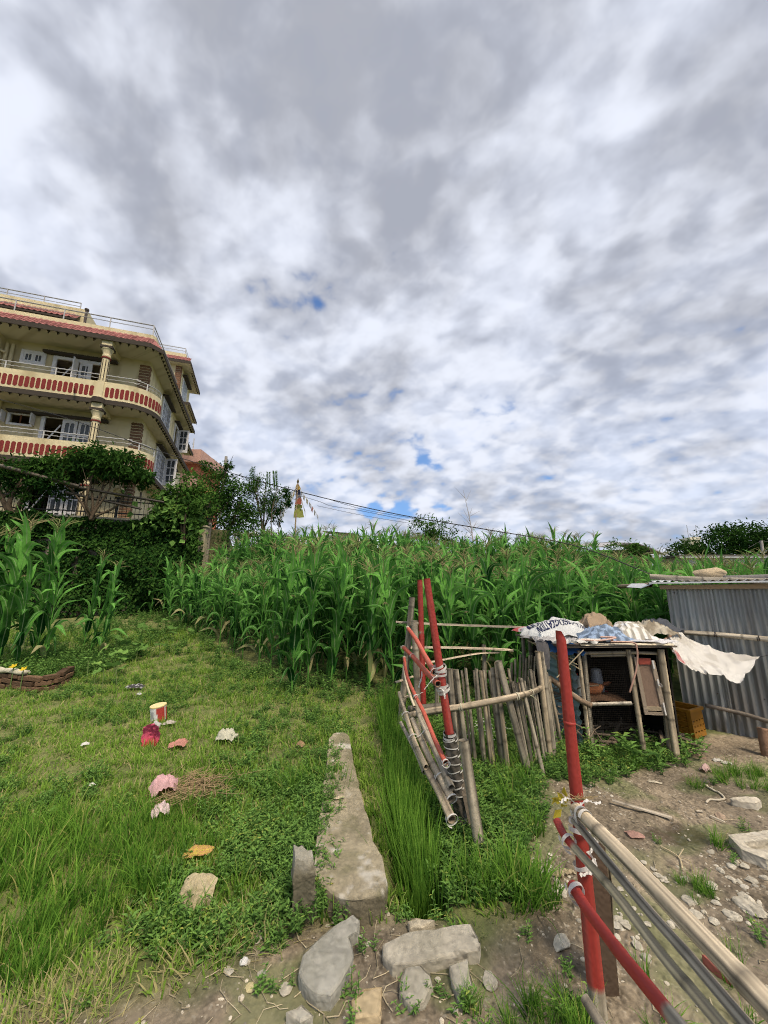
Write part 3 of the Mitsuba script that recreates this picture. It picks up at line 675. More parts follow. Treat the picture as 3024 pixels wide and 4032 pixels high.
def axis(lo, hi, step, far_lo, far_hi):
    a = list(np.arange(lo, hi + 1e-6, step))
    s, x = step, hi
    while x < far_hi:
        s *= 1.18
        x += s
        a.append(x)
    s, x = step, lo
    while x > far_lo:
        s *= 1.18
        x -= s
        a.insert(0, x)
    return np.array(a)


gx_, gy_ = axis(-4.2, 5.0, .034, -700, 700), axis(1.3, 6.2, .034, -120, 1500)
GX, GY = np.meshgrid(gx_, gy_)
GM, GW = mudness(GX, GY), wetness(GX, GY)
nx = len(gx_)
i_, j_ = np.meshgrid(np.arange(len(gy_) - 1), np.arange(nx - 1), indexing='ij')
a_ = (i_ * nx + j_).ravel()
gf = np.vstack([np.stack([a_, a_ + 1, a_ + nx + 1], 1), np.stack([a_, a_ + nx + 1, a_ + nx], 1)])
scene['ground'] = mikit.ply((np.stack([GX, GY, gz(GX, GY)], -1).reshape(-1, 3), gf), 'earth', smooth=True,
                            uv=np.stack([GM, GW * GM], -1).reshape(-1, 2))
labels['ground'] = {'label': 'muddy yard and sloping grassy ground rising to the maize terrace', 'category': 'ground', 'kind': 'structure'}


# ---------------------------------------------------------------- plants: the kinds
def blade(root, az, h, lean, width, segs=4, droop=1.0, twist=0.0):
    """A grass blade: (v, f)."""
    s = np.linspace(0, 1, segs + 1)
    th = lean + droop * s ** 1.6
    dx = np.concatenate([[0], np.cumsum(np.sin(th[:-1]) / segs)]) * h
    dz = np.concatenate([[0], np.cumsum(np.cos(th[:-1]) / segs)]) * h
    c = np.stack([np.cos(az) * dx, np.sin(az) * dx, dz], 1) + root
    w = width * (1 - s ** 2.2) * .5
    side = np.array([-np.sin(az + twist), np.cos(az + twist), 0])
    v = np.empty((2 * segs + 1, 3))
    v[0:2 * segs:2], v[1:2 * segs:2] = c[:-1] - side * w[:-1, None], c[:-1] + side * w[:-1, None]
    v[-1] = c[-1]
    f = []
    for k in range(segs - 1):
        f += [[2 * k, 2 * k + 1, 2 * k + 3], [2 * k, 2 * k + 3, 2 * k + 2]]
    f.append([2 * segs - 2, 2 * segs - 1, 2 * segs])
    return v, np.array(f)


def tuft(seed, n, h, spread, lean, droop, width, tone, segs=4, dry=.1):
    rng = np.random.default_rng(seed)
    ms, uv = [], []
    for _ in range(n):
        r, a = spread * math.sqrt(rng.random()), rng.uniform(0, 6.283)
        hh = h * rng.uniform(.45, 1.1)
        m = blade(np.array([r * math.cos(a), r * math.sin(a), -.01]), a + rng.normal(0, .9), hh, abs(rng.normal(0, lean)), width * rng.uniform(.6, 1.2), segs, droop * rng.uniform(.3, 1.3), rng.normal(0, .5))
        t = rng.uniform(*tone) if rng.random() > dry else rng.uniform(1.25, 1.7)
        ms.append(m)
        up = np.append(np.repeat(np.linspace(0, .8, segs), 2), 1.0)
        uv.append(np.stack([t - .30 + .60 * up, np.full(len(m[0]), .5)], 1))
    return join(ms), np.vstack(uv)


def leaf_quads(pos, direction, normal, size, width, fold=.12):
    """Folded diamond leaves, two triangles each."""
    d, n = unit(direction), unit(normal)
    s = unit(np.cross(d, n))
    n = np.cross(s, d)
    size = np.broadcast_to(size, (len(pos),))[:, None]
    mid = pos + d * size * .42
    tip = pos + d * size - n * size * .10
    v = np.stack([pos, mid + s * size * width / 2 + n * size * fold, tip, mid - s * size * width / 2 + n * size * fold], 1).reshape(-1, 3)
    i = np.arange(len(pos)) * 4
    return v, np.vstack([np.stack([i, i + 1, i + 2], 1), np.stack([i, i + 2, i + 3], 1)])


def quad_uv(tone):
    tone = np.asarray(tone)
    return np.stack([np.repeat(tone, 4), np.tile([.1, .9, .3, .9], len(tone))], 1)


def weed(seed, stems, h, spread, leaf, width, tone, pairs=6):
    """A broad-leaved weed: thin leaning stems with leaves in crossed pairs."""
    rng = np.random.default_rng(seed)
    P, D, N, S, tones, ms = [], [], [], [], [], []
    for _ in range(stems):
        r, a = spread * math.sqrt(rng.random()), rng.uniform(0, 6.283)
        base = np.array([r * math.cos(a), r * math.sin(a), -.01])
        hh, lean = h * rng.uniform(.5, 1.1), rng.uniform(.1, .7)
        az = a + rng.normal(0, .8)
        tip = base + hh * np.array([math.sin(lean) * math.cos(az), math.sin(lean) * math.sin(az), math.cos(lean)])
        ms.append(sweep(np.array([base, base * .5 + tip * .5 + [0, 0, .01], tip]), [.0028, .002, .0014], 3, False))
        t = rng.uniform(*tone)
        for k in range(pairs):
            u = (k + .8) / pairs
            q = base + (tip - base) * u
            for sgn in (0, math.pi):
                ang = k * 1.57 + sgn + rng.normal(0, .35)
                d = np.array([math.cos(ang), math.sin(ang), rng.uniform(-.1, .7)])
                P.append(q)
                D.append(d)
                N.append([rng.normal(0, .25), rng.normal(0, .25), 1])
                S.append(leaf * rng.uniform(.6, 1.15) * (1.1 - .35 * u))
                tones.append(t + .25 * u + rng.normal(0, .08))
    m = leaf_quads(np.array(P), np.array(D), np.array(N), np.array(S), width)
    sv = join(ms)
    return join([m, sv]), np.vstack([quad_uv(tones), np.tile([.35, .6], (len(sv[0]), 1))])


def kind(name, meshuv, bsdf):
    scene[name] = {'type': 'shapegroup', 'plant': mikit.ply(meshuv[0], bsdf, smooth=False, uv=meshuv[1])}
    return name


SEQ = {}


def plant(key, group, x, y, z, turn, scale, lean=(0, 0), squash=1.0):
    """One more copy of a plant kind under the running number of key."""
    SEQ[key] = SEQ.get(key, 0) + 1
    m = np.eye(4)
    m[:3, :3] = rotx(lean[0]) @ roty(lean[1]) @ rotz(turn) * scale @ np.diag([1, 1, squash])
    m[:3, 3] = x, y, z
    scene[f'{key}__{SEQ[key]:03d}'] = {'type': 'instance', 'to_world': T(m), 'group': {'type': 'ref', 'id': group}}


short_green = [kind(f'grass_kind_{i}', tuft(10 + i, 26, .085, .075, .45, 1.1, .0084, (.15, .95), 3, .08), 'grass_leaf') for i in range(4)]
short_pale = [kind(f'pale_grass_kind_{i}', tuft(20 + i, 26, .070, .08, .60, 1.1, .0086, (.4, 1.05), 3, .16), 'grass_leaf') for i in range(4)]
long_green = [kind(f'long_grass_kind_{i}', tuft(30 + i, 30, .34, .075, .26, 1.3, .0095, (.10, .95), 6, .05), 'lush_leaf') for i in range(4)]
dry_kind = [kind(f'dry_grass_kind_{i}', tuft(35 + i, 22, .16, .10, .95, .9, .0052, (.9, 1.5), 4, .55), 'grass_leaf') for i in range(3)]
reed_kind = [kind(f'reed_grass_kind_{i}', tuft(40 + i, 20, .48, .045, .12, .45, .0105, (.15, .95), 6, .01), 'lush_leaf') for i in range(3)]
weed_kind = [kind(f'weed_kind_{i}', weed(50 + i, 6, .125, .07, .046, .36, (.30, 1.0), 5), 'broad_leaf') for i in range(5)]
herb_kind = [kind(f'herb_kind_{i}', weed(60 + i, 5, .24, .08, .066, .42, (.25, .7), 6), 'broad_leaf') for i in range(4)]

labels['grass'] = {'label': 'short trodden grass of the lawn with yellow dry blades', 'category': 'grass', 'kind': 'stuff'}
labels['long_grass'] = {'label': 'long drooping green grass at the lower left of the lawn', 'category': 'grass', 'kind': 'stuff'}
labels['reed_grass'] = {'label': 'upright bright green grass growing out of the ditch beside the slab', 'category': 'grass', 'kind': 'stuff'}
labels['weeds'] = {'label': 'low broad leaved green weeds among the grass', 'category': 'weeds', 'kind': 'stuff'}
labels['undergrowth'] = {'label': 'taller leafy undergrowth at the foot of the maize and the hen coop', 'category': 'undergrowth', 'kind': 'stuff'}

slab_poly = sg.Polygon([p[:2] for p in LAY['slab_top']])
flag_polys = [sg.Polygon([p[:2] for p in LAY[f'flag_{c}']]).buffer(-.02) for c in 'abcdefg']
stone_keep = shapely.union_all([slab_poly.buffer(-.03)] + flag_polys)
corn_edge = np.array([(-9.5, 15.5), (-8.0, 14.2), (-5.2, 10.6), (-3.5, 8.6), (-1.3, 5.95), (-.2, 5.6), (1.0, 5.35), (2.4, 5.5), (3.2, 5.9), (5.5, 6.6), (12, 7.6)])
corn_poly = sg.Polygon(list(map(tuple, corn_edge)) + [(26, 12), (26, 22), (13, 21), (9.8, 16.6), (4, 17.5), (-5, 17.5), (-6.4, 15.2), (-7.6, 15.0)])


def inside(poly, x, y):
    return shapely.contains_xy(poly, x, y)


def spread(n, x0, x1, y0, y1, seed):
    rng = np.random.default_rng(seed)
    return rng.uniform(x0, x1, n), rng.uniform(y0, y1, n), rng


def in_view(x, y, margin=.35):
    return (np.abs(x) < y * 1.02 + margin) & (y > 1.35)


# lawn left of the slab, and the green verge right of the ditch
bands = [(1.5, 3.0, 230), (3.0, 4.6, 160), (4.6, 7.0, 95), (7.0, 11.0, 45)]
hw = np.array([-1.45, 2.55])
for y0, y1, dens in bands:
    n = int(dens * (y1 - y0) * (y1 + 1.8))
    x, y, rng = spread(n, -y1 - .4, 1.4, y0, y1, int(y0 * 10))
    mud = mudness(x, y)
    dry_n = meshkit.fbm(np.stack([x * .9, y * .9, 0 * x], -1), 3, 71)
    keep = in_view(x, y) & (rng.random(n) > mud * 1.25 - .10 * (y < 2.6)) & ~inside(corn_poly, x, y) & ~inside(stone_keep, x, y) & ~((np.abs(x - .2) < .14) & (y > 2) & (y < 4.9)) & ~((x > .45) & (y < 2.3)) & ~((x > .27) & (x < 1.0) & (y < 3.8) & (rng.random(n) < .8))
    bare = meshkit.fbm(np.stack([x * 1.6 + 5, y * 1.6, 0 * x], -1), 3, 72)
    keep &= rng.random(n) > sstep(.60, .74, bare) * .45
    z = gz(x, y)
    for k in np.nonzero(keep)[0]:
        pale = dry_n[k] + .16 * sstep(3.2, 4.6, y[k]) * (1 - sstep(6.5, 7.6, y[k])) + .14 * (1 - sstep(1.9, 2.3, y[k])) + rng.normal(0, .07) > .54
        g = (short_pale if pale else short_green)[rng.integers(4)]
        plant('grass', g, x[k], y[k], z[k], rng.uniform(0, 6.28), rng.uniform(.7, 1.25) * (1 + .05 * y[k]), rng.normal(0, .12, 2), rng.uniform(.65, 1.15))
# the long grass, lower left
x, y, rng = spread(900, -4.2, -.75, 1.6, 3.9, 77)
d = np.hypot((x + 1.9) / 1.25, (y - 2.55) / .72) + .5 * (meshkit.fbm(np.stack([x * 2, y * 2, 0 * x], -1), 3, 73) - .5)
keep = in_view(x, y) & (d < 1) & (rng.random(900) > .12 + .45 * d * d) & (mudness(x, y) < .4)
for k in np.nonzero(keep)[0]:
    plant('long_grass', long_green[rng.integers(4)], x[k], y[k], gz(x[k], y[k]), rng.uniform(0, 6.28), rng.uniform(.55, .95) * (1.05 - .45 * d[k]), rng.normal(0, .12, 2))
for cx, cy, r, n in ((-.62, 3.25, .35, 26), (.74, 2.46, .12, 9), (.98, 3.1, .2, 5), (1.05, 3.55, .2, 10), (.35, 3.4, .3, 16), (.50, 2.45, .12, 8)):
    for _ in range(n):
        a, q = rng.uniform(0, 6.28), r * math.sqrt(rng.random())
        px, py = cx + q * math.cos(a), cy + q * math.sin(a)
        plant('long_grass', long_green[rng.integers(4)], px, py, gz(px, py), rng.uniform(0, 6.28), rng.uniform(.45, .85), rng.normal(0, .15, 2))
for name in ('grass_a', 'grass_b', 'grass_c', 'grass_d', 'grass_e', 'grass_f'):
    px, py = LAY[name][0][:2]
    n, r, sc = {'grass_a': (26, .32, .5), 'grass_b': (9, .10, .36), 'grass_c': (3, .03, .6), 'grass_d': (4, .06, .4), 'grass_e': (10, .10, .6), 'grass_f': (10, .12, .8)}[name]
    for _ in range(n):
        a, q = rng.uniform(0, 6.28), r * math.sqrt(rng.random())
        x1, y1 = px + q * math.cos(a), py + q * .7 * math.sin(a)
        plant('long_grass', long_green[rng.integers(4)], x1, y1, gz(x1, y1), rng.uniform(0, 6.28), sc * rng.uniform(.6, 1.0), rng.normal(0, .25, 2))
for _ in range(46):                                                   # grass at the very front, right of the stones
    x1, y1 = rng.uniform(.30, .76), rng.uniform(1.62, 1.88)
    if rng.random() < (x1 - .2) * 2:
        plant('long_grass', long_green[rng.integers(4)], x1, y1, gz(x1, y1), rng.uniform(0, 6.28), rng.uniform(.22, .5), rng.normal(0, .25, 2))
for _ in range(40):
    x1, y1 = rng.uniform(.95, 1.9), rng.uniform(1.5, 2.0)
    if rng.random() < .6:
        plant('long_grass', long_green[rng.integers(4)], x1, y1, gz(x1, y1), rng.uniform(0, 6.28), rng.uniform(.2, .45), rng.normal(0, .3, 2))
for _ in range(130):                                                  # dead trampled grass along the muddy edge
    x1, y1 = rng.uniform(-2.0, -.25), rng.uniform(1.62, 2.35)
    if abs(mudness(np.array([x1]), np.array([y1]))[0] - .5) < .49:
        plant('grass', dry_kind[rng.integers(3)], x1, y1, gz(x1, y1), rng.uniform(0, 6.28), rng.uniform(.6, 1.1), rng.normal(0, .15, 2))
# the ditch
for _ in range(300):
    y1 = rng.uniform(2.40, 4.95)
    x1 = .205 - .02 * (y1 - 2) - .06 * sstep(3.2, 4.8, y1) + rng.normal(0, .047)
    plant('reed_grass', reed_kind[rng.integers(3)], x1, y1, gz(x1, y1), rng.uniform(0, 6.28), rng.uniform(.75, 1.1) * (.85 if y1 < 2.5 else 1), (rng.normal(0, .07), rng.normal(-.02, .07)))
# weeds
def scatter_weeds(key, kinds, n, x0, x1, y0, y1, seed, dens, smin, smax):
    x, y, rng = spread(n, x0, x1, y0, y1, seed)
    keep = in_view(x, y) & (rng.random(n) < dens(x, y)) & ~inside(stone_keep, x, y) & ~((np.abs(x - .2) < .10) & (y > 2) & (y < 4.9))
    for k in np.nonzero(keep)[0]:
        plant(key, kinds[rng.integers(len(kinds))], x[k], y[k], gz(x[k], y[k]), rng.uniform(0, 6.28), rng.uniform(smin, smax), rng.normal(0, .15, 2))


scatter_weeds('weeds', weed_kind, 1150, -1.25, -.3, 2.05, 3.6, 81, lambda x, y: (1 - mudness(x, y)) * (.15 + .80 * sstep(-1.15, -.8, x)) * sstep(.26, .40, meshkit.fbm(np.stack([x * 2.5, y * 2.5, 0 * x], -1), 3, 80)), .6, 1.1)
scatter_weeds('weeds', weed_kind, 2600, -6, -.3, 3.0, 8.5, 82, lambda x, y: .75 * sstep(.45, .62, meshkit.fbm(np.stack([x, y, 0 * x], -1), 3, 83)) * (1 - inside(corn_poly, x, y)), .6, 1.1)
scatter_weeds('weeds', weed_kind, 1700, .30, 1.6, 2.35, 5.2, 84, lambda x, y: (1 - mudness(x, y)) * .8, .6, 1.1)
scatter_weeds('weeds', weed_kind, 700, 1.1, 3.2, 3.5, 4.5, 85, lambda x, y: (1 - mudness(x, y)) * .8, .7, 1.15)
scatter_weeds('weeds', weed_kind, 130, -1.2, .8, 1.6, 2.3, 86, lambda x, y: .22 * (mudness(x, y) > .3), .4, .8)
scatter_weeds('weeds', weed_kind, 100, 1.0, 3.4, 2.0, 4.2, 87, lambda x, y: .14 + 0 * x, .3, .7)
scatter_weeds('undergrowth', herb_kind, 700, -9, -3, 7.5, 15.5, 88, lambda x, y: .85 * (1 - inside(corn_poly.buffer(-.5), x, y)), .7, 1.2)
scatter_weeds('undergrowth', herb_kind, 520, -3.6, 2.6, 5.2, 7.2, 89, lambda x, y: .8 * inside(corn_poly.buffer(.35), x, y), .6, 1.05)
scatter_weeds('weeds', weed_kind, 110, 1.5, 2.9, 3.9, 4.3, 90, lambda x, y: .7 + 0 * x, .6, 1.1)
scatter_weeds('undergrowth', herb_kind, 120, .5, 1.9, 4.0, 5.4, 91, lambda x, y: .8 + 0 * x, .6, 1.0)
scatter_weeds('undergrowth', herb_kind, 260, -6.8, -4.7, 6.05, 8.2, 92, lambda x, y: .9 + 0 * x, .7, 1.2)


for k in range(190):                                                  # weeds creep over the slab's left edge and its foot
    y1 = rng.uniform(2.12, 4.0)
    x1 = -.37 - .075 * (y1 - 2.3) + abs(rng.normal(0, .060)) - .03
    plant('weeds', weed_kind[rng.integers(5)], x1, y1, float(gz(x1, y1)) + .06, rng.uniform(0, 6.28), rng.uniform(.5, .95), rng.normal(0, .3, 2))


# maize
def corn_kind(name, seed, H, nleaf, tassel, young=False, cob=False):
    rng = np.random.default_rng(seed)
    group = {'type': 'shapegroup'}
    lean = rng.normal(0, .05, 2)
    s = np.linspace(0, 1, 9)
    path = np.stack([lean[0] * H * s ** 1.5, lean[1] * H * s ** 1.5, H * s - .03], 1)
    st = sweep(path, .0155 - .010 * s, 6, True)
    group['stalk'] = mikit.ply(st, 'corn_leaf', smooth=True, uv=np.tile([.78, .6], (len(st[0]), 1)))
    plane = rng.uniform(0, np.pi)
    n = 0
    for k in range(nleaf):
        u = (.10 + .86 * (k / (nleaf - 1))) if not young else (.05 + .75 * k / (nleaf - 1))
        az = plane + np.pi * (k % 2) + rng.normal(0, .45)
        L = rng.uniform(.52, .80) * (.75 + .55 * math.sin(np.pi * (.12 + .8 * u))) * min(1, H / 1.7 + .12)
        W = rng.uniform(.084, .125) * (.75 + .35 * math.sin(np.pi * u))
        t0 = rng.uniform(.22, .48) * (1.2 - .72 * u)
        t1 = t0 + rng.uniform(.9, 2.2) * (1.2 - .66 * u ** 2)
        if k >= nleaf - 2:
            t1 = t0 + rng.uniform(.25, 1.0)
        segs = 9
        q = np.linspace(0, 1, segs + 1)
        th = t0 + (t1 - t0) * sstep(.15, .75, q)
        dx = np.concatenate([[0], np.cumsum(np.sin(th[:-1]))]) * L / segs
        dz = np.concatenate([[0], np.cumsum(np.cos(th[:-1]))]) * L / segs
        sway = rng.normal(0, .12) * q ** 2 * L
        base = np.array([np.interp(u, s, path[:, 0]), np.interp(u, s, path[:, 1]), u * H])
        rad, side = np.array([math.cos(az), math.sin(az), 0]), np.array([-math.sin(az), math.cos(az), 0])
        c = base + rad * dx[:, None] + side * sway[:, None] + np.array([0, 0, 1]) * dz[:, None]
        tang = unit(np.gradient(c, axis=0))
        roll = rng.normal(0, .25) + rng.normal(0, 1.0) * q ** 1.5
        nrm = unit(np.cross(tang, side))
        sd = np.cos(roll)[:, None] * side + np.sin(roll)[:, None] * nrm
        up = np.cross(sd, tang)
        w = W * np.minimum(1, .35 + q * 4.5) * (1 - q ** 2.6) * .5
        wave = .22 * w * np.sin(q * rng.uniform(14, 22) + rng.uniform(0, 6))
        Lv = c + sd * w[:, None] + up * (w * .26 + wave)[:, None]
        Rv = c - sd * w[:, None] + up * (w * .26 - wave)[:, None]
        v = np.stack([Lv, c, Rv], 1).reshape(-1, 3)
        i = np.arange(segs) * 3
        f = np.vstack([np.stack([i, i + 1, i + 4], 1), np.stack([i, i + 4, i + 3], 1), np.stack([i + 1, i + 2, i + 5], 1), np.stack([i + 1, i + 5, i + 4], 1)])
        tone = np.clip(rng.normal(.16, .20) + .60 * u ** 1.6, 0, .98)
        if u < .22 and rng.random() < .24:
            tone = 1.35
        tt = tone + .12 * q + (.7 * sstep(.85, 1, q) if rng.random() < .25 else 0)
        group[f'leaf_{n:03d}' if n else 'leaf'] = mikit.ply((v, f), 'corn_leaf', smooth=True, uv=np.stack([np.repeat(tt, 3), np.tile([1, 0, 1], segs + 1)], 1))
        n += 1
    top = path[-1] + [0, 0, .16]
    if tassel:
        ms = [sweep(np.array([path[-1], top]), .005, 4, False)]
        for b in range(rng.integers(10, 16)):
            az, ln = rng.uniform(0, 6.28), rng.uniform(.18, .30)
            el = rng.uniform(.25, .9) if b else .05
            q = np.linspace(0, 1, 4)
            r = np.sin(el + .5 * q) * q * ln
            p0 = top + [0, 0, .02 + .012 * b]
            pts = p0 + np.stack([np.cos(az) * r, np.sin(az) * r, np.cos(el + .35 * q) * q * ln], 1)
            ms.append(sweep(pts, [.004, .0055, .005, .0015], 3, False))
        ms.append(sweep(np.array([top, top + [0, 0, .2]]), .004, 3, False))
        tv = join(ms)
        group['tassel'] = mikit.ply(tv, 'corn_leaf', smooth=False, uv=np.tile([1.42, .6], (len(tv[0]), 1)))
    if cob:
        b = np.array([path[5][0], path[5][1], path[5][2]])
        a = rng.uniform(0, 6.28)
        d = np.array([math.cos(a) * .35, math.sin(a) * .35, .94])
        q = np.linspace(0, 1, 6)
        cv = sweep(b + d * (q * .24)[:, None], [.012, .026, .028, .022, .012, .004], 6, False)
        group['cob'] = mikit.ply(cv, 'corn_leaf', smooth=True, uv=np.tile([.95, .6], (len(cv[0]), 1)))
        hv = join([sweep(b + d * .23 + np.array([[0, 0, 0], [math.cos(k) * .02, math.sin(k) * .02, .03], [math.cos(k) * .045, math.sin(k) * .045, .0]]), .0022, 3, False) for k in np.linspace(0, 6, 9)])
        group['silk'] = mikit.ply(hv, 'corn_leaf', smooth=False, uv=np.tile([1.6, .6], (len(hv[0]), 1)))
    scene[name] = group
    whole, n = {'v': [], 'f': [], 'uv': []}, 0
    for k, d in group.items():
        if k != 'type':
            v, f, _, uv, _ = meshkit.WRITTEN[d['filename']]
            whole['v'].append(v)
            whole['f'].append(f + n)
            whole['uv'].append(uv)
            n += len(v)
    scene[name + '_whole'] = {'type': 'shapegroup', 'plant': mikit.ply((np.vstack(whole['v']), np.vstack(whole['f'])), 'corn_leaf', smooth=True, uv=np.vstack(whole['uv']))}
    return name


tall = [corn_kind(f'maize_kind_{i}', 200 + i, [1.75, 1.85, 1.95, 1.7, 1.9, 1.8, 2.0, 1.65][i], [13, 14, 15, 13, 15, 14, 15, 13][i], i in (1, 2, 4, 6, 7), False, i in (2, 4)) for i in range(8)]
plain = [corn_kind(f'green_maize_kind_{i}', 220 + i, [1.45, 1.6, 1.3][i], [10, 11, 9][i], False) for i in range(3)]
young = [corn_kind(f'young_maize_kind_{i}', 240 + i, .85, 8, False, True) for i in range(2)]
# positions: rows that wander
rng = np.random.default_rng(500)
spots = []
for iy in range(54):
    for ix in range(-70, 104):
        x, y = ix * .36 + .18 * (iy % 2) + rng.normal(0, .085), 5.3 + iy * .34 + rng.normal(0, .085)
        if inside(corn_poly, x, y) and in_view(x, y, 1.5) and rng.random() < .93:
            spots.append((math.hypot(x, y), x, y))
spots.sort()
shed_box = sg.Polygon([(3.3, 4.9), (5.2, 3.5), (7.0, 5.2), (5.0, 6.7), (4.2, 6.3)])
coop_box = sg.box(1.7, 3.8, 3.1, 5.15)
spots = [(d, x, y) for d, x, y in spots if not inside(shed_box, x, y) and not inside(coop_box, x, y)]
edge_line = sg.LineString(corn_edge)
single = 0
row_no, row_x = 0, sorted(x for n_, (d, x, y) in enumerate(spots[:240]) if edge_line.distance(sg.Point(x, y)) < .4)


def ordinal(n):
    return f"{n}{'th' if 10 < n % 100 < 14 else {1: 'st', 2: 'nd', 3: 'rd'}.get(n % 10, 'th')}"


for d, x, y in spots:
    e = edge_line.distance(sg.Point(x, y))
    tt = [rng.uniform(0, 6.28), rng.uniform(.78, 1.12), rng.normal(0, .06, 2)]
    terrace = ground(x, y) > 1.05 and x < 9
    if terrace:
        g, tt[1] = tall[[1, 2, 4, 6, 0, 3, 5, 7][rng.integers(8)]], tt[1] * .90
    elif e < .55 and rng.random() < .30:
        g = plain[rng.integers(3)]
    else:
        g = tall[rng.integers(8)]
        tt[1] *= .93 if -2.4 < x < 2.2 else (.78 if x < 0 else .88)
    m = np.eye(4)
    m[:3, :3] = rotx(tt[2][0]) @ roty(tt[2][1]) @ rotz(tt[0]) * tt[1]
    m[:3, 3] = x, y, gz(x, y)
    if single < 240:
        single += 1
        key = numbered('corn_plant')
        scene[key] = {'type': 'instance', 'to_world': T(m), 'group': {'type': 'ref', 'id': g}}
        if e < .4:
            lab, grp = f'green corn plant in the front row of the maize field, {ordinal(row_x.index(x) + 1)} from its left end', 'corn plants along the front edge of the field'
        elif x > 1.2:
            lab, grp = 'green corn plant in the maize behind the hen coop and the tin shed', 'corn plants behind the coop and the shed'
        else:
            lab, grp = 'green corn plant inside the maize field, behind its front row', 'corn plants inside the field'
        labels[key] = {'label': lab, 'category': 'corn plant', 'group': grp}
    else:
        SEQ['maize_field'] = SEQ.get('maize_field', 0) + 1
        scene[f'maize_field__{SEQ["maize_field"]:03d}'] = {'type': 'instance', 'to_world': T(m), 'group': {'type': 'ref', 'id': g + '_whole'}}
labels['maize_field'] = {'label': 'dense dark green maize of the far field and the raised terrace', 'category': 'maize', 'kind': 'stuff'}


def one_corn(x, y, g, scale, turn, label, group=None, lean=(0, 0)):
    key = numbered('corn_plant')
    m = np.eye(4)
    m[:3, :3] = rotx(lean[0]) @ roty(lean[1]) @ rotz(turn) * scale
    m[:3, 3] = x, y, gz(x, y)
    scene[key] = {'type': 'instance', 'to_world': T(m), 'group': {'type': 'ref', 'id': g}}
    labels[key] = {'label': label, 'category': 'corn plant'}
    if group:
        labels[key]['group'] = group


CLUMP = [(-6.55, 6.9, 2, 1.12), (-6.9, 7.2, 4, 1.2), (-6.3, 7.35, 6, 1.1), (-7.1, 7.5, 1, 1.15), (-6.1, 6.75, 0, .95), (-6.6, 7.6, 2, 1.15), (-7.4, 7.2, 4, 1.1), (-6.95, 6.8, 5, .95), (-5.95, 7.1, 3, .92)]
for k, (x, y, g, s) in enumerate(CLUMP):
    n_ = ordinal(1 + sum(q[0] / q[1] < x / y for q in CLUMP))
    one_corn(x, y, tall[g], s, 1.3 * k, f'tall tasselled corn plant in the clump at the left edge, {n_} from the left', 'corn plants of the left clump')
for k, (x, y, g, s) in enumerate([(-5.75, 7.9, 1, .86), (-6.15, 8.25, 6, .86), (-5.45, 7.75, 3, .72)]):
    one_corn(x, y, tall[g], s, 2.1 * k + .5, ['middle one of three shorter corn plants right of the tall left clump', 'farthest of three shorter corn plants right of the tall left clump', 'smallest of three shorter corn plants right of the tall left clump'][k], 'shorter corn plants beside the left clump', (.05, .12))
one_corn(-1.28, 5.72, young[0], 1.15, .6, 'short pale young corn plant standing in front of the maize row')
one_corn(-8.35, 14.2, plain[0], 1.25, 2.0, 'leftmost corn plant of the field, its leaves arching before the ivy wall')
one_corn(.42, 5.2, young[1], .95, 1.2, 'small bright corn plant just left of the bamboo gate posts')

# ---------------------------------------------------------------- the yellow house on the left
HA = math.radians(18.0)
HE1, HE2, HC = np.array([math.cos(HA), math.sin(HA), 0]), np.array([-math.sin(HA), math.cos(HA), 0]), np.array([-11.65, 17.2, 0])
CREAM, SOFFIT, DARK, MAROON, TILE, WHITE = np.array([.53, .475, .315]), np.array([.46, .43, .35]), np.array([.045, .038, .032]), np.array([.16, .026, .024]), np.array([.25, .105, .10]), np.array([.60, .61, .65])


def hw_(m):
    """House metres (along the front, into the depth, up) to the world."""
    v, f = vf(m)
    return HC + v[:, :1] * HE1 + v[:, 1:2] * HE2 + v[:, 2:] * np.array([0, 0, 1.0]), f


house = thing('yellow_house', 'three storey yellow house with maroon panelled balconies and red tiled eaves at the upper left', 'house')


def hp(name, mesh, color, bsdf='rough', parent=house, stain=False, **k):
    v, f = hw_(mesh)
    if stain:                                                        # rain streaks and damp on plaster
        m = trimesh.Trimesh(v, f, process=False).subdivide_to_size(.28, max_iter=8)
        v, f = np.asarray(m.vertices), np.asarray(m.faces)
        a = (v - HC) @ HE1 + (v - HC) @ HE2
        s1 = sstep(.50, .72, meshkit.fbm(np.stack([a * 3.1, 0 * a, v[:, 2] * .35], -1), 4, 33))
        s2 = meshkit.fbm(v * .9, 4, 34)
        color = np.asarray(color) * (.86 + .28 * s2 - .26 * s1)[:, None] * np.array([1, .985, .95]) ** (2 * s1)[:, None]
    return part(parent, name, (v, f), color, bsdf, **k)


def wall_slab(u0, u1, z0, z1, holes, place):
    """A wall with true openings; place maps (u, thickness, z)."""
    poly = sg.box(u0, z0, u1, z1)
    for h in holes:
        poly = poly.difference(sg.box(*h))
    v, f = prism(poly, 0, .24)
    return place(v), f


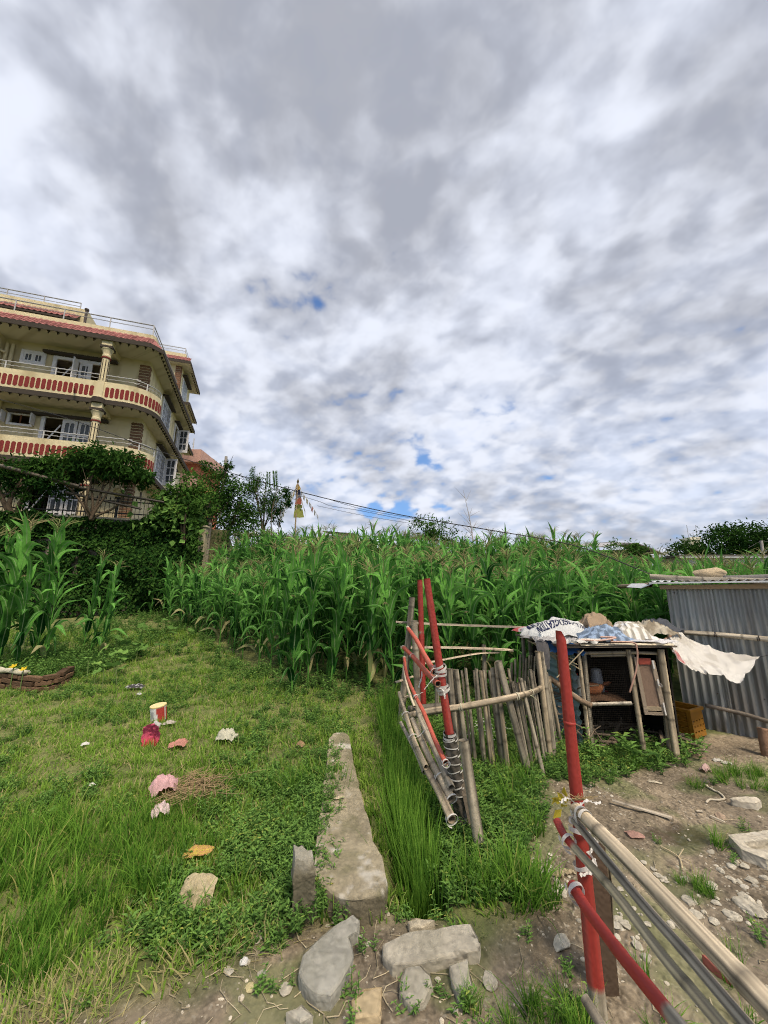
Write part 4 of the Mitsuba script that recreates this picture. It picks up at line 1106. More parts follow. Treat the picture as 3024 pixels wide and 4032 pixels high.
FL = [3.9, 6.87, 9.80, 12.87]                                        # undersides of ground floor, two balcony slabs, eave
doors = [(-3.86, -1.85, z + .2, z + 2.55) for z in FL[:3]]
small = [(-5.08, -4.22, FL[1] + 1.95, FL[1] + 2.48), (-5.08, -4.22, FL[2] + 2.02, FL[2] + 2.62)]
side_w = [(2.95, 4.85, FL[1] + .95, FL[1] + 2.62), (2.95, 4.85, FL[2] + .95, FL[2] + 2.68), (6.35, 7.4, FL[2] + 1.0, FL[2] + 2.6), (6.35, 7.4, FL[1] + 1.0, FL[1] + 2.55)]
holes = [(a, z0, b, z1) for a, b, z0, z1 in doors + small]
m = wall_slab(-9.5, 0, 3.3, 12.9, holes, lambda v: np.stack([v[:, 0], v[:, 2], v[:, 1]], 1))
hp('wall', (m[0], m[1][:, ::-1]), CREAM, stain=True)
m = wall_slab(.24, 8.6, 3.3, 12.9, [(a, z0, b, z1) for a, b, z0, z1 in side_w], lambda v: np.stack([-v[:, 2], v[:, 0], v[:, 1]], 1))
hp('wall', m, CREAM, stain=True)
hp('wall', box([-9.5, 8.36, 3.3], [-.24, 8.6, 12.9]), CREAM)
hp('wall', box([-9.5, .24, 3.3], [-9.26, 8.36, 12.9]), CREAM)
hp('wall', box([-9.5, -.42, 3.3], [-5.78, -.003, 12.86]), CREAM, label='projecting bay at the left end of the front')
hp('inner_wall', box([-9.2, 2.6, 3.3], [-1.6, 2.7, 12.86]), (.2, .17, .12))
hp('inner_wall', box([-1.6, 2.6, 3.3], [-1.5, 8.3, 12.86]), (.2, .17, .12))
for z in FL[:3]:
    hp('floor', box([-9.24, .26, z], [-.26, 8.34, z + .14]), (.3, .27, .2))


def balcony_line(off=0.0, n=14):
    """The curved front edge of a balcony, off metres inside it."""
    g = np.linspace(-np.pi / 2, 0, n)
    arc = np.stack([-.55 + (1.28 - off) * np.cos(g), -.02 + (1.26 - off) * np.sin(g)], 1)
    return np.vstack([[-9.5, -1.28 + off], arc])


def along(path, step, start=0.0):
    p = np.asarray(path, float)
    s = np.concatenate([[0], np.cumsum(np.linalg.norm(np.diff(p, axis=0), axis=1))])
    q = np.arange(start, s[-1], step)
    x = np.stack([np.interp(q, s, p[:, k]) for k in range(2)], 1)
    x2 = np.stack([np.interp(q + .02, s, p[:, k]) for k in range(2)], 1)
    return x, unit(x2 - x)


def strip(path, z0, z1, out, thick):
    """A band standing along a plan path, offset outwards."""
    p = np.asarray(path, float)
    t = unit(np.gradient(p, axis=0))
    n = np.stack([t[:, 1], -t[:, 0]], 1)
    a, b = p + n * out, p + n * (out - thick)
    m = len(p)
    v = np.vstack([np.column_stack([q, np.full(m, z)]) for q, z in ((a, z0), (a, z1), (b, z1), (b, z0))])
    i = np.arange(m - 1)
    f = []
    for k in range(4):
        o, w = k * m, ((k + 1) % 4) * m
        f += [np.stack([o + i, w + i, w + i + 1], 1), np.stack([o + i, w + i + 1, o + i + 1], 1)]
    f += [np.array([[0, 2 * m, m], [0, 3 * m, 2 * m], [m - 1, 2 * m - 1, 3 * m - 1], [m - 1, 3 * m - 1, 4 * m - 1]])]
    return v, np.vstack(f)[:, ::-1]


def pill(w, h, t):
    """An upright panel with round ends."""
    return prism(sg.LineString([(0, -h / 2 + w / 2), (0, h / 2 - w / 2)]).buffer(w / 2, quad_segs=3), 0, t)


for lv in (1, 2):
    z = FL[lv]
    bal = hp('balcony', prism(sg.Polygon(np.vstack([balcony_line(), [[.73, 8.9], [-.02, 8.9], [-.02, -.003], [-9.5, -.003]]])), z, z + .15), SOFFIT, stain=True)
    line = balcony_line()
    full = np.vstack([line, [[.73, 8.9]]])
    hp('fringe', strip(full, z - .06, z + .16, .022, .03), DARK, parent=bal)
    hp('parapet', strip(line, z + .165, z + 1.02, -.01, .10), CREAM, parent=bal, stain=True)
    x, t = along(line, .193, 1.4)
    for (px, py), (tx, ty) in zip(x, t):
        if abs(px + 1.42) < .16:
            continue
        v, f = pill(.146, .50, .014)
        o = np.array([px, py]) + .0 * np.array([ty, -tx])
        w = np.stack([o[0] + v[:, 0] * tx + (v[:, 2] - .012) * ty, o[1] + v[:, 0] * ty - (v[:, 2] - .012) * tx, z + .52 + v[:, 1]], 1)
        hp('panel', (w, f), MAROON, parent=bal, amp=.10)
    p3 = np.column_stack([line + [0, 0], np.full(len(line), 0)])
    for hz, r in ((1.36, .024), (1.19, .014)):
        q = smooth_path(np.column_stack([balcony_line(.06), np.full(len(line), z + hz)]), .25)
        hp('rail', sweep(q, r, 6), (.42, .43, .44), 'metal', parent=bal, smooth=True)
    x, t = along(balcony_line(.06), 1.75, 1.1)
    for px, py in list(x) + [balcony_line(.06)[-1]]:
        hp('baluster', sweep(np.array([[px, py, z + 1.0], [px, py, z + 1.35]]), .028, 6), (.50, .50, .48), 'metal', parent=bal)
    x, t = along(np.vstack([balcony_line(.10, 10), [[.62, 8.7]]]), .34, .5)
    for px, py in x:
        hp('bracket', join([box([px - .045, py - .045, z - .05], [px + .045, py + .045, z - .012]), box([px - .018, py - .018, z - .12], [px + .018, py + .018, z - .05])]), DARK, parent=bal)
# the eave over the top floor, its tiles and the parapet behind them
z = FL[3]
eave_line = np.array([[-9.5, -1.42], [.30, -1.42], [.76, -1.0], [.76, 8.95]])
eave = hp('eave', prism(sg.Polygon(np.vstack([eave_line, [[-9.5, 8.95]]])), z, z + .12), SOFFIT, stain=True)
hp('fringe', strip(eave_line, z - .07, z + .15, .025, .035), DARK, parent=eave)
x, t = along(np.array([[-9.5, -1.28], [.28, -1.28], [.62, -.95], [.62, 8.8]]), .34, .4)
for px, py in x:
    hp('bracket', join([box([px - .045, py - .045, z - .05], [px + .045, py + .045, z - .012]), box([px - .018, py - .018, z - .13], [px + .018, py + .018, z - .05])]), DARK, parent=eave)


def tile_mesh(w, h):
    """A pantile: hollow at the left, rolled at the right, thicker at its lower lip."""
    n = 5
    u = np.linspace(0, 1, n)
    prof = .030 * np.maximum(0, np.sin(np.pi * (u * 1.5 - .5))) - .006
    top = np.stack([u * w, np.full(n, 0), prof + .022], 1)
    bot = np.stack([u * w, np.full(n, h), prof], 1)
    lip = top - [0, 0, .022]
    v = np.vstack([top, bot, lip])
    i = np.arange(n - 1)
    f = np.vstack([np.stack([i, i + 1, i + 1 + n], 1), np.stack([i, i + 1 + n, i + n], 1), np.stack([i + 2 * n, i + 2 * n + 1, i + 1], 1), np.stack([i + 2 * n, i + 1, i], 1)])
    return v, f


def tile_band(parent, a0, a1, b0, z0, rise, run, rows, step, left=None):
    """Rows of tiles on a front slope from (b0, z0) up to (b0 + run, z0 + rise)."""
    L = math.hypot(rise, run)
    up, nrm = np.array([0, run / L, rise / L]), np.array([0, -rise / L, run / L])
    hp('tile_bed', (np.array([[a0, b0, z0], [a1, b0, z0], [a1, b0 + run, z0 + rise], [a0, b0 + run, z0 + rise]]) + nrm * -.004, np.array([[0, 1, 2], [0, 2, 3]])), TILE * .6, parent=parent)
    rngt = np.random.default_rng(int(abs(a0 * 100)) + rows)
    h = L / rows
    for r in range(rows):
        for k in range(int((a1 - a0) / step)):
            v, f = tile_mesh(step * .98, h * 1.06)
            w = np.array([a0 + k * step, b0, z0]) + v[:, :1] * [1, 0, 0] + (v[:, 1:2] + r * h) * up + v[:, 2:] * nrm + nrm * (.008 + rngt.uniform(0, .006))
            hp('tile', (w, f), TILE * rngt.uniform(.8, 1.18), parent=parent, amp=.06)


tile_band(eave, -6.2, .32, -1.40, z + .15, .52, .42, 4, .235)
# chamfer and side slope, tiles too far round to tell apart
hp('tile_slope', (np.array([[.32, -1.4, z + .15], [.74, -1.0, z + .15], [.34, -.82, z + .67], [.22, -.98, z + .67], [.74, 8.95, z + .15], [.34, 8.95, z + .67]]), np.array([[0, 1, 2], [0, 2, 3], [1, 4, 5], [1, 5, 2]])), TILE, parent=eave)
hp('parapet', strip(np.array([[-9.5, -.97], [.23, -.97], [.34, -.82], [.34, 8.9]]), z + .12, z + .88, 0, .14), CREAM, parent=eave, stain=True)
hp('roof_deck', box([-9.4, -.8, z + .125], [.2, 8.8, z + .2]), (.3, .29, .27), parent=eave)
for hz, r in ((1.42, .028), (1.22, .016)):
    for a, b in (((-9.5, -.92), (.20, -.92)), ((.20, -.92), (.27, 4.4))):
        hp('rail', sweep(np.array([[*a, z + hz], [*b, z + hz]]), r, 6), (.30, .31, .32), 'metal', parent=eave)
for px in np.arange(-8.8, .3, 1.8):
    hp('baluster', sweep(np.array([[px, -.92, z + .9], [px, -.92, z + 1.42]]), .026, 6), (.40, .40, .40), 'metal', parent=eave)
hp('baluster', sweep(np.array([[.2, -.92, z + .9], [.2, -.92, z + 1.42]]), .026, 6), (.40, .40, .40), 'metal', parent=eave)
hp('vent_pipe', join([sweep(np.array([[-2.9, -.2, z + .15], [-2.9, -.2, z + 2.05]]), .06, 8), sweep(np.array([[-2.9, -.2, z + 2.05], [-2.9, -.2, z + 2.12]]), .10, 8)]), (.07, .06, .06), label='dark vent pipe rising from the roof terrace')
# stair head room, set back on the roof
sh = hp('stair_head', box([-9.4, 1.3, z + .2], [-3.55, 5.5, z + 2.2]), CREAM, amp=.05, freq=1.0, label='set back upper storey with its own tiled skirt')
hp('skirt', box([-9.4, .82, z + 2.1], [-3.75, 1.298, z + 2.2]), DARK, parent=sh)
tile_band(sh, -7.0, -3.72, .82, z + 2.2, .46, .40, 3, .235)
hp('parapet', box([-9.4, 1.22, z + 2.2], [-3.5, 1.36, z + 3.05]), CREAM, parent=sh, stain=True)
hp('parapet', box([-3.64, 1.362, z + 2.2], [-3.5, 5.5, z + 3.05]), CREAM, parent=sh)
for hz, r in ((3.42, .028), (3.22, .016)):
    hp('rail', sweep(np.array([[-9.4, 1.3, z + hz], [-3.85, 1.3, z + hz]]), r, 6), (.30, .31, .32), 'metal', parent=sh)
for px in (-8.2, -6.9, -5.4, -3.85):
    hp('baluster', sweep(np.array([[px, 1.3, z + 3.0], [px, 1.3, z + 3.43]]), .026, 6), (.36, .36, .36), 'metal', parent=sh)
for k in range(5):
    hp('grille_bar', sweep(np.array([[-3.3 + .12 * k, .6, z + .9], [-3.3 + .12 * k, .6, z + 1.55]]), .016, 5), (.2, .2, .2), 'metal', parent=sh)
# columns on the balcony, beams, pipes, corner bricks
for lv in range(3):
    z0, z1 = FL[lv] + (.15 if lv else 0), FL[lv + 1]
    H = z1 - z0
    ca, cb = -1.42, -1.17
    col = hp('column', moved(lathe([(.0, 0), (.20, 0), (.20, .12), (.165, .2), (.15, .3), (.145, H - .85), (.17, H - .80), (.17, H - .74), (.15, H - .70), (.16, H - .62), (.20, H - .50), (.24, H - .44), (.24, H - .42), (0, H - .42)], 16), (ca, cb, z0)), CREAM, smooth=30 and False)
    for k in range(8):
        g = k * np.pi / 4 + .39
        hp('stripe', box([ca + .148 * math.cos(g) - .014, cb + .148 * math.sin(g) - .014, z0 + .35], [ca + .148 * math.cos(g) + .014, cb + .148 * math.sin(g) + .014, z0 + H - .98]), DARK, parent=col)
    hp('collar', moved(lathe([(.15, 0), (.182, .01), (.182, .06), (.15, .07)], 14), (ca, cb, z0 + H - .90)), MAROON, parent=col)
    hp('cap', box([ca - .24, cb - .22, z1 - .415], [ca + .24, cb + .24, z1 - .30]), DARK, parent=col)
    hp('cap', box([ca - .20, cb - .18, z1 - .30], [ca + .20, cb + .20, z1 - .003]), CREAM, parent=col)
    hp('cap', box([ca - .27, cb - .28, z1 + .0], [ca + .27, cb + .1, z1 + .17]), DARK, parent=col) if lv == 2 else hp('cap', prism(sg.Point(ca, cb - .06).buffer(.27), z1 - .055, z1 + .175), DARK, parent=col)
    if lv:
        hp('pedestal', box([ca - .13, cb - .165, z0 + .02], [ca + .13, cb - .075, z0 + .88]), CREAM, parent=col)
    hp('ceiling_beam', box([ca - .12, cb + .25, z1 - .26], [ca + .12, -.004, z1 - .003]), CREAM)
    hp('lintel_canopy', box([-4.25 if lv == 2 else -5.1, -.28, z1 - .46], [-1.35, -.004, z1 - .36]), DARK)
    rngq = np.random.default_rng(lv)
    n = int((H - .25) / .148)
    for k in range(n):
        q0 = z0 + .05 + k * .148
        hp('corner_brick', box([-.43, -.024, q0], [.024, .30 if k % 2 else .22, q0 + .112], .008), np.array([.16, .095, .06]) * rngq.uniform(.65, 1.25), amp=.2, freq=14)
for px in (-5.62, -5.42):
    hp('drain_pipe', sweep(np.array([[px, -.10, 3.6], [px, -.10, 12.6]]), .065, 8), CREAM * .95, smooth=False)
hp('drain_pipe', sweep(np.array([[-5.62, -.18, 12.1], [-6.4, -.55, 12.35], [-7.4, -.9, 12.6]]), .06, 8), CREAM * .95)


def arch_pane(w, h):
    return sg.box(-w / 2, 0, w / 2, h - w * .35).union(sg.Point(0, h - w * .42).buffer(w / 2, quad_segs=4).intersection(sg.box(-w, 0, w, h)))


def casement(win, x0, x1, z0, z1, P, arched=True, name='casement'):
    """One window leaf: a white board frame with two columns of panes; P maps (u, out, z)."""
    w, h = x1 - x0, z1 - z0
    leaf = sg.box(0, 0, w, h)
    pw = w * .27
    panes = []
    for cx in (w * .33, w * .67):
        if h > 1.2:
            panes.append(shapely.affinity.translate(arch_pane(pw, h * .25), cx, h * .68))
            panes += [sg.box(cx - pw / 2, h * .40, cx + pw / 2, h * .64), sg.box(cx - pw / 2, h * .12, cx + pw / 2, h * .36)]
        else:
            panes.append(shapely.affinity.translate(arch_pane(pw, h * .66), cx, h * .18))
    for g in panes:
        leaf = leaf.difference(g)
    v, f = prism(leaf, 0, .04)
    lk = part(win, name, (P(np.column_stack([x0 + v[:, 0], v[:, 2], z0 + v[:, 1]])), f), WHITE, amp=.05)
    v, f = prism(sg.box(w * .12, h * .06, w * .88, h * .96), .014, .02)
    part(lk, 'pane', (P(np.column_stack([x0 + v[:, 0], v[:, 2], z0 + v[:, 1]])), f), (.055, .065, .075), 'paint')
    return lk


def window(x0, x1, z0, z1, P, leaves, frame=.09, grille=False):
    """A white frame in an opening, with its casements: leaves lists (u0, u1) fractions that are shut."""
    ring = sg.box(x0 - .04, z0 - .04, x1 + .04, z1 + .04).difference(sg.box(x0 + frame, z0 + frame, x1 - frame, z1 - frame))
    v, f = prism(ring, -.035, .06)
    win = part(house, 'window', (P(np.column_stack([v[:, 0], v[:, 2], v[:, 1]])), f), WHITE, amp=.05)
    iw = x1 - x0 - 2 * frame
    for u0, u1 in leaves:
        casement(win, x0 + frame + iw * u0 + .004, x0 + frame + iw * u1 - .004, z0 + frame + .004, z1 - frame - .004, P)
    if grille:
        for k in range(1, 9):
            u = x0 + (x1 - x0) * k / 9
            part(win, 'grille_bar', (P(box([u - .012, .066, z0], [u + .012, .085, z1])[0]), box([0, 0, 0], [1, 1, 1])[1]), (.42, .44, .50), 'metal')
        for k in (1, 2, 3, 4):
            q = z0 + (z1 - z0) * k / 5
            part(win, 'grille_bar', (P(box([x0, .087, q - .012], [x1, .105, q + .012])[0]), box([0, 0, 0], [1, 1, 1])[1]), (.42, .44, .50), 'metal')
    return win


PF = lambda v: hw_((np.column_stack([v[:, 0], -v[:, 1], v[:, 2]]), np.zeros((0, 3), int)))[0]      # front wall
PS = lambda v: hw_((np.column_stack([v[:, 1], v[:, 0], v[:, 2]]), np.zeros((0, 3), int)))[0]       # side wall
for k, (a, b, z0, z1) in enumerate(doors):
    w = window(a, b, z0, z1, PF, [[(.70, 1.0), (.36, .68)], [(.36, .68), (.70, 1.0)], [(.5, .78)]][k], .10)
    if k == 2:                                                       # a leaf swung out and a brace across the gap
        part(w, 'casement', hw_(box([-2.94, -.50, z0 + .1], [-2.90, -.03, z1 - .1])), WHITE)
    part(w, 'brace', hw_(beam([a + .12, -.05, z0 + .85], [a + .72, -.05, z0 + 1.95], .03, .05)), WHITE)
    if k == 2:
        part(w, 'mullion', hw_(box([-2.52, -.03, z0 + .1], [-2.44, .03, z1 - .1])), WHITE)
window(*small[1], PF, [(0, .5), (.5, 1)], .06)
w = window(*small[0], PF, [], .06)
part(w, 'shutter', hw_(box([-5.22, -.34, small[0][2] + .02], [-5.18, -.03, small[0][3] - .02])), WHITE * .85)
part(w, 'shutter', hw_(box([-4.16, -.36, small[0][2] + .02], [-4.12, -.03, small[0][3] - .02])), WHITE * .85)
part(w, 'mullion', hw_(box([-4.67, -.02, small[0][2] + .06], [-4.63, .02, small[0][3] - .06])), (.15, .06, .03))
for k, (a, b, z0, z1) in enumerate(side_w):
    w = window(a, b, z0, z1, PS, [(0, .33), (.34, .66)] if k < 2 else [], .08, k < 2)
    hp('lintel_canopy', box([.004, a - .15, z1 + .04], [.30, b + .15, z1 + .13]), DARK)
    hp('lintel_canopy', box([.004, a - .1, z1 + .133], [.26, b + .1, z1 + .17]), CREAM)
for (b0, z0, z1) in ((7.42, side_w[2][2], side_w[2][3]), (4.9, side_w[0][2], side_w[0][3])):
    Q = lambda v: hw_((np.column_stack([v[:, 0], b0 + .10 - v[:, 1] - .22 * v[:, 0], v[:, 2]]), np.zeros((0, 3), int)))[0]
    casement(house, .05, .72, z0, z1, Q, name='shutter')
part(house, 'meter_box', hw_(box([.004, 1.15, 6.2], [.05, 1.3, 6.45])), (.12, .11, .1))
part(house, 'vent_pipe', hw_(sweep(np.array([[-2.35, -1.27, 10.25], [-2.2, -1.62, 10.12]]), .035, 7)), MAROON * .7)
# the taller block at the back
bk = hp('rear_block', box([-7, 9.7, 3.3], [-.75, 13.6, 18.5]), CREAM, amp=.05, freq=.8, label='taller rear block with its own eaves')
for zz in (12.87, 15.75, 18.5):
    a0 = -.75 if zz < 18 else -7.0
    hp('eave', prism(sg.box(a0, 9.2 if zz > 18 else 10.4, -.05, 14.1), zz, zz + .14), SOFFIT, parent=bk)
    hp('fringe', strip(np.array([[a0, 9.2 if zz > 18 else 10.4], [-.05, 9.2 if zz > 18 else 10.4], [-.05, 14.1]]), zz - .06, zz + .16, .02, .03), DARK, parent=bk)
    for k in range(10):
        hp('bracket', box([-.2, 10.6 + .34 * k, zz - .12], [-.14, 10.66 + .34 * k, zz - .01]), DARK, parent=bk)
tile_band(bk, -4.2, -.1, 9.2, 18.66, .50, .42, 4, .235)
hp('parapet', box([-7, 9.62, 18.64], [-.5, 13.7, 19.45]), CREAM, parent=bk)
for hz, r in ((19.95, .03), (19.72, .018)):
    hp('rail', sweep(np.array([[-7, 9.7, hz], [-.6, 9.7, hz], [-.6, 13.6, hz]]), r, 6), (.30, .31, .32), 'metal', parent=bk)
for px in (-3.9, -2.2, -.6):
    hp('baluster', sweep(np.array([[px, 9.7, 19.4], [px, 9.7, 19.95]]), .026, 6), (.36, .36, .36), 'metal', parent=bk)
for k in range(16):
    hp('corner_brick', box([-1.12, 9.67, 15.95 + k * .155], [-.72, 9.95, 16.07 + k * .155], .008), np.array([.16, .085, .055]) * (.8 + .4 * ((k * 7) % 5) / 5), parent=bk)
wz = hp('window', box([-.745, 10.6, 16.4], [-.70, 12.4, 18.0]), WHITE, parent=bk)
hp('pane', box([-.70, 10.75, 16.5], [-.69, 11.5, 17.9]), (.16, .19, .20), 'paint', parent=bk)
hp('pane', box([-.70, 11.6, 16.5], [-.69, 12.3, 17.9]), (.16, .19, .20), 'paint', parent=bk)
hp('lintel_canopy', box([-.745, 10.4, 18.05], [-.42, 12.6, 18.16]), DARK, parent=bk)

# pink house behind
pk = thing('pink_house', 'pink and orange house seen behind the right end of the yellow house', 'house')
PINK, ORANGE = (.45, .28, .24), (.42, .15, .09)
pc = np.array([-16.9, 33.5])
part(pk, 'parapet', box([pc[0] - 6, pc[1], 13.4], [pc[0], pc[1] + 6, 14.6]), PINK, amp=.06, freq=.7)
part(pk, 'wall', box([pc[0] - 6, pc[1] + .6, 8], [pc[0] - .6, pc[1] + 6, 13.4]), ORANGE, amp=.08, freq=.8)
part(pk, 'parapet', box([pc[0] - 6, pc[1] - .2, 10.4], [pc[0] - .3, pc[1] + .6, 12.2]), PINK)
part(pk, 'pole', sweep(np.array([[pc[0] - .9, pc[1] + .3, 14.6], [pc[0] - .9, pc[1] + .3, 15.8]]), .05, 6), (.5, .5, .5), 'metal')
part(pk, 'pot_plant', leaf_quads(np.array([pc[0] - 1.6, pc[1] + .2, 14.6]) + np.random.default_rng(3).normal(0, [.18, .1, .5], (60, 3)) + [0, 0, .7], np.random.default_rng(4).normal(0, 1, (60, 3)), np.random.default_rng(5).normal(0, 1, (60, 3)), .22, .5), (.05, .1, .03), 'film')

# ---------------------------------------------------------------- garden wall, iron fence, ivy
FL0, FR0 = np.array([-14.8, 12.75, 0]), np.array([-7.05, 15.42, 0])
fd = unit(FR0 - FL0)
fn = np.array([fd[1], -fd[0], 0])                                   # towards the field
Lw = np.linalg.norm(FR0 - FL0)


def along_wall(m, z=0.0):
    v, f = vf(m)
    return FL0 + v[:, :1] * fd - v[:, 1:2] * fn + v[:, 2:] * np.array([0, 0, 1.0]), f


gw = thing('garden_wall', 'high retaining wall of the garden below the iron fence, hidden under ivy', 'wall')
part(gw, 'masonry', along_wall(box([0, 0, -.2], [Lw, .3, 4.3])), (.20, .185, .15))
part(gw, 'coping', along_wall(box([0, -.05, 4.3], [Lw, .35, 4.37])), (.42, .39, .31))
scene['garden'] = mikit.ply(along_wall(box([-8, .3, 2.6], [Lw + .6, 16, 4.16])), 'rough', smooth=False, color=np.tile([.10, .10, .05], (8, 1)))
labels['garden'] = {'label': 'raised garden ground of the yellow house', 'category': 'ground', 'kind': 'structure'}
pl = thing('wall_pillar', 'mossy cream concrete pillar at the right corner of the ivy wall', 'pillar')
pp = np.array([-7.15, 15.05, 0])
part(pl, 'shaft', box(pp + [-.13, -.13, .6], pp + [.13, .13, 4.1], .02), (.27, .245, .165), amp=.3, freq=3)
part(pl, 'cap', box(pp + [-.17, -.17, 4.1], pp + [.17, .17, 4.18], .02), (.38, .34, .24), amp=.3)
fe = thing('iron_fence', 'black iron garden fence with spear tips on top of the ivy wall', 'fence')
for k in range(int(Lw / .145)):
    s = .07 + k * .145
    part(fe, 'bar', along_wall(join([sweep(np.array([[s, .12, 4.36], [s, .12, 5.10]]), .009, 5, False), sweep(np.array([[s, .12, 5.10], [s, .12, 5.13], [s, .12, 5.24]]), [.012, .026, .001], 5)])), (.025, .025, .025), 'metal')
for zz in (4.55, 5.02):
    part(fe, 'rail', along_wall(box([0, .10, zz], [Lw, .14, zz + .04])), (.025, .025, .025), 'metal')
lp = thing('garden_lamp', 'round cream globe lamp on a black post among the fence bars', 'lamp')
part(lp, 'post', sweep(np.array([[-10.23, 14.35, 4.2], [-10.23, 14.35, 5.12]]), .05, 8), (.03, .03, .03), 'metal')
part(lp, 'collar', moved(lathe([(.05, 0), (.09, .04), (.09, .08), (.04, .1)], 12), (-10.23, 14.35, 5.1)), (.03, .03, .03), 'metal')
part(lp, 'globe', moved(trimesh.creation.icosphere(subdivisions=3, radius=.20), (-10.23, 14.35, 5.37)), (.68, .56, .30), 'paint', True, amp=.03)
for k, (name, p, q, r) in enumerate([('pipe_l', (-13.6, 12.5, 5.95), (-10.9, 13.25, 5.30), .075), ('b', (-11.2, 13.2, 5.30), (-8.3, 14.1, 4.92), .05), ('c', (-11.4, 13.3, 5.1), (-9.0, 13.9, 4.62), .045)]):
    bm = thing('leaning_pole', ['thick dark bamboo pole slanting down before the left end of the garden fence', 'dark pole lying across the fence bars beside the globe lamp', 'lower dark pole slanting across the fence under the garden tree'][k], 'pole')
    m, c = bamboo([p, q], r, r * .85, 40 + k, base=np.array([.10, .085, .065]))
    c = c * [.75, .28, .22][k]
    part(bm, 'cane', m, c, 'semi', True)

rng = np.random.default_rng(600)


def leaf_sheet(n, pos, nrm, size, droop, tone, seed, width=.62):
    r = np.random.default_rng(seed)
    d = r.normal(0, .6, (n, 3)) + np.array([0, 0, -droop]) + nrm * .35
    N = nrm + r.normal(0, .45, (n, 3)) + [0, 0, .45]
    return leaf_quads(pos, d, N, size * r.uniform(.55, 1.25, n), width), quad_uv(np.clip(r.normal(tone, .22, n), -.2, 1.05))


# ivy over the wall: a bulging skin, thin in places, spilling over the top
n = 34000
s = rng.uniform(-1.5, Lw - .15, n)
h = rng.uniform(0, 1, n)
top = 4.28 + .40 * (meshkit.fbm(np.stack([s * .8, 0 * s, 0 * s], -1), 3, 61) - .4)
base = gz(FL0[0] + s * fd[0], FL0[1] + s * fd[1])
z = base + (top - base) * h ** .85
bul = meshkit.fbm(np.stack([s * 1.1, z * 1.1, 0 * s], -1), 4, 62)
out = .08 + 1.15 * np.clip(bul - .30, 0, 1) + .30 * (1 - h) + rng.uniform(-.16, .05, n)
pos = FL0 + s[:, None] * fd + fn * out[:, None] + np.stack([0 * s, 0 * s, z], -1)
gap = meshkit.fbm(np.stack([s * 2.3, z * 2.3, 0 * s], -1), 3, 64)
keep = gap > .27
m, uv = leaf_sheet(keep.sum(), pos[keep], np.broadcast_to(fn, (keep.sum(), 3)), .135, .9, .20, 63)
leafpart('ivy', m, uv, 'tree_leaf')
labels['ivy'] = {'label': 'dense dark ivy curtain covering the garden wall down to the grass', 'category': 'ivy', 'kind': 'stuff'}
# large pale creeper leaves over the right end of the fence
n = 420
s = Lw - .2 - np.abs(rng.normal(0, 1.0, n))
z = 4.65 + rng.normal(0, .36, n)
pos = FL0 + s[:, None] * fd + fn * (.28 + .35 * rng.random((n, 1))) + np.stack([0 * s, 0 * s, z], -1)
m, uv = leaf_sheet(n, pos, np.broadcast_to(fn, (n, 3)), .24, .7, .62, 65, .85)
cr = thing('squash_creeper', 'large leaved pale green creeper hanging over the right end of the iron fence', 'creeper')
leafpart(cr + '__leaves', m, uv, 'broad_leaf')
labels[cr + '__leaves'] = {'kind': 'stuff'}
pts = FL0 + fd * (Lw - .1) + fn * .2
part(cr, 'stem', sweep(smooth_path([pts + [0, 0, 1.0], pts + fn * .1 + [0, 0, 2.4], pts - fd * .3 + [0, 0, 3.8], pts - fd * 1.2 + [0, 0, 4.8]], .2), .02, 5), (.09, .09, .04))


# ---------------------------------------------------------------- trees
def tree(key, base, trunk_r, forks, blobs, leaf, n, tone, bsdf='tree_leaf', width=.42, seed=0, bark=(.085, .065, .045), droop=.5, hollow=.35, spikes=0):
    """forks: end points of the main limbs; blobs: (centre, radii) of the crown's clumps."""
    r = np.random.default_rng(seed)
    base = np.asarray(base, float)
    ms = []
    for k, e in enumerate(forks):
        e = np.asarray(e, float)
        mid = base * .55 + e * .45 + r.normal(0, .07, 3) * np.linalg.norm(e - base)
        b0 = base + r.normal(0, trunk_r * .5, 3) * [1, 1, 0]
        path = smooth_path([b0, b0 * .8 + mid * .2 + [0, 0, .05], mid, e], .12)
        ms.append(sweep(path, trunk_r * np.linspace(1, .28, len(path)), 7))
        for q in range(3):                                            # twigs that fan out into the crown
            a = path[int(len(path) * (.5 + .15 * q))]
            b = e + r.normal(0, .17, 3) * np.linalg.norm(e - base) * .5
            tp = smooth_path([a, (a + b) / 2 + r.normal(0, .08, 3), b], .15)
            ms.append(sweep(tp, trunk_r * .35 * np.linspace(1, .25, len(tp)), 5))
    part(key, 'trunk', join(ms), bark, smooth=True, amp=.3, freq=5)
    P, N, tt = [], [], []
    vol = np.array([np.prod(b[1]) ** (2 / 3) for b in blobs])
    for (c, rad), w in zip(blobs, vol / vol.sum()):
        k = int(n * w)
        clumps = max(4, int(k / 26))
        cd = unit(r.normal(size=(clumps, 3)) + [0, 0, .25])
        cc = np.asarray(c) + cd * np.asarray(rad) * (hollow + (1 - hollow) * r.random((clumps, 1)) ** .5)
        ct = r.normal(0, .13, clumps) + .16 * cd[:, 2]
        who = r.integers(0, clumps, k)
        q = cc[who] + r.normal(0, .19, (k, 3)) * np.mean(rad) * .9
        P.append(q)
        N.append(unit(q - np.asarray(c)) + [0, 0, .35])
        tt.append(tone + ct[who] + r.normal(0, .12, k))
    P, N, tt = np.vstack(P), np.vstack(N), np.concatenate(tt)
    k = len(P)
    d = N * .5 + r.normal(0, .6, (k, 3)) + [0, 0, -droop]
    m = leaf_quads(P, d, N + r.normal(0, .4, (k, 3)), leaf * r.uniform(.6, 1.2, k), width)
    leafpart(key + '__crown', m, quad_uv(np.clip(tt, -.2, 1.1)), bsdf)
    return key


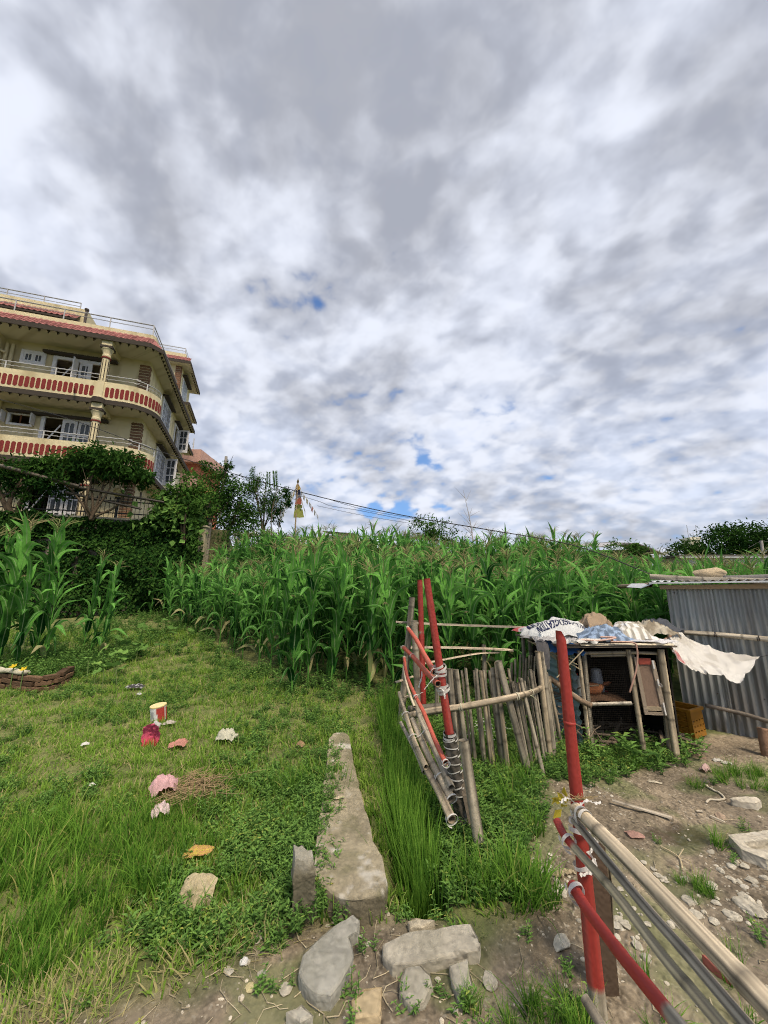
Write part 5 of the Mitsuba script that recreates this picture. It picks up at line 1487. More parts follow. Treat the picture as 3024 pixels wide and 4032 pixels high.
G0 = np.array([-10.55, 13.62, 4.15])
t = thing('garden_tree', 'umbrella shaped garden tree with many bare forked stems before the yellow house', 'tree')
tree(t, G0, .055, [G0 + q for q in ([-1.3, -.3, 1.6], [-.8, .2, 1.8], [-.3, -.2, 1.9], [.2, .1, 1.95], [.7, -.1, 1.8], [1.2, .1, 1.55], [.1, -.4, 1.8])],
     [(G0 + [-1.0, 0, 1.95], (.85, .8, .42)), (G0 + [-.2, 0, 2.25], (.9, .8, .5)), (G0 + [.75, 0, 2.0], (.9, .8, .48)), (G0 + [-1.7, -.2, 1.75], (.6, .6, .4)), (G0 + [1.25, .1, 1.62], (.55, .6, .35))], .22, 5200, .34, width=.36, seed=701, droop=.75)
B0 = np.array([-13.1, 13.35, 4.1])
t = thing('dark_shrub_tree', 'dark leafy tree at the left edge behind the iron fence', 'tree')
tree(t, B0, .11, [B0 + q for q in ([-.8, 0, 1.4], [-.1, .1, 1.6], [.6, 0, 1.4])],
     [(B0 + [-1.3, 0, 1.5], (1.1, .8, .6)), (B0 + [.1, 0, 1.6], (1.1, .8, .62)), (B0 + [1.2, 0, 1.35], (.8, .7, .45)), (B0 + [.55, -.1, .3], (.28, .28, .9))], .16, 3600, .18, seed=702, width=.5)
V0 = np.array([-7.75, 14.75, 3.4])
t = thing('bright_vine_bush', 'bright yellow green vine bush over the wall corner, right of the yellow house', 'bush')
tree(t, V0, .05, [V0 + q for q in ([-.5, 0, 1.9], [.2, 0, 2.3], [.7, .1, 1.7])],
     [(V0 + [-.1, 0, 2.25], (.62, .5, .62)), (V0 + [-.75, 0, 1.75], (.6, .5, .5)), (V0 + [.45, 0, 1.7], (.6, .5, .62)), (V0 + [-.3, -.1, 1.1], (.9, .5, .55)), (V0 + [.45, -.1, .55], (.35, .3, .7))], .17, 3200, .78, seed=703, width=.5)
D0 = np.array([-7.6, 17.6, 2.2])
t = thing('dark_garden_tree', 'tall dark green tree rising behind the bright vine bush', 'tree')
tree(t, D0, .10, [D0 + q for q in ([-.7, 0, 3.9], [.1, 0, 4.9], [.9, 0, 3.8])],
     [(D0 + [-.3, 0, 4.35], (.95, .9, .9)), (D0 + [.55, 0, 3.7], (1.05, .9, 1.0)), (D0 + [-.6, 0, 3.1], (.95, .8, .95)), (D0 + [.95, -.2, 2.6], (1.1, .8, .9)), (D0 + [-.95, 0, 5.4], (.28, .28, .25)), (D0 + [.05, 0, 5.2], (.35, .3, .35))], .16, 7200, .34, seed=704)
E0 = np.array([-5.7, 17.8, 3.3])
t = thing('feathery_tree', 'slender feathery tree with pale upright leafy shoots against the sky', 'tree')
tree(t, E0, .06, [E0 + q for q in ([-.5, 0, 3.1], [0, 0, 3.5], [.5, 0, 2.8])],
     [(E0 + [-.2, 0, 2.9], (.85, .6, .85)), (E0 + [.5, 0, 2.5], (.75, .6, .7)), (E0 + [-.2, 0, 1.9], (.9, .6, .6))], .16, 1900, .45, seed=705, width=.26, hollow=.15)
r = np.random.default_rng(706)
P, D = [], []
for k in range(9):                                                    # shoots with leaves in two ranks
    a = E0 + [r.uniform(-.75, .55), r.uniform(-.2, .2), r.uniform(2.9, 3.4)]
    b = a + [r.normal(0, .12), 0, r.uniform(.55, .95)]
    for u in np.linspace(0, 1, 16):
        for sg_ in (-1, 1):
            P.append(a + (b - a) * u)
            D.append([sg_ * .8, r.normal(0, .3), .55])
m = leaf_quads(np.array(P), np.array(D), np.tile([0, -1.0, .4], (len(P), 1)), .17, .30)
leafpart(t + '__shoots', m, quad_uv(np.full(len(P), .70)), 'tree_leaf')
labels[t + '__shoots'] = {'kind': 'stuff'}
S0 = np.array([-4.75, 16.6, 2.9])
t = thing('sapling', 'thin young tree with hanging dark leaves left of the prayer flags', 'tree')
tree(t, S0, .03, [S0 + [.0, 0, 3.3], S0 + [.2, 0, 3.0]], [(S0 + [-.1, 0, 2.1], (.30, .3, .95)), (S0 + [.2, 0, 2.9], (.48, .4, .35)), (S0 + [.35, 0, 2.5], (.30, .3, .35))], .17, 520, .12, seed=707, width=.34, droop=1.0, hollow=.2)
C0 = np.array([-5.6, 15.9, 1.5])
t = thing('creeper_thicket', 'brownish green creeper thicket between the wall pillar and the terrace maize', 'thicket')
tree(t, C0, .05, [C0 + [-.6, 0, 1.2], C0 + [.6, 0, 1.4]], [(C0 + [-.6, 0, 2.0], (.85, .6, .8)), (C0 + [.4, 0, 1.95], (.95, .6, .75)), (C0 + [1.25, .1, 1.75], (.75, .5, .7)), (C0 + [.5, 0, 1.0], (1.3, .5, .7))], .13, 5200, .26, seed=708, width=.34, droop=.9)
sw = thing('stone_wall', 'grey concrete wall panels in shade under the creeper thicket', 'wall')
part(sw, 'panel', beam([-6.6, 15.85, 1.75], [-5.2, 16.2, 1.75], .14, 1.3), (.23, .23, .24), amp=.2)
part(sw, 'panel', beam([-6.6, 15.9, 2.75], [-5.0, 16.3, 2.75], .10, .5), (.27, .27, .29), amp=.2)
part(sw, 'coping', beam([-6.5, 16.4, 4.05], [-3.2, 17.2, 3.95], .35, .08), (.33, .32, .31))

# far trees, roofs and poles behind the maize
M0 = np.array([2.75, 22.0, 2.7])
t = thing('round_tree', 'round bushy tree sticking up behind the middle of the maize', 'tree')
tree(t, M0, .09, [M0 + [-.5, 0, 2.0], M0 + [.1, 0, 2.5], M0 + [.8, 0, 1.8]], [(M0 + [-.4, 0, 2.6], (.95, .8, .8)), (M0 + [.6, 0, 2.3], (.95, .8, .75)), (M0 + [0, 0, 1.6], (1.3, .9, .7)), (M0 + [1.6, 0, 1.5], (.8, .7, .6))], .18, 2600, .42, seed=710)
X0 = np.array([5.05, 21.5, 3.2])
t = thing('bare_sapling', 'leafless grey sapling beside the round bushy tree', 'tree')
r = np.random.default_rng(711)
ms = [sweep(smooth_path([X0, X0 + [-.1, 0, 2], X0 + [-.45, 0, 4.2]], .3), np.linspace(.04, .008, len(smooth_path([X0, X0 + [-.1, 0, 2], X0 + [-.45, 0, 4.2]], .3))), 5)]
for k in range(16):
    z = r.uniform(1.4, 3.8)
    a = X0 + [-.1 - .35 * max(0, z - 2) / 2.2, 0, z]
    ms.append(sweep(np.array([a, a + [r.choice([-1, 1]) * r.uniform(.2, .7), r.uniform(-.2, .2), r.uniform(.25, .8)]]), [.012, .004], 4))
part(t, 'branches', join(ms), (.30, .28, .26))
Y0 = np.array([6.9, 22, 3.0])
t = thing('pale_shrub', 'pale wispy shrub right of the bare sapling behind the maize', 'shrub')
tree(t, Y0, .03, [Y0 + [0, 0, 1.6], Y0 + [.7, 0, 1.5]], [(Y0 + [-.3, 0, 1.5], (.8, .6, .6)), (Y0 + [.8, 0, 1.3], (.7, .6, .5))], .16, 700, .6, seed=712, width=.28, hollow=.1)
t = thing('small_far_tree', 'small pale green tree left of the low sheet roof at the right', 'tree')
q0 = np.array([17.6, 28, 1.0])
tree(t, q0, .07, [q0 + [-.4, 0, 3.2], q0 + [.6, 0, 3.3]], [(q0 + [-.3, 0, 3.6], (1.0, .8, .7)), (q0 + [.7, 0, 3.7], (.8, .7, .6)), (q0 + [1.2, 0, 3.3], (.6, .6, .5))], .22, 1300, .58, seed=713)
q0 = np.array([30.4, 38, .2])
t = thing('far_dark_tree', 'smaller dark tree left of the antenna house at the right', 'tree')
tree(t, q0, .15, [q0 + [-.8, 0, 4], q0 + [.8, 0, 4]], [(q0 + [-.6, 0, 5.0], (1.7, 1.4, 1.4)), (q0 + [1.0, 0, 4.8], (1.7, 1.4, 1.3)), (q0 + [-1.4, 0, 3.8], (1.2, 1, 1.2))], .32, 4200, .14, seed=714)
q0 = np.array([33.6, 34, .3])
t = thing('far_broad_tree', 'broad dark spreading tree on the skyline at the right', 'tree')
tree(t, q0, .22, [q0 + [-2.2, 0, 4.2], q0 + [-.4, 0, 5.0], q0 + [1.2, 0, 4.8], q0 + [2.6, 0, 3.6]], [(q0 + [-3.6, 0, 5.6], (1.9, 1.5, 1.4)), (q0 + [-1.4, 0, 6.0], (2.0, 1.6, 1.3)), (q0 + [1.0, 0, 5.9], (2.0, 1.6, 1.3)), (q0 + [2.9, 0, 4.7], (1.7, 1.4, 1.2)), (q0 + [-3.0, 0, 4.2], (1.7, 1.4, 1.0)), (q0 + [.2, 0, 4.6], (2.2, 1.4, .9))], .32, 9000, .16, seed=715)


def at_corner(p):
    return np.array(p, float)


rf = thing('sheet_roof_shed', 'low far shed with a sagging dark sheet roof above the maize at the right', 'shed')
A = LAY['v_roof']
for k in range(4):
    a, b = np.array(A[k]), np.array(A[k + 1])
    v = np.array([a, b, b + [0, 4, .6], a + [0, 4, .6], a - [0, 0, .09], b - [0, 0, .09]])
    part(rf, 'roof_sheet', (v + [0, 0, .02 * (k % 2)], np.array([[0, 1, 2], [0, 2, 3], [4, 5, 1], [4, 1, 0]])), [(.34, .33, .32), (.15, .14, .13), (.13, .12, .11), (.40, .40, .41)][k], 'metal')
part(rf, 'wall', box([A[0][0] + .2, A[0][1] + .4, .8], [A[3][0], A[0][1] + 3.5, min(A[0][2], A[3][2]) - .08]), (.08, .07, .06))
wl = thing('low_white_house', 'low pale house roof line between the maize tassels near the right edge', 'house')
w0, w1 = np.array(LAY['v_wall'][0]), np.array(LAY['v_wall'][1])
part(wl, 'roof', join([box([w0[0] - .5, w0[1], w0[2] + .02], [w1[0] + 3.5, w0[1] + 3, w0[2] + .14])]), (.09, .085, .08))
part(wl, 'wall', box([w0[0], w0[1] + .3, .8], [w1[0] + 3, w0[1] + 3, w0[2] + .02]), (.5, .5, .5))
part(wl, 'gutter', box([w0[0] - .5, w0[1] - .08, w0[2] - .06], [w1[0] + 3.5, w0[1] - .01, w0[2]]), (.62, .64, .66), 'metal')
ah = thing('antenna_house', 'pale far house with a rooftop aerial between two dark trees', 'house')
b0 = np.array(LAY['v_build'][0])
part(ah, 'wall', box([b0[0] - .5, b0[1], 1], [b0[0] + .5, b0[1] + 1.4, b0[2] - .3]), (.55, .53, .42))
part(ah, 'parapet', box([b0[0] - .62, b0[1] - .1, b0[2] - .3], [b0[0] + .62, b0[1] + 1.5, b0[2]]), (.60, .58, .47))
part(ah, 'aerial', join([sweep(b0 + np.array([[x, .2, -.05], [x, .2, h]]), .03, 5) for x, h in ((-.55, 1.5), (.5, 1.5), (.05, .6))] + [beam(b0 + [-.3, .2, .5], b0 + [.4, .2, .6], .03, .03)]), (.35, .35, .36), 'metal')
wr = thing('pale_roof', 'pale sheet roof just showing over the terrace maize right of the prayer flags', 'roof')
a, b = np.array(LAY['roof_white'][0]) - [0, 0, .4], np.array(LAY['roof_white'][1]) - [0, 0, .4]
part(wr, 'sheet', (np.array([a, b, b + [0, 5, .5], a + [0, 5, .5]]), np.array([[0, 1, 2], [0, 2, 3]])), (.50, .42, .40), 'metal')
part(wr, 'wall', box([a[0] + .2, a[1] + .3, 1.4], [b[0], a[1] + 4, min(a[2], b[2]) - .06]), (.52, .48, .45))
for key, lab, pq, r in (('utility_pole', 'thin grey pole standing behind the dark garden tree', LAY['street_pole'], .10), ('utility_pole', 'leaning wooden pole with stay wires at the far right edge', LAY['v_pole'], .11)):
    t = thing(key, lab, 'pole')
    a, b = np.array(pq[0]), np.array(pq[1])
    part(t, 'shaft', sweep(np.array([a, b - [0, 0, 2.5]]), r, 8), (.30, .29, .28))
    if r > .10:
        for dx in (-1.2, 3.0):
            part(t, 'stay_wire', sweep(np.array([a, a + [dx, 0, -.6 if dx < 0 else -.3]]), .014, 4), (.1, .1, .1))
# overhead lines
for nm, lab, pts, r in (('power_cable', 'thick black cable sagging from the upper left across the house down to the tin shed', LAY['cable'], .008),
                        ('power_cable', 'highest thin wire crossing the sky over the prayer flags', LAY['wire_a'] + LAY['wire_a2'], .012),
                        ('power_cable', 'middle thin wire running past the prayer flags to the round tree', LAY['wire_b'] + LAY['wire_b2'], .012),
                        ('power_cable', 'lowest thin wire just above the terrace tassels', LAY['wire_c2'], .010)):
    t = thing(nm, lab, 'cable')
    p = np.array(sorted(pts, key=lambda q: q[0]))
    pp_ = smooth_path(p, .3)
    put(t, sweep(pp_, r, 5), (.02, .02, .022), 'semi', True)

# prayer flags
t = thing('prayer_flag_pole', 'tall prayer flag pole with a long yellow, blue, red and green banner behind the maize', 'flag pole')
a, b = np.array(LAY['flag_pole'][0]), np.array(LAY['flag_pole'][1])
part(t, 'pole', sweep(np.array([a, b - [0, 0, 2.4]]), .035, 7), (.28, .22, .15))
part(t, 'finial', sweep(np.array([a - [0, 0, .02], a + [0, 0, .06], a + [0, 0, .22]]), [.05, .06, .004], 8), (.10, .09, .06))
B = [np.array(p) for p in LAY['flag_body']]
cols = [(.40, .28, .07), (.035, .042, .08), (.26, .25, .27), (.36, .12, .08), (.17, .20, .07), (.30, .33, .10)]
wid = [(.12, .30), (.24, .26), (.26, .28), (.30, .34), (.36, .40), (.42, .52)]
for k in range(6):
    n = 7
    p0, p1 = B[k], B[k + 1]
    rows = []
    for u in np.linspace(0, 1, n):
        c = p0 + (p1 - p0) * u
        w = wid[k][0] + (wid[k][1] - wid[k][0]) * u
        xs = np.linspace(-.45, .55, 6)
        rows.append(c + np.stack([xs * w, .05 * np.sin(xs * 7 + u * 4 + k), .02 * np.sin(xs * 9 + u * 3)], 1))
    v = np.vstack(rows)
    i, j = np.meshgrid(np.arange(n - 1), np.arange(5), indexing='ij')
    o = (i * 6 + j).ravel()
    part(t, 'banner', (v, np.vstack([np.stack([o, o + 1, o + 7], 1), np.stack([o, o + 7, o + 6], 1)])), cols[k], 'film', True, label=['yellow top of the banner', 'dark blue band of the banner', 'pale band of the banner', 'orange red band of the banner', 'green band of the banner', 'yellow green foot of the banner'][k])
r = np.random.default_rng(720)
for nm in ('flag_l1', 'flag_l2', 'flag_r1', 'flag_r2'):
    p = smooth_path(np.array(LAY[nm]), .05)
    st = part(t, 'flag_string', sweep(p[::4], .008, 4), (.4, .38, .35))
    s = np.concatenate([[0], np.cumsum(np.linalg.norm(np.diff(p, axis=0), axis=1))])
    for k in range(int(s[-1] / .30)):
        q = [np.array([np.interp(.25 + .30 * k + d, s, p[:, c]) for c in range(3)]) for d in (0, .19)]
        drop = np.array([r.normal(0, .04), r.normal(0, .03), -.24])
        v = np.array([q[0], q[1], q[1] + drop, q[0] + drop * .95 + [.01, .03, 0]])
        col = [(.62, .62, .60), (.58, .60, .62), (.55, .52, .44), (.60, .58, .52), (.50, .24, .20), (.58, .50, .22)][r.integers(6) if r.random() < .5 else r.integers(3)]
        part(st, 'flag', (v, np.array([[0, 1, 2], [0, 2, 3]])), col, 'film')

# ---------------------------------------------------------------- bamboo gate left of the gap
TAPE = (.62, .62, .60)
gate = thing('bamboo_gate', 'bamboo gateway of two red posts with red painted side rails tied on with white tape', 'gate')
cane(gate, 'post', LAY['gate_post_near'], .0250, .031, 1, paint=lambda u: 1 - sstep(.70, .78, u), base=GREYB, label='near red post, bare and wrapped at its foot')
cane(gate, 'post', LAY['gate_post_far'], .0265, .028, 2, paint=lambda u: (1 - sstep(.74, .78, u)) * (1 - .9 * np.exp(-((u - .32) / .02) ** 2)), base=GREYB, label='far red post')
cane(gate, 'post', LAY['bare_post_a'], .034, .038, 3, base=GREYB, label='bare grey leaning post')
cane(gate, 'post', LAY['bare_post_b'], .036, .04, 4, base=GREYB * 1.05, label='short bare grey post')
for k, nm in enumerate(('rail_a', 'rail_b')):
    cane(gate, 'rail', LAY[nm], .019, .0225, 5 + k, paint=lambda u: 1.1 * sstep(.02, .06, u), paint_col=SALMON, pale_tip=True, label=['upper salmon red rail', 'second salmon red rail'][k])
cane(gate, 'rail', LAY['rail_c'], .015, .017, 8, paint=lambda u: 1.1 + 0 * u, paint_col=SALMON, pale_tip=True, label='long bent salmon red rail')
cane(gate, 'rail', LAY['stick_c'], .013, .014, 9, base=np.array([.52, .46, .33]), label='pale thin stick beside the bent red rail')
for k, (nm, r, c) in enumerate((('pole_a', .026, BAMBOO * 1.25), ('pole_b', .034, BAMBOO * 1.08), ('pole_c', .034, BAMBOO * 1.2), ('pole_d', .030, GREYB * 1.25), ('pole_e', .024, GREYB * 1.2))):
    cane(gate, 'lower_rail', LAY[nm], r * .68, r * .82, 11 + k, base=c)
p, q = np.array(LAY['gate_post_near'])
ax = unit(q - p)


def on_post(z):
    return p + (q - p) * (p[2] - z) / (p[2] - q[2])


# dark corrugated wrap round the foot of the near post, wound with strips
rows, g = [], np.linspace(0, 2 * np.pi, 22)
for z in np.linspace(.60, .10, 26):
    c = on_post(z)
    rr = .044 + .007 * np.sin(z * 95 + 2 * np.sin(g * 2)) + .004 * np.sin(g * 5 + z * 31)
    rows.append(c + np.stack([rr * np.cos(g), rr * np.sin(g), 0 * g], 1))
v = np.vstack(rows)
i, j = np.meshgrid(np.arange(25), np.arange(21), indexing='ij')
o = (i * 22 + j).ravel()
wrapk = part(gate, 'wrap', (v, np.vstack([np.stack([o, o + 1, o + 23], 1), np.stack([o, o + 23, o + 22], 1)])), (.055, .050, .042), 'semi', True, label='dark plastic wrap wound with white strips')
for k in range(8):
    part(wrapk, 'strip', loop_tie(on_post(.56 - k * .048) , unit(ax + [.0, 0, .0] + np.array([.14 * (-1) ** k, .1, 0])), .0535, .008, 1.0, k), (.60, .60, .57), 'film')
pl_ = np.array(LAY['plank_e'])
part(gate, 'bark_strip', join([beam(a, b, .045, .008, (0, 1, 0)) for a, b in zip(pl_[:-1], pl_[1:])]), (.10, .085, .065))
for z, s in ((1.03, 1), (1.00, 2), (.90, 3), (.885, 4), (.585, 5)):
    part(gate, 'tie', loop_tie(on_post(z), ax + np.array([.25 * math.sin(s * 2), .2, .1]), .047, .017, 1.4, s), TAPE, 'film')
ra, rb, rc = (np.array(LAY[n]) for n in ('rail_a', 'rail_b', 'rail_c'))
for c, d, r in ((ra[-1], ra[-1] - ra[-2], .029), (rb[-1] - [0.01, -.03, -.01], rb[-1] - rb[-2], .030), (rc[-1], rc[-1] - rc[-2], .025), (rc[2], rc[2] - rc[1], .022), (rb[1], rb[2] - rb[0], .026)):
    part(gate, 'tie', loop_tie(c, d, r, .014, 1.6, 7), TAPE, 'film')
for k, (a, d) in enumerate(((on_post(.985), (-.10, -.03, -.09)), (on_post(.90), (.03, -.05, -.06)), (rc[-1], (.05, -.04, .03)), (rc[2] + np.array([.02, 0, 0]), (.07, -.02, .05)), (rb[2], (-.03, -.02, -.12)))):
    a = np.array(a) + [-.03, -.045, 0]
    part(gate, 'tape_end', ribbon([a, a + np.array(d) * .5 + [.01, -.01, .02], a + np.array(d)], .014, seed=k), TAPE, 'film')
for nm, u in (('pole_a', 1), ('pole_a', 2), ('pole_b', 3), ('pole_c', 3), ('pole_c', 4)):
    a = np.array(LAY[nm])
    part(gate, 'tie', loop_tie(a[u], a[u] - a[u - 1], .039, .011, 1.3, u), TAPE, 'film')
a = np.array(LAY['pole_a'][2])
part(gate, 'tape_end', ribbon([a, a + [.05, -.03, .03], a + [.09, -.03, .07]], .02, seed=5), TAPE, 'film')
bp = thing('bamboo_stake', 'thick bare grey bamboo stake standing alone at the right of the gate foot', 'stake')
cane(bp, 'cane', LAY['big_post'], .0325, .034, 21, base=GREYB * 1.12)

# ---------------------------------------------------------------- picket fence
fence = thing('bamboo_fence', 'bamboo picket fence curving from the red gate posts to the hen coop', 'fence')
for k, (a, b, r) in enumerate(LAY['pickets']):
    hf = r > .032
    cane(fence, 'picket', [a, b], r, r * 1.08, 100 + k, base=[GREYB * 1.05, GREYB * .9, BAMBOO * .95, GREYB * 1.18][k % 4], hollow=True)
for k, (a, b, r) in enumerate(LAY['back_pickets']):
    cane(fence, 'picket', [a, b], r, r, 140 + k, base=BAMBOO * (1.0 + .12 * (k % 3)))
cane(fence, 'rail', LAY['fence_rail'], .030, .022, 30, base=BAMBOO * 1.12, label='long round rail tied across the pickets')
cane(fence, 'rail', LAY['fence_rail_b'], .028, .026, 31, base=GREYB * .7, label='short dark rail behind the gate post')
fr = np.array(LAY['fence_rail'])
for k in (2, 4, 5):
    part(fence, 'tie', loop_tie(fr[k], fr[k] - fr[k - 1], .033, .012, 1.4, k), (.55, .54, .42), 'film')
a = fr[5] + [-.05, -.03, 0]
for k, d in enumerate(((.06, -.02, .04), (.10, -.03, -.06), (-.05, -.02, .05))):
    part(fence, 'tape_end', ribbon([a, a + np.array(d) * .5 + [0, -.01, .012], a + np.array(d)], .018, seed=k), (.52, .52, .36), 'film')
bf = thing('rail_fence', 'split bamboo rails strung across before the maize behind the picket fence', 'fence')
for k, nm in enumerate(('back_rail_a', 'back_rail_b', 'back_rail_c', 'slat_a', 'slat_b')):
    cane(bf, 'rail', LAY[nm], .024 if k < 2 else .018, None, 35 + k, half=True, base=BAMBOO * (1.15 if k else .9), sides=9)
for k, (x, y, h) in enumerate(((.62, 4.75, 1.05), (1.2, 4.85, .95), (1.68, 4.85, 1.15))):
    cane(bf, 'post', [[x, y, h], [x - .02, y, -.05]], .022, .025, 45 + k, base=GREYB * .8)

# ---------------------------------------------------------------- railing at the right
rr = thing('bamboo_railing', 'red bamboo post with log and cane rails running towards the viewer at lower right', 'railing')


def far_on(path, d):
    p = np.array(path, float)
    return np.vstack([p, p[-1] + unit(p[-1] - p[-2]) * d])


(v, f), c = bamboo(LAY['right_post'], .0190, .0305, 51, base=GREYB * 1.05, sides=18, node=.46,
                   paint=lambda u: (1.15 - 1.15 * np.exp(-((u - .335) / .012) ** 2) * 0) * (1 - sstep(.83, .88, u)))
topz = LAY['right_post'][0][2]
cx = LAY['right_post'][0][0]
cut = np.clip((v[:, 0] - cx + .004) / .03, 0, 1) * .060               # the top is split off at a slant
v[:, 2] = np.where(v[:, 2] > topz - .075, np.minimum(v[:, 2], topz - cut), v[:, 2])
part(rr, 'post', (v, f), c, 'semi', True, label='red post with a split top')
rp0, rp1 = np.array(LAY['right_post'])
nz = 1.02
part(rr, 'node_ring', moved(lathe([(.0225, -.006), (.0248, -.003), (.0250, .003), (.0225, .006)], 20), rp0 + (rp1 - rp0) * (topz - nz) / (topz - rp1[2]), roty(.10)), RED * 1.15, 'semi', True)
part(rr, 'board', beam(LAY['right_board'][0], LAY['right_board'][1], .012, .075, (1, 0, 0)) if False else join([beam(np.array(LAY['right_board'][0]) + [0, .02, -.0], LAY['right_board'][1], .085, .018, (0, 1, 0))]), (.075, .052, .036), amp=.35, freq=9, label='dark board behind the post')
cane(rr, 'lath', LAY['right_lath'], .018, .02, 52, base=BAMBOO * .9, half=True, sides=9)
lg = np.array(LAY['rr_log'])
cane(rr, 'rail', far_on(lg, .55), .0245, .0255, 53, base=np.array([.42, .36, .26]), sides=30, node=.55, label='thick pale log rail')
cane(rr, 'rail', far_on(LAY['rr_half'], .5), .017, .018, 54, base=GREYB * 1.12, half=True, label='split cane under the log rail')
cane(rr, 'rail', far_on(LAY['rr_mid'], .5), .0165, .017, 55, base=np.array([.33, .30, .20]), half=True, paint=lambda u: 1.1 * (1 - sstep(.09, .12, u)), label='split cane with a red tip')
cane(rr, 'rail', far_on(LAY['rr_red'], .5), .0185, .0195, 56, base=GREYB * 1.15, paint=lambda u: 1.2 * (1 - sstep(.47, .55, u)), paint_col=RED * 1.2, label='lower rail, its upper half painted red')
cane(rr, 'rail', far_on(LAY['rr_stub'], .4), .015, .016, 57, base=GREYB)


def on_rp(z):
    return rp0 + (rp1 - rp0) * (topz - z) / (topz - rp1[2])


for k, (c, d, r, w, t_) in enumerate(((lg[0] + [0, -.04, .0], (0, -1, .1), .030, .018, 1.3), (lg[0] + [.0, -.06, 0], (.2, -1, 0), .031, .014, 1.0), (on_rp(.64), (.2, .1, 1), .041, .016, 1.2), (np.array(LAY['rr_mid'][1]), (0, -1, -.1), .028, .016, 1.3),
                                    (np.array(LAY['rr_red'][0]) + [0, -.03, 0], (0, -1, -.15), .030, .017, 1.3), (on_rp(.52), (-.3, .1, 1), .041, .016, 1.0))):
    part(rr, 'tie', loop_tie(c, d, r, w, t_, k), (.66, .66, .64), 'film')
for k, (a, pts) in enumerate(((lg[0] + [-.01, -.06, .045], [(0, 0, 0), (.025, -.01, .018), (.055, -.005, .006), (.075, -.01, .012)]), (lg[0] + [-.02, -.04, .04], [(0, 0, 0), (-.03, -.01, .022), (-.06, -.01, .006)]), (on_rp(.645) + [.03, -.03, 0], [(0, 0, 0), (.01, -.01, -.04), (-.03, -.02, -.07)]), (on_rp(.53) + [.03, -.03, .02], [(0, 0, 0), (-.02, -.02, -.03), (-.07, -.02, -.045)]))):
    part(rr, 'tape_end', ribbon([np.array(a) + q for q in pts], .022, seed=20 + k), (.66, .66, .64), 'film')
P = lg[0] + np.array([-.05, -.02, .035])
m = leaf_quads(P + np.random.default_rng(8).normal(0, .012, (7, 3)), np.random.default_rng(9).normal(0, 1, (7, 3)) + [-.8, 0, 0], np.random.default_rng(10).normal(0, 1, (7, 3)) + [0, -1, 1], .05, .5)
part(rr, 'yellow_scrap', m, (.45, .38, .05), 'film')
m = np.random.default_rng(11)
part(rr, 'dry_straw', join([sweep(np.array([lg[0] + [-.03 + .07 * m.random(), -.01, .035], lg[0] + [-.06 + .14 * m.random(), -.02, .045 + .02 * m.random()]]), .0016, 3) for _ in range(22)]), (.30, .23, .12))

# ---------------------------------------------------------------- hen coop
coop = thing('hen_coop', 'low ramshackle hen coop of bamboo posts with a grey plank door and wire mesh front', 'coop')
for nm, r, s in (('a', .017, 61), ('b', .022, 62), ('c', .021, 63), ('d', .019, 64), ('e', .030, 65), ('f', .024, 66)):
    cane(coop, 'post', LAY[f'coop_post_{nm}'], r, r * 1.1, s, base=[BAMBOO * 1.15, GREYB * 1.1, BAMBOO * 1.1, GREYB * 1.2, BAMBOO * 1.0, GREYB][s - 61])
for k, (x, y, h) in enumerate(((1.78, 4.92, 1.0), (2.35, 4.95, 1.0), (2.95, 4.9, 1.02))):
    cane(coop, 'post', [[x, y, h], [x + .02, y, -.05]], .022, .024, 70 + k, base=GREYB * .8)
cane(coop, 'beam', LAY['coop_top'], .016, None, 73, base=BAMBOO)
cane(coop, 'beam', LAY['coop_top2'], .014, None, 74, base=BAMBOO * .8)
cane(coop, 'shelf_edge', LAY['coop_shelf'], .017, None, 75, base=np.array([.50, .46, .38]))
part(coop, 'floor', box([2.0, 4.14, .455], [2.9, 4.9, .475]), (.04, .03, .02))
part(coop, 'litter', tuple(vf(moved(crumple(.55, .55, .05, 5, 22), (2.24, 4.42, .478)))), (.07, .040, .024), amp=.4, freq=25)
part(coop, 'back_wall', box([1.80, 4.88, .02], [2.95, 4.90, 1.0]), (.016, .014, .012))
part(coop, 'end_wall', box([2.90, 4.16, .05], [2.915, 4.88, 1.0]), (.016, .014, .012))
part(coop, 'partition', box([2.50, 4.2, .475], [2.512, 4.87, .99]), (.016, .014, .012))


def corrugated(w, h, pitch, depth, n_per=6, thick=0.0):
    """A sheet in x (width) and z (height) whose ridges run along z."""
    n = int(w / pitch * n_per) + 1
    x = np.linspace(0, w, n)
    y = depth * np.sin(x / pitch * 2 * np.pi)
    nz_ = 6
    z = np.linspace(0, h, nz_)
    v = np.stack([np.tile(x, nz_), np.tile(y, nz_), np.repeat(z, n)], 1)
    i, j = np.meshgrid(np.arange(nz_ - 1), np.arange(n - 1), indexing='ij')
    a = (i * n + j).ravel()
    return v, np.vstack([np.stack([a, a + 1, a + n + 1], 1), np.stack([a, a + n + 1, a + n], 1)])


v, f = corrugated(.98, .72, .085, .011)
part(coop, 'side_sheet', (np.stack([1.955 + v[:, 1] - .10 * (v[:, 2]) , 4.16 + v[:, 2], .03 + v[:, 0]], 1), f), (.22, .33, .36), 'metal', True, label='blue grey corrugated side sheet')
part(coop, 'side_board', box([1.80, 4.22, .55], [1.93, 4.235, .98]), (.16, .075, .04), label='brown side board')
# mesh front
ms = []
for k in range(28):
    x = 2.0 + .0175 * k
    ms.append(sweep(np.array([[x, 4.135, .18], [x, 4.135, .96]]), .0006, 3, False))
for k in range(44):
    z = .18 + .0175 * k
    ms.append(sweep(np.array([[2.0, 4.134, z], [2.49, 4.134, z]]), .0006, 3, False))
part(coop, 'wire_mesh', join(ms), (.035, .03, .025), 'metal', stuff=True)
d0, d1, d2, d3 = (np.array(p) for p in LAY['coop_door'])


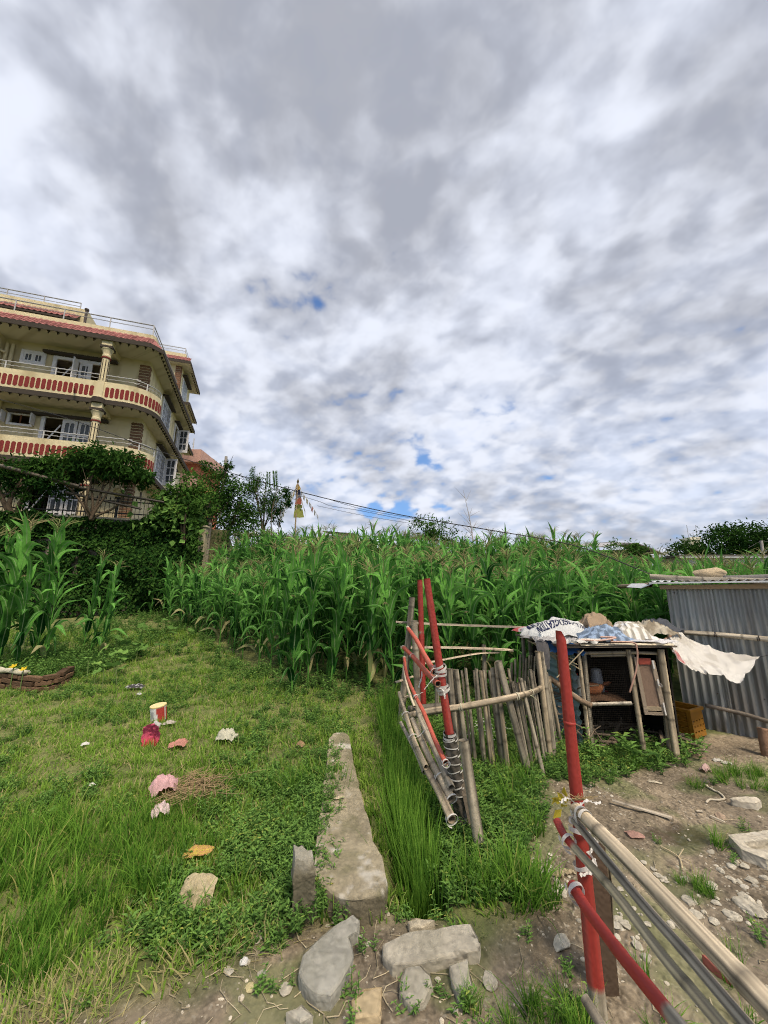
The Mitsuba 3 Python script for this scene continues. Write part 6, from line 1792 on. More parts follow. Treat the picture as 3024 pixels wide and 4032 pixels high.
def dq(u, w, out=0.0):
    """A point of the door: u across, w down."""
    return (d0 * (1 - u) + d1 * u) * (1 - w) + (d3 * (1 - u) + d2 * u) * w + np.array([0, -out, 0])


def dquad(u0, u1, w0, w1, out, thick):
    a = [dq(u0, w0, out), dq(u1, w0, out), dq(u1, w1, out), dq(u0, w1, out)]
    v = np.array(a + [q + [0, thick, 0] for q in a])
    f = [[0, 1, 2], [0, 2, 3], [4, 6, 5], [4, 7, 6]]
    for k in range(4):
        n_ = (k + 1) % 4
        f += [[k, k + 4, n_ + 4], [k, n_ + 4, n_]]
    return v, np.array(f)


door = part(coop, 'door', dquad(.10, .86, .02, .93, .0, .012), (.175, .125, .095), amp=.35, freq=22, label='grey plank door with a red top board')
part(door, 'stile', dquad(0, .17, 0, 1, .014, .012), (.24, .20, .155), amp=.3, freq=16)
part(door, 'stile', dquad(.80, .99, .06, 1, .014, .012), (.25, .21, .165), amp=.3, freq=16)
part(door, 'rail', dquad(.17, .80, .02, .13, .012, .011), (.24, .055, .04), amp=.3, freq=16)
part(door, 'rail', dquad(.17, .80, .86, .93, .012, .011), (.26, .215, .15), amp=.3, freq=16)
part(door, 'rail', dquad(.0, 1.0, .95, 1.0, .016, .014), (.22, .18, .14), amp=.3, freq=16)
hs = part(door, 'hasp', dquad(.80, .88, .05, .20, .03, .006), (.62, .62, .60), 'metal')
part(door, 'hasp', dquad(.84, .91, .38, .50, .03, .006), (.62, .62, .60), 'metal')
part(door, 'hasp', dquad(.86, .92, .78, .99, .03, .006), (.62, .62, .60), 'metal')
part(hs, 'staple', moved(trimesh.creation.torus(.018, .003, 14, 6), dq(.92, .48, .045), roty(1.2)), (.4, .4, .4), 'metal', True)
# roof
part(coop, 'roof_sheet', (np.array([[1.78, 4.05, 1.03], [2.90, 3.99, 1.045], [3.02, 4.95, 1.06], [1.62, 4.95, 1.06], [1.78, 4.05, 1.015], [2.90, 3.99, 1.03], [3.02, 4.95, 1.045], [1.62, 4.95, 1.045]]),
                        np.array([[0, 1, 2], [0, 2, 3], [4, 6, 5], [4, 7, 6], [0, 4, 5], [0, 5, 1], [1, 5, 6], [1, 6, 2], [2, 6, 7], [2, 7, 3], [3, 7, 4], [3, 4, 0]])), (.12, .10, .08))
(v, f), c = bamboo(LAY['coop_board'], .032, None, 76, base=np.array([.62, .55, .40]), half=True, sides=9, node=.4)
v[:, 2] = 1.045 + (v[:, 2] - 1.045) * .55
part(coop, 'roof_edge', (v, f), c, 'semi', True, label='pale split cane along the roof edge')
part(coop, 'thatch', join([beam([1.66, 4.4 + .05 * k, 1.02], [1.98 - .03 * k, 4.1 + .01 * k, .80 + .05 * (k % 3)], .012, .006) for k in range(6)]), (.40, .34, .22))
part(coop, 'stick', sweep(np.array([[1.75, 4.15, .72], [2.0, 4.05, 1.0]]), .006, 5), (.45, .38, .25))
# sticks and branches leaning at its left side
bs = thing('branch', 'broken dead branch stuck out from the left side of the hen coop', 'branch')
bpth = smooth_path(LAY['branch'], .03)
put(bs, sweep(bpth, .020 + .012 * meshkit.noise(bpth * 22, 3), 8), (.17, .125, .085), 'rough', True, amp=.35, freq=25)
bs = thing('branch', 'thin pale stick lying on the dead branch left of the coop', 'branch')
put(bs, sweep(smooth_path(LAY['branch2'], .05), .010, 6), (.40, .35, .27), 'semi', True)
r = np.random.default_rng(800)
ms = []
for k in range(70):
    a = np.array([r.uniform(1.72, 2.1), r.uniform(4.1, 4.6), r.uniform(.02, .6)])
    d = unit(r.normal(0, 1, 3) * [1, .6, .5]) * r.uniform(.12, .35)
    ms.append(sweep(np.array([a - d / 2, a + [0, 0, .02], a + d / 2]), r.uniform(.003, .009), 5))
for k in range(60):
    a = np.array([r.uniform(2.1, 3.1), r.uniform(4.3, 4.85), r.uniform(.01, .13)])
    d = unit(r.normal(0, 1, 3) * [1, .5, .15]) * r.uniform(.15, .5)
    ms.append(sweep(np.array([a - d / 2, a + d / 2]), r.uniform(.006, .02), 6))
scene['brushwood'] = mikit.ply(join(ms), 'rough', smooth=False, color=tint(join(ms)[0], (.15, .12, .09), .4, 9))
labels['brushwood'] = {'label': 'tangle of dark sticks beside and under the hen coop', 'category': 'brushwood', 'kind': 'stuff'}

# a hen on the litter
hen = thing('hen', 'brown hen sitting on the litter inside the coop behind the mesh', 'hen')
hp0 = np.array([2.16, 4.36, .505])
prof = [(-.15, .10, .004, .004), (-.135, .085, .035, .028), (-.10, .062, .055, .055), (-.05, .055, .068, .070), (.0, .055, .070, .072), (.045, .062, .060, .064), (.075, .085, .042, .048), (.092, .118, .030, .030), (.098, .145, .024, .024), (.104, .168, .022, .023), (.112, .186, .012, .012)]
rows, g = [], np.linspace(0, 2 * np.pi, 19)[:-1]
for x, z, wy, wz in prof:
    rows.append(np.stack([x + .3 * wz * np.sin(g) * (x > .07), wy * np.cos(g), z + wz * np.sin(g) * (1 if x < .07 else .85)], 1))
v = np.vstack(rows)
v[:, 2] = np.maximum(v[:, 2], .002)
i, j = np.meshgrid(np.arange(len(prof) - 1), np.arange(18), indexing='ij')
f = np.vstack([np.stack([i * 18 + j, i * 18 + (j + 1) % 18, (i + 1) * 18 + (j + 1) % 18], -1).reshape(-1, 3), np.stack([i * 18 + j, (i + 1) * 18 + (j + 1) % 18, (i + 1) * 18 + j], -1).reshape(-1, 3)])
f = np.vstack([f, [[len(v) - 18 + k, len(v) - 18 + k + 1, len(v) - 18] for k in range(1, 17)]])
v = v + .004 * unit(v) * (meshkit.noise(v * 90, 2) - .5)[:, None] * 2
HR = rotz(math.pi - .35)
hc = np.array([.24, .10, .045]) * (.65 + .7 * meshkit.noise(v * [60, 60, 25], 5))[:, None]
part(hen, 'body', moved((v, f), hp0, HR), hc, 'rough', True)
part(hen, 'comb', moved(prism(sg.Polygon([(.085, .185), (.09, .215), (.10, .198), (.107, .215), (.114, .196), (.124, .205), (.122, .185)]), -.003, .003), hp0, HR @ rotx(math.pi / 2)), (.40, .03, .02))
part(hen, 'beak', moved((np.array([[.122, .007, .170], [.122, -.007, .170], [.122, 0, .181], [.146, 0, .170]]), np.array([[0, 1, 3], [1, 2, 3], [2, 0, 3], [0, 2, 1]])), hp0, HR), (.45, .32, .10))
for sgn in (-1, 1):
    part(hen, 'eye', moved(trimesh.creation.icosphere(subdivisions=1, radius=.0035), hp0 + HR @ np.array([.112, sgn * .019, .176])), (.02, .02, .02), 'paint')
    wv = trimesh.creation.icosphere(subdivisions=2)
    part(hen, 'wing', moved((np.asarray(wv.vertices) * [.075, .014, .040], wv.faces), hp0 + HR @ np.array([-.035, sgn * .066, .065]), HR @ roty(.12)), (.20, .075, .033), smooth=True, amp=.35, freq=40)
m = leaf_quads(np.tile([-.13, 0, .10], (9, 1)) + np.random.default_rng(1).normal(0, .012, (9, 3)), np.array([[-1, .35 * (k - 4) / 4, .55 + .1 * (k % 3)] for k in range(9)]), np.array([[0, 1.0, .2]] * 9), .085, .3)
part(hen, 'tail', moved(m, hp0, HR), (.13, .05, .025))
for k, (c, r0, h, col) in enumerate((((2.075, 4.32, .478), .055, .20, (.55, .57, .56)), ((2.36, 4.55, .478), .062, .24, (.38, .40, .42)))):
    t = thing('poultry_drinker', ['ribbed white poultry drinker at the left side of the coop', 'cloudy white poultry drinker at the back of the coop'][k], 'drinker')
    part(t, 'tank', moved(lathe([(r0 * 1.25, 0), (r0 * 1.25, .02)] + [(r0 * (1.15 - .35 * q) * (1 + .02 * (int(q * 16) % 2)), .02 + h * q) for q in np.linspace(0, .95, 15)] + [(r0 * .5, .02 + h), (0, .02 + h)], 18), c), col, 'paint', True, amp=.05)
    part(t, 'dish', moved(lathe([(0, 0), (r0 * 1.4, 0), (r0 * 1.6, .025), (r0 * 1.5, .025), (r0 * 1.35, .006)], 18), c), (.40, .05, .04), 'paint')

# ---------------------------------------------------------------- sacks and sheets heaped on the coop roof
def drape(poly, nx_, ny_, z0, hump, seed, fold=.05, edge=.0):
    """A cloth over the plan quadrilateral poly, humped and folded: vertices on an nx by ny grid."""
    q = np.asarray(poly, float)
    u, w = np.meshgrid(np.linspace(0, 1, nx_), np.linspace(0, 1, ny_))
    p = (q[0] * (1 - u[..., None]) + q[1] * u[..., None]) * (1 - w[..., None]) + (q[3] * (1 - u[..., None]) + q[2] * u[..., None]) * w[..., None]
    n1 = meshkit.fbm(np.stack([u * 2.5, w * 2.5, 0 * u], -1) + seed * 3.3, 4, seed)
    ridge = 1 - np.abs(meshkit.fbm(np.stack([u * 3.5 + 2 * w, w * 3 - u, 0 * u], -1) + seed, 3, seed + 3) - .5) * 4
    z = z0 + hump * (4 * u * (1 - u)) ** .6 * (4 * w * (1 - w)) ** .6 + fold * (n1 - .35) + fold * .8 * np.maximum(ridge, 0) ** 2
    jig = (meshkit.fbm(np.stack([u * 4, w * 4, 0 * u + 9], -1) + seed, 3, seed + 5) - .5) * .10
    x = p[..., 0] + jig * (1 + 2 * (np.abs(u - .5) > .45))
    y = p[..., 1] + jig * (np.abs(w - .5) > .4)
    v = np.stack([x, y, z], -1).reshape(-1, 3)
    i, j = np.meshgrid(np.arange(ny_ - 1), np.arange(nx_ - 1), indexing='ij')
    a = (i * nx_ + j).ravel()
    return v, np.vstack([np.stack([a, a + 1, a + nx_ + 1], 1), np.stack([a, a + nx_ + 1, a + nx_], 1)])


sack = thing('printed_sack', 'white woven sack with upside down blue lettering lying on the left of the coop roof', 'sack')
SQ = [(1.60, 4.20), (2.28, 4.28), (2.40, 4.86), (1.66, 4.92)]
NX, NY = 44, 26
sv, sf = drape(SQ, NX, NY, 1.085, .16, 3, .045)
grid = sv.reshape(NY, NX, 3)
sc_ = tint(sv, (.60, .63, .64), .10, 9)
pinkm = sstep(.30, .05, np.tile(np.linspace(0, 1, NX), NY)) * sstep(.62, .72, np.repeat(np.linspace(0, 1, NY), NX))
speck = (meshkit.noise(sv * 55, 4) > .45)
sc_ = np.where(((pinkm > .5) & speck)[:, None], np.array([.50, .12, .13]), sc_)
put(sack + '__cloth', (sv, sf), sc_, 'film', True)


def on_sack(u, w, lift=.004):
    x, y = np.clip(u, 0, 1) * (NX - 1), np.clip(w, 0, 1) * (NY - 1)
    i, j = np.minimum(x.astype(int), NX - 2), np.minimum(y.astype(int), NY - 2)
    a, b = (x - i)[:, None], (y - j)[:, None]
    return (grid[j, i] * (1 - a) + grid[j, i + 1] * a) * (1 - b) + (grid[j + 1, i] * (1 - a) + grid[j + 1, i + 1] * a) * b + [0, -lift * .3, lift]


for text, c0, w0, ht in (('FOOTBALL ASSOCIATION', 1.10, .22, .17), ('ALL ASSOCIATION', .80, .56, .17)):
    tm = meshkit.text_mesh(text, 1.0, .02, bold=True)
    tv_, tf_ = np.asarray(tm.vertices), np.asarray(tm.faces)
    tm2 = trimesh.Trimesh(tv_, tf_, process=False).subdivide_to_size(.35, max_iter=6)
    tv_, tf_ = np.asarray(tm2.vertices), np.asarray(tm2.faces)
    span = tv_[:, 0].max()
    L_ = 1.02 if len(text) > 16 else .74
    u = c0 - tv_[:, 0] / span * L_
    w = w0 + .12 * (u - .5) + ht * (.5 - tv_[:, 1])
    ok = ((u > .02) & (u < .98))[tf_].all(1)
    part(sack, 'lettering', (on_sack(u, w, .005 + .0), tf_[ok]), (.03, .035, .09), 'film')
for k, (lab, nm, quad, zz, hump, fold, col) in enumerate((
        ('grey crumpled plastic under the left corner of the printed sack', 'plastic_sheet', [(1.52, 4.08), (1.98, 4.06), (2.0, 4.5), (1.55, 4.5)], 1.058, .02, .05, (.40, .40, .41)),
        ('brown printed sack folded in the middle of the coop roof', 'sack', [(2.22, 4.36), (2.55, 4.36), (2.62, 4.80), (2.30, 4.84)], 1.09, .20, .07, (.36, .28, .20)),
        ('blue checked cloth crumpled at the front of the coop roof', 'cloth', [(2.10, 4.08), (2.56, 4.08), (2.60, 4.42), (2.14, 4.44)], 1.065, .12, .065, (.20, .27, .38)),
        ('off white sack humped right of the checked cloth on the roof', 'sack', [(2.46, 4.14), (2.80, 4.14), (2.82, 4.60), (2.48, 4.60)], 1.07, .17, .03, (.58, .55, .47)),
        ('stained cream sacking at the right rear of the coop roof', 'sacking', [(2.70, 4.30), (3.22, 4.30), (3.26, 4.85), (2.72, 4.85)], 1.07, .13, .065, (.48, .45, .37)),
        ('dark striped cloth at the back right of the coop roof', 'cloth', [(2.98, 4.5), (3.42, 4.55), (3.42, 4.85), (3.0, 4.85)], 1.10, .11, .07, (.10, .11, .13)),
        ('blue tarpaulin edge hanging under the sheets at the left front of the roof', 'tarpaulin', [(1.66, 4.10), (2.02, 4.06), (2.05, 4.4), (1.70, 4.4)], 1.030, .0, .03, (.035, .10, .26)),
        ('white torn plastic strip along the front edge of the coop roof', 'plastic_sheet', [(1.72, 3.99), (2.12, 3.98), (2.12, 4.16), (1.72, 4.16)], 1.055, .01, .05, (.62, .62, .60)),
        ('white plastic sheet on the right front corner of the coop roof', 'plastic_sheet', [(2.55, 3.99), (2.93, 3.97), (2.95, 4.24), (2.56, 4.24)], 1.068, .005, .022, (.66, .67, .70)))):
    t = thing(nm, lab, nm.replace('_', ' '))
    v, f = drape(quad, 30, 24, zz, hump, 31 + k, fold)
    if 'hanging' in lab:
        v[:, 2] -= .10 * sstep(4.22, 4.05, v[:, 1])
    c = tint(v, col, .16, 12, k)
    if 'checked' in lab:
        u = np.tile(np.linspace(0, 1, 30), 24)
        w = np.repeat(np.linspace(0, 1, 24), 30)
        c = c * (.75 + .9 * ((np.floor(u * 9) + np.floor(w * 7)) % 2 == 0))[:, None]
    if 'stained' in lab:
        c = c * (1 - .55 * sstep(.5, .62, meshkit.fbm(v * 9, 3, 5)))[:, None] + np.array([.10, .06, .02]) * (.5 * sstep(.5, .62, meshkit.fbm(v * 9, 3, 5)))[:, None]
    put(t, (v, f), np.clip(c, 0, .8), 'film', True)
t = thing('rag', 'dark grey rag hung over the left end of the coop roof', 'rag')
v, f = crumple(.13, .30, .03, 14, 14)
put(t, (np.stack([1.615 + v[:, 0], 4.10 - v[:, 2], .94 + v[:, 1]], 1), f), (.13, .13, .14), 'film', True)
t = thing('hose', 'pinkish brown length of hose looped over the coop roof edge and hanging down its front', 'hose')
put(t, sweep(smooth_path(LAY['hose'], .02), .0085, 8), (.36, .22, .17), 'paint', True)
t = thing('hose', 'short pale pink hose lying on the front of the coop roof', 'hose')
put(t, sweep(smooth_path([[1.95, 4.02, 1.10], [2.15, 4.0, 1.095], [2.32, 4.02, 1.12], [2.2, 4.08, 1.12]], .02), .0085, 8), (.50, .33, .27), 'paint', True)

# the big white tarp stretched from the coop to the shed
tp = np.array(LAY['tarp'])
t = thing('white_tarp', 'white sheet with a red patch stretched between the hen coop and tin shed', 'tarp')
top_e = smooth_path(tp[[0, 1, 2, 3, 4, 5, 6]], .04)
bot_e = smooth_path(tp[[14, 13, 12, 11, 10, 9, 8]], .04)
nu, nw = 56, 22
s0, s1 = (np.concatenate([[0], np.cumsum(np.linalg.norm(np.diff(e, axis=0), axis=1))]) for e in (top_e, bot_e))
uu = np.linspace(0, 1, nu)
te = np.stack([np.interp(uu * s0[-1], s0, top_e[:, k]) for k in range(3)], 1)
be = np.stack([np.interp(uu * s1[-1], s1, bot_e[:, k]) for k in range(3)], 1)
ww = np.linspace(0, 1, nw)[:, None, None]
pt = te[None] * (1 - ww) + be[None] * ww
U_, W_ = np.meshgrid(uu, np.linspace(0, 1, nw))
pt[..., 2] -= .05 * np.sin(np.pi * W_) * np.sin(np.pi * U_)
q = np.stack([U_ * 7, W_ * 2.2, 0 * U_], -1)
crease = np.maximum(0, 1 - np.abs(meshkit.fbm(q + [W_.mean(), 0, 0], 3, 41) - .5) * 9)
pt[..., 2] += .028 * crease + .030 * (meshkit.fbm(q * 1.2, 4, 42) - .5)
pt[..., 1] -= .018 * (meshkit.fbm(q * 1.5 + 5, 3, 43) - .5) * 2
tv_ = pt.reshape(-1, 3)
col = tint(tv_, (.68, .68, .66), .10, 6)
st = sstep(.52, .66, meshkit.fbm(tv_ * 7, 4, 44))[:, None]
col = col * (1 - .35 * st) + np.array([.34, .31, .25]) * .35 * st
red = (sstep(.10, .14, U_) * sstep(.34, .27, U_) * sstep(.45, .52, W_) * sstep(.98, .85, W_)).ravel()[:, None] * (.45 + .5 * meshkit.noise(tv_ * 30, 6))[:, None]
col = col * (1 - red) + np.array([.42, .07, .08]) * red
i, j = np.meshgrid(np.arange(nw - 1), np.arange(nu - 1), indexing='ij')
o = (i * nu + j).ravel()
part(t, 'cloth', (tv_, np.vstack([np.stack([o, o + 1, o + nu + 1], 1), np.stack([o, o + nu + 1, o + nu], 1)])), col, 'film', True)
part(t, 'cord', sweep(smooth_path([tp[6], tp[6] + [.2, .02, .05], tp[6] + [.5, .1, .2]], .05), .003, 4), (.05, .05, .05))
part(t, 'hem', sweep(smooth_path(tp[[2, 1, 0, 14]], .03), .011, 6), (.20, .13, .09), 'rough', True)

# ---------------------------------------------------------------- tin shed
shed = thing('tin_shed', 'grey corrugated tin shed at the right edge with bamboo poles tied along its wall', 'shed')
SL, SR = np.array([3.60, 5.00, 0]), np.array([5.08, 3.82, 0])
sd = unit(SR - SL)
sn = np.array([sd[1], -sd[0], 0])


def on_shed(m, z=0.0):
    v, f = vf(m)
    return SL + v[:, :1] * sd - v[:, 1:2] * sn + (v[:, 2:] + z) * np.array([0, 0, 1.0]), f


for k in range(14):
    part(shed, 'nail', on_shed(moved(trimesh.creation.icosphere(subdivisions=1, radius=.007), [.08 + .13 * k, -.014, [1.56, 1.08, .42][k % 3]])), (.05, .04, .035), 'metal')
x0 = 0
for k, w in enumerate((.42, .72, .73)):
    v, f = corrugated(w + .03, 1.72, .076, .0135, 8)
    v, f = on_shed((v + [x0, -.012 * (k % 2) , -.06], f))
    c = tint(v, (.26, .283, .29), .16, 2.2, k)
    streak = meshkit.fbm(np.stack([(v @ sd) * 16, 0 * v[:, 0], v[:, 2] * 1.1], -1), 4, 50)
    c = c * (.60 + .75 * streak)[:, None] * [1.05, .84, 1.0][k]
    rust = (sstep(.46, .60, meshkit.fbm(np.stack([(v @ sd) * 9, 0 * v[:, 0], v[:, 2] * 2.2], -1), 4, 51)) * (.25 + .6 * sstep(.5, .0, v[:, 2])))[:, None]
    c = c * (1 - rust) + np.array([.13, .095, .07]) * rust
    part(shed, 'wall_sheet', (v, f), np.clip(c, 0, 1), 'metal', True)
    x0 += w
v, f = corrugated(1.9, 1.70, .076, .0105, 6)
part(shed, 'wall_sheet', on_shed((np.stack([.015 + v[:, 1], .03 + v[:, 0], v[:, 2] - .06], 1), f)), (.25, .28, .29), 'metal', True)
part(shed, 'inside', on_shed(box([.02, .06, 0], [1.8, 1.7, 1.55])), (.05, .05, .05))
v, f = corrugated(2.1, 2.2, .076, .0105, 6)
rv = SL + (v[:, :1] - .16) * sd - (v[:, 2:] - .16) * sn + np.array([0, 0, 1.0]) * (1.70 + .03 * v[:, 2:] + v[:, 1:2])
part(shed, 'roof_sheet', (rv, f), (.46, .49, .52), 'metal', True)
part(shed, 'roof_edge', on_shed(box([-.16, -.165, 1.672], [1.95, -.15, 1.690])), (.60, .62, .64), 'metal')
a = SL + np.array([0, 0, 1.63]) + sn * .035
part(shed, 'wall_plate', beam(a - sd * .06, a + sd * 1.85, .05, .05), (.30, .22, .14), amp=.3)
cane(shed, 'purlin', [a - sd * .10 + [0, .1, .03], a - sd * .10 + [.25, 1.2, .03]], .03, None, 80, base=np.array([.20, .13, .08]))
rust_flap = np.array([SL + sd * -.12 + [0, 0, 1.68], SL + sd * -.20 + [-.04, .05, 1.62], SL + sd * -.2 + [-.02, .4, 1.64], SL + sd * -.1 + [0, .5, 1.69]])
part(shed, 'roof_flap', (rust_flap, np.array([[0, 1, 2], [0, 2, 3]])), (.52, .54, .56), 'metal')
cane(shed, 'wall_pole', far_on(LAY['shed_pole_mid'], .6), .026, .028, 81, base=np.array([.47, .42, .33]), label='pale bamboo pole tied across the wall')
cane(shed, 'wall_pole', far_on(LAY['shed_pole_low'], .6), .022, .024, 82, base=np.array([.12, .10, .085]), label='dark pole tied low on the wall')
pm = np.array(LAY['shed_pole_mid'])
for k in (0, 1):
    part(shed, 'tie', loop_tie(pm[k] + (pm[k + 1] - pm[k]) * .8, pm[k + 1] - pm[k], .030, .01, 1.3, k), (.06, .05, .045))
part(shed, 'loose_wire', sweep(smooth_path(LAY['wire'], .02), .0022, 4), (.10, .09, .08), 'metal')
t = thing('roof_pole', 'grey bamboo pole laid along the front of the shed roof', 'pole')
m, c = bamboo(far_on(LAY['shed_pole_top'], .5), .036, .034, 83, base=GREYB * 1.05)
put(t, m, c, 'semi', True)
t = thing('roof_stone', 'tan boulder weighing down the shed roof', 'stone')
q = np.array(LAY['shed_stone'][0])
put(t, moved(rock(.20, 84, .42, 3), [q[0] - .02, q[1], 1.80]), (.34, .28, .19), 'rough', 30 and True, amp=.22, freq=9)
t = thing('roof_log', 'dark grey log lying on the shed roof at the right edge', 'log')
lgp = smooth_path(far_on(LAY['shed_log'], .5), .04)
put(t, sweep(lgp, .042 + .008 * meshkit.noise(lgp * 14, 4), 10), (.16, .155, .15), 'rough', True, amp=.3, freq=16)

# crate
cr_ = thing('plastic_crate', 'yellow orange plastic crate leaning beside the right end of the coop', 'crate')
c0 = np.array([3.31, 4.50, .03])
cx_, cy_ = unit(np.array([-.36, .62, 0])), unit(np.array([.62, .36, 0]))
YEL = np.array([.27, .125, .013])


def on_crate(m):
    v, f = vf(m)
    return c0 + v[:, :1] * cx_ + v[:, 1:2] * cy_ + v[:, 2:] * unit(np.array([-.05, .02, 1.0])), f


Lc, Wc, Hc = .52, .28, .29
part(cr_, 'base', on_crate(box([0, 0, 0], [Lc, Wc, .012])), YEL, 'paint')
for y0 in (0, Wc - .008):
    side = sg.box(0, .012, Lc, Hc - .03)
    for a in range(7):
        for b in range(3):
            side = side.difference(sg.box(.035 + a * .066, .05 + b * .055, .035 + a * .066 + .034, .05 + b * .055 + .014))
    v, f = prism(side, 0, .008)
    part(cr_, 'side', on_crate((np.stack([v[:, 0], y0 + v[:, 2], v[:, 1]], 1), f)), YEL, 'paint')
for x_ in (0, Lc - .008):
    side = sg.box(.009, .012, Wc - .009, Hc - .03)
    for a in range(4):
        for b in range(3):
            side = side.difference(sg.box(.04 + a * .066, .05 + b * .055, .04 + a * .066 + .034, .05 + b * .055 + .014))
    v, f = prism(side, 0, .008)
    part(cr_, 'side', on_crate((np.stack([x_ + v[:, 2], v[:, 0], v[:, 1]], 1), f)), YEL, 'paint')
rim = sg.box(-.016, -.016, Lc + .016, Wc + .016).difference(sg.box(.009, .009, Lc - .009, Wc - .009))
v, f = prism(rim, Hc - .03, Hc)
part(cr_, 'rim', on_crate((v, f)), YEL * 1.15, 'paint')
for a in (0.0, .172, .343, .515):
    part(cr_, 'rib', on_crate(box([a - .006, -.013, .012], [a + .006, -.001, Hc - .032])), YEL, 'paint')
for z in (.035, .10, .155, .21):
    part(cr_, 'rib', on_crate(box([.008, -.009, z], [Lc - .008, -.0005, z + .008])), YEL, 'paint')
part(cr_, 'corner_post', on_crate(box([-.012, -.012, .0], [.03, -.0015, Hc - .031])), YEL, 'paint')

# ---------------------------------------------------------------- slab, upright stone, flagstones
def stone_prism(poly, top, bottom, seed, cell=.03, rough=.012, bevel=.02):
    """A worn block over a plan polygon: domed edge, pitted top, ragged sides."""
    P = sg.Polygon(poly).buffer(0)
    minx, miny, maxx, maxy = P.bounds
    ring = np.array(P.segmentize(cell).exterior.coords)[:-1]
    if P.exterior.is_ccw is False:
        ring = ring[::-1]
    cen = np.array(P.representative_point().coords[0])
    rag = (meshkit.fbm(np.column_stack([ring * 9, 0 * ring[:, 0]]) + seed, 3, seed) - .5)[:, None]
    nv = ring - cen
    ring = ring + unit(nv) * rag * .028
    gx, gy = np.meshgrid(np.arange(minx, maxx, cell), np.arange(miny, maxy, cell))
    g = np.column_stack([gx.ravel(), gy.ravel()]) + np.random.default_rng(seed).normal(0, cell * .16, (gx.size, 2))
    PP = sg.Polygon(ring).buffer(0)
    g = g[shapely.contains_xy(PP.buffer(-bevel * 1.6), g[:, 0], g[:, 1])]
    inner = np.array([cen + (p - cen) * max(.0, 1 - bevel / max(np.linalg.norm(p - cen), .02)) for p in ring])
    from scipy.spatial import Delaunay
    allp = np.vstack([inner, g])
    tri = Delaunay(allp).simplices
    cc = allp[tri].mean(1)
    tri = tri[shapely.contains_xy(sg.Polygon(inner).buffer(1e-4), cc[:, 0], cc[:, 1])]
    a, b, c = allp[tri[:, 0]], allp[tri[:, 1]], allp[tri[:, 2]]
    flip = ((b - a)[:, 0] * (c - a)[:, 1] - (b - a)[:, 1] * (c - a)[:, 0]) < 0
    tri[flip] = tri[flip][:, ::-1]
    topf = top if callable(top) else (lambda x, y: np.full(np.shape(x), float(top)))
    q3 = np.column_stack([allp * 8, 0 * allp[:, 0]]) + seed
    zt = topf(allp[:, 0], allp[:, 1]) + rough * 2 * (meshkit.fbm(q3, 4, seed) - .5) + rough * .7 * (meshkit.noise(q3 * 5, seed) - .5)
    m = len(inner)
    zt[:m] -= bevel * .15
    v = [np.column_stack([allp, zt]), np.column_stack([allp[:m], zt[:m]])]
    f = [tri]
    prev = len(allp) + np.arange(m)
    n = len(allp) + m
    levels = [np.column_stack([ring, zt[:m] - bevel * .8])]
    zb = bottom
    for u in (.06, .16, .35, .7, 1.0):
        w = ring + unit(nv) * ((meshkit.fbm(np.column_stack([ring * 7, np.full(m, u * 3)]) + seed, 3, seed + 1) - .5) * .03 * (zt[:m] - zb).clip(0, .25) * 4)[:, None]
        levels.append(np.column_stack([w, zt[:m] * (1 - u) + zb * u]))
    for L_ in levels:
        v.append(L_)
        cur = n + np.arange(m)
        k = np.arange(m)
        k2 = (k + 1) % m
        f += [np.stack([prev[k], cur[k], cur[k2]], 1), np.stack([prev[k], cur[k2], prev[k2]], 1)]
        prev = cur
        n += m
    return np.vstack(v), np.vstack(f)


def stone_colour(v, base, seed, moss=.0, spots=.12):
    n1, n2 = meshkit.fbm(v * 7 + seed, 4, seed), meshkit.noise(v * 95 + seed, seed + 1)
    c = np.asarray(base) * (.70 + .62 * n1 + .62 * (n2 - .5))[:, None]
    g = (sstep(.46, .62, meshkit.fbm(v * 5 + 2 * seed, 4, seed + 2)) * moss)[:, None]
    c = c * (1 - g) + np.array([.075, .080, .035]) * g
    pale = (sstep(.60, .72, meshkit.fbm(v * 11 + 5, 3, seed + 4)) * spots * 2.5)[:, None]
    return np.clip(c * (1 - pale) + np.array([.42, .41, .37]) * pale, 0, .8)


sl = thing('concrete_slab', 'long worn concrete slab running away beside the grassy ditch', 'slab')
v, f = stone_prism([p[:2] for p in LAY['slab_top']], lambda x, y: .115 + .068 * np.maximum(0, y - 3.0) + .008 * np.sin(x * 9), -.14, 5, .014, .013, .010)
c = stone_colour(v, (.235, .21, .15), 5, .5, .30)
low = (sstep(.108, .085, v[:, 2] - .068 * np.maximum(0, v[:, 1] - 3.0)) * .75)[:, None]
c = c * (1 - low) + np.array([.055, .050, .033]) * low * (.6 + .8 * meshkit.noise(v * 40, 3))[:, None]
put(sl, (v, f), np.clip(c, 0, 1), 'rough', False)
us = thing('upright_stone', 'rough upright stone post standing at the near left corner of the slab', 'stone')
b0, b1 = np.array(LAY['stone_post'])
c_ = (b0 + b1) / 2
m = trimesh.creation.box([.105, .10, .40]).subdivide().subdivide().subdivide().subdivide()
v = np.asarray(m.vertices).copy()
v[:, :2] *= (1 - .16 * sstep(.05, .2, v[:, 2]) ** 2)[:, None] * (.92 + .16 * meshkit.fbm(v * 9, 3, 8))[:, None]
v += (meshkit.fbm(v * 16 + 4, 4, 9) - .5)[:, None] * .05 * unit(v)
v[:, 2] -= .05 * sstep(.1, .2, v[:, 2]) * sstep(-.02, .05, v[:, 0] + .03 * meshkit.noise(v * 40, 2))
v = v @ (rotx(.20) @ rotz(.3)).T + [c_[0] + .01, c_[1] - .03, .125]
c = stone_colour(v, (.12, .112, .08), 8, .8)
tp_ = sstep(.24, .30, v[:, 2])[:, None] * .5
put(us, (v, m.faces), c * (1 - tp_) + np.array([.33, .33, .29]) * tp_, 'rough', True)
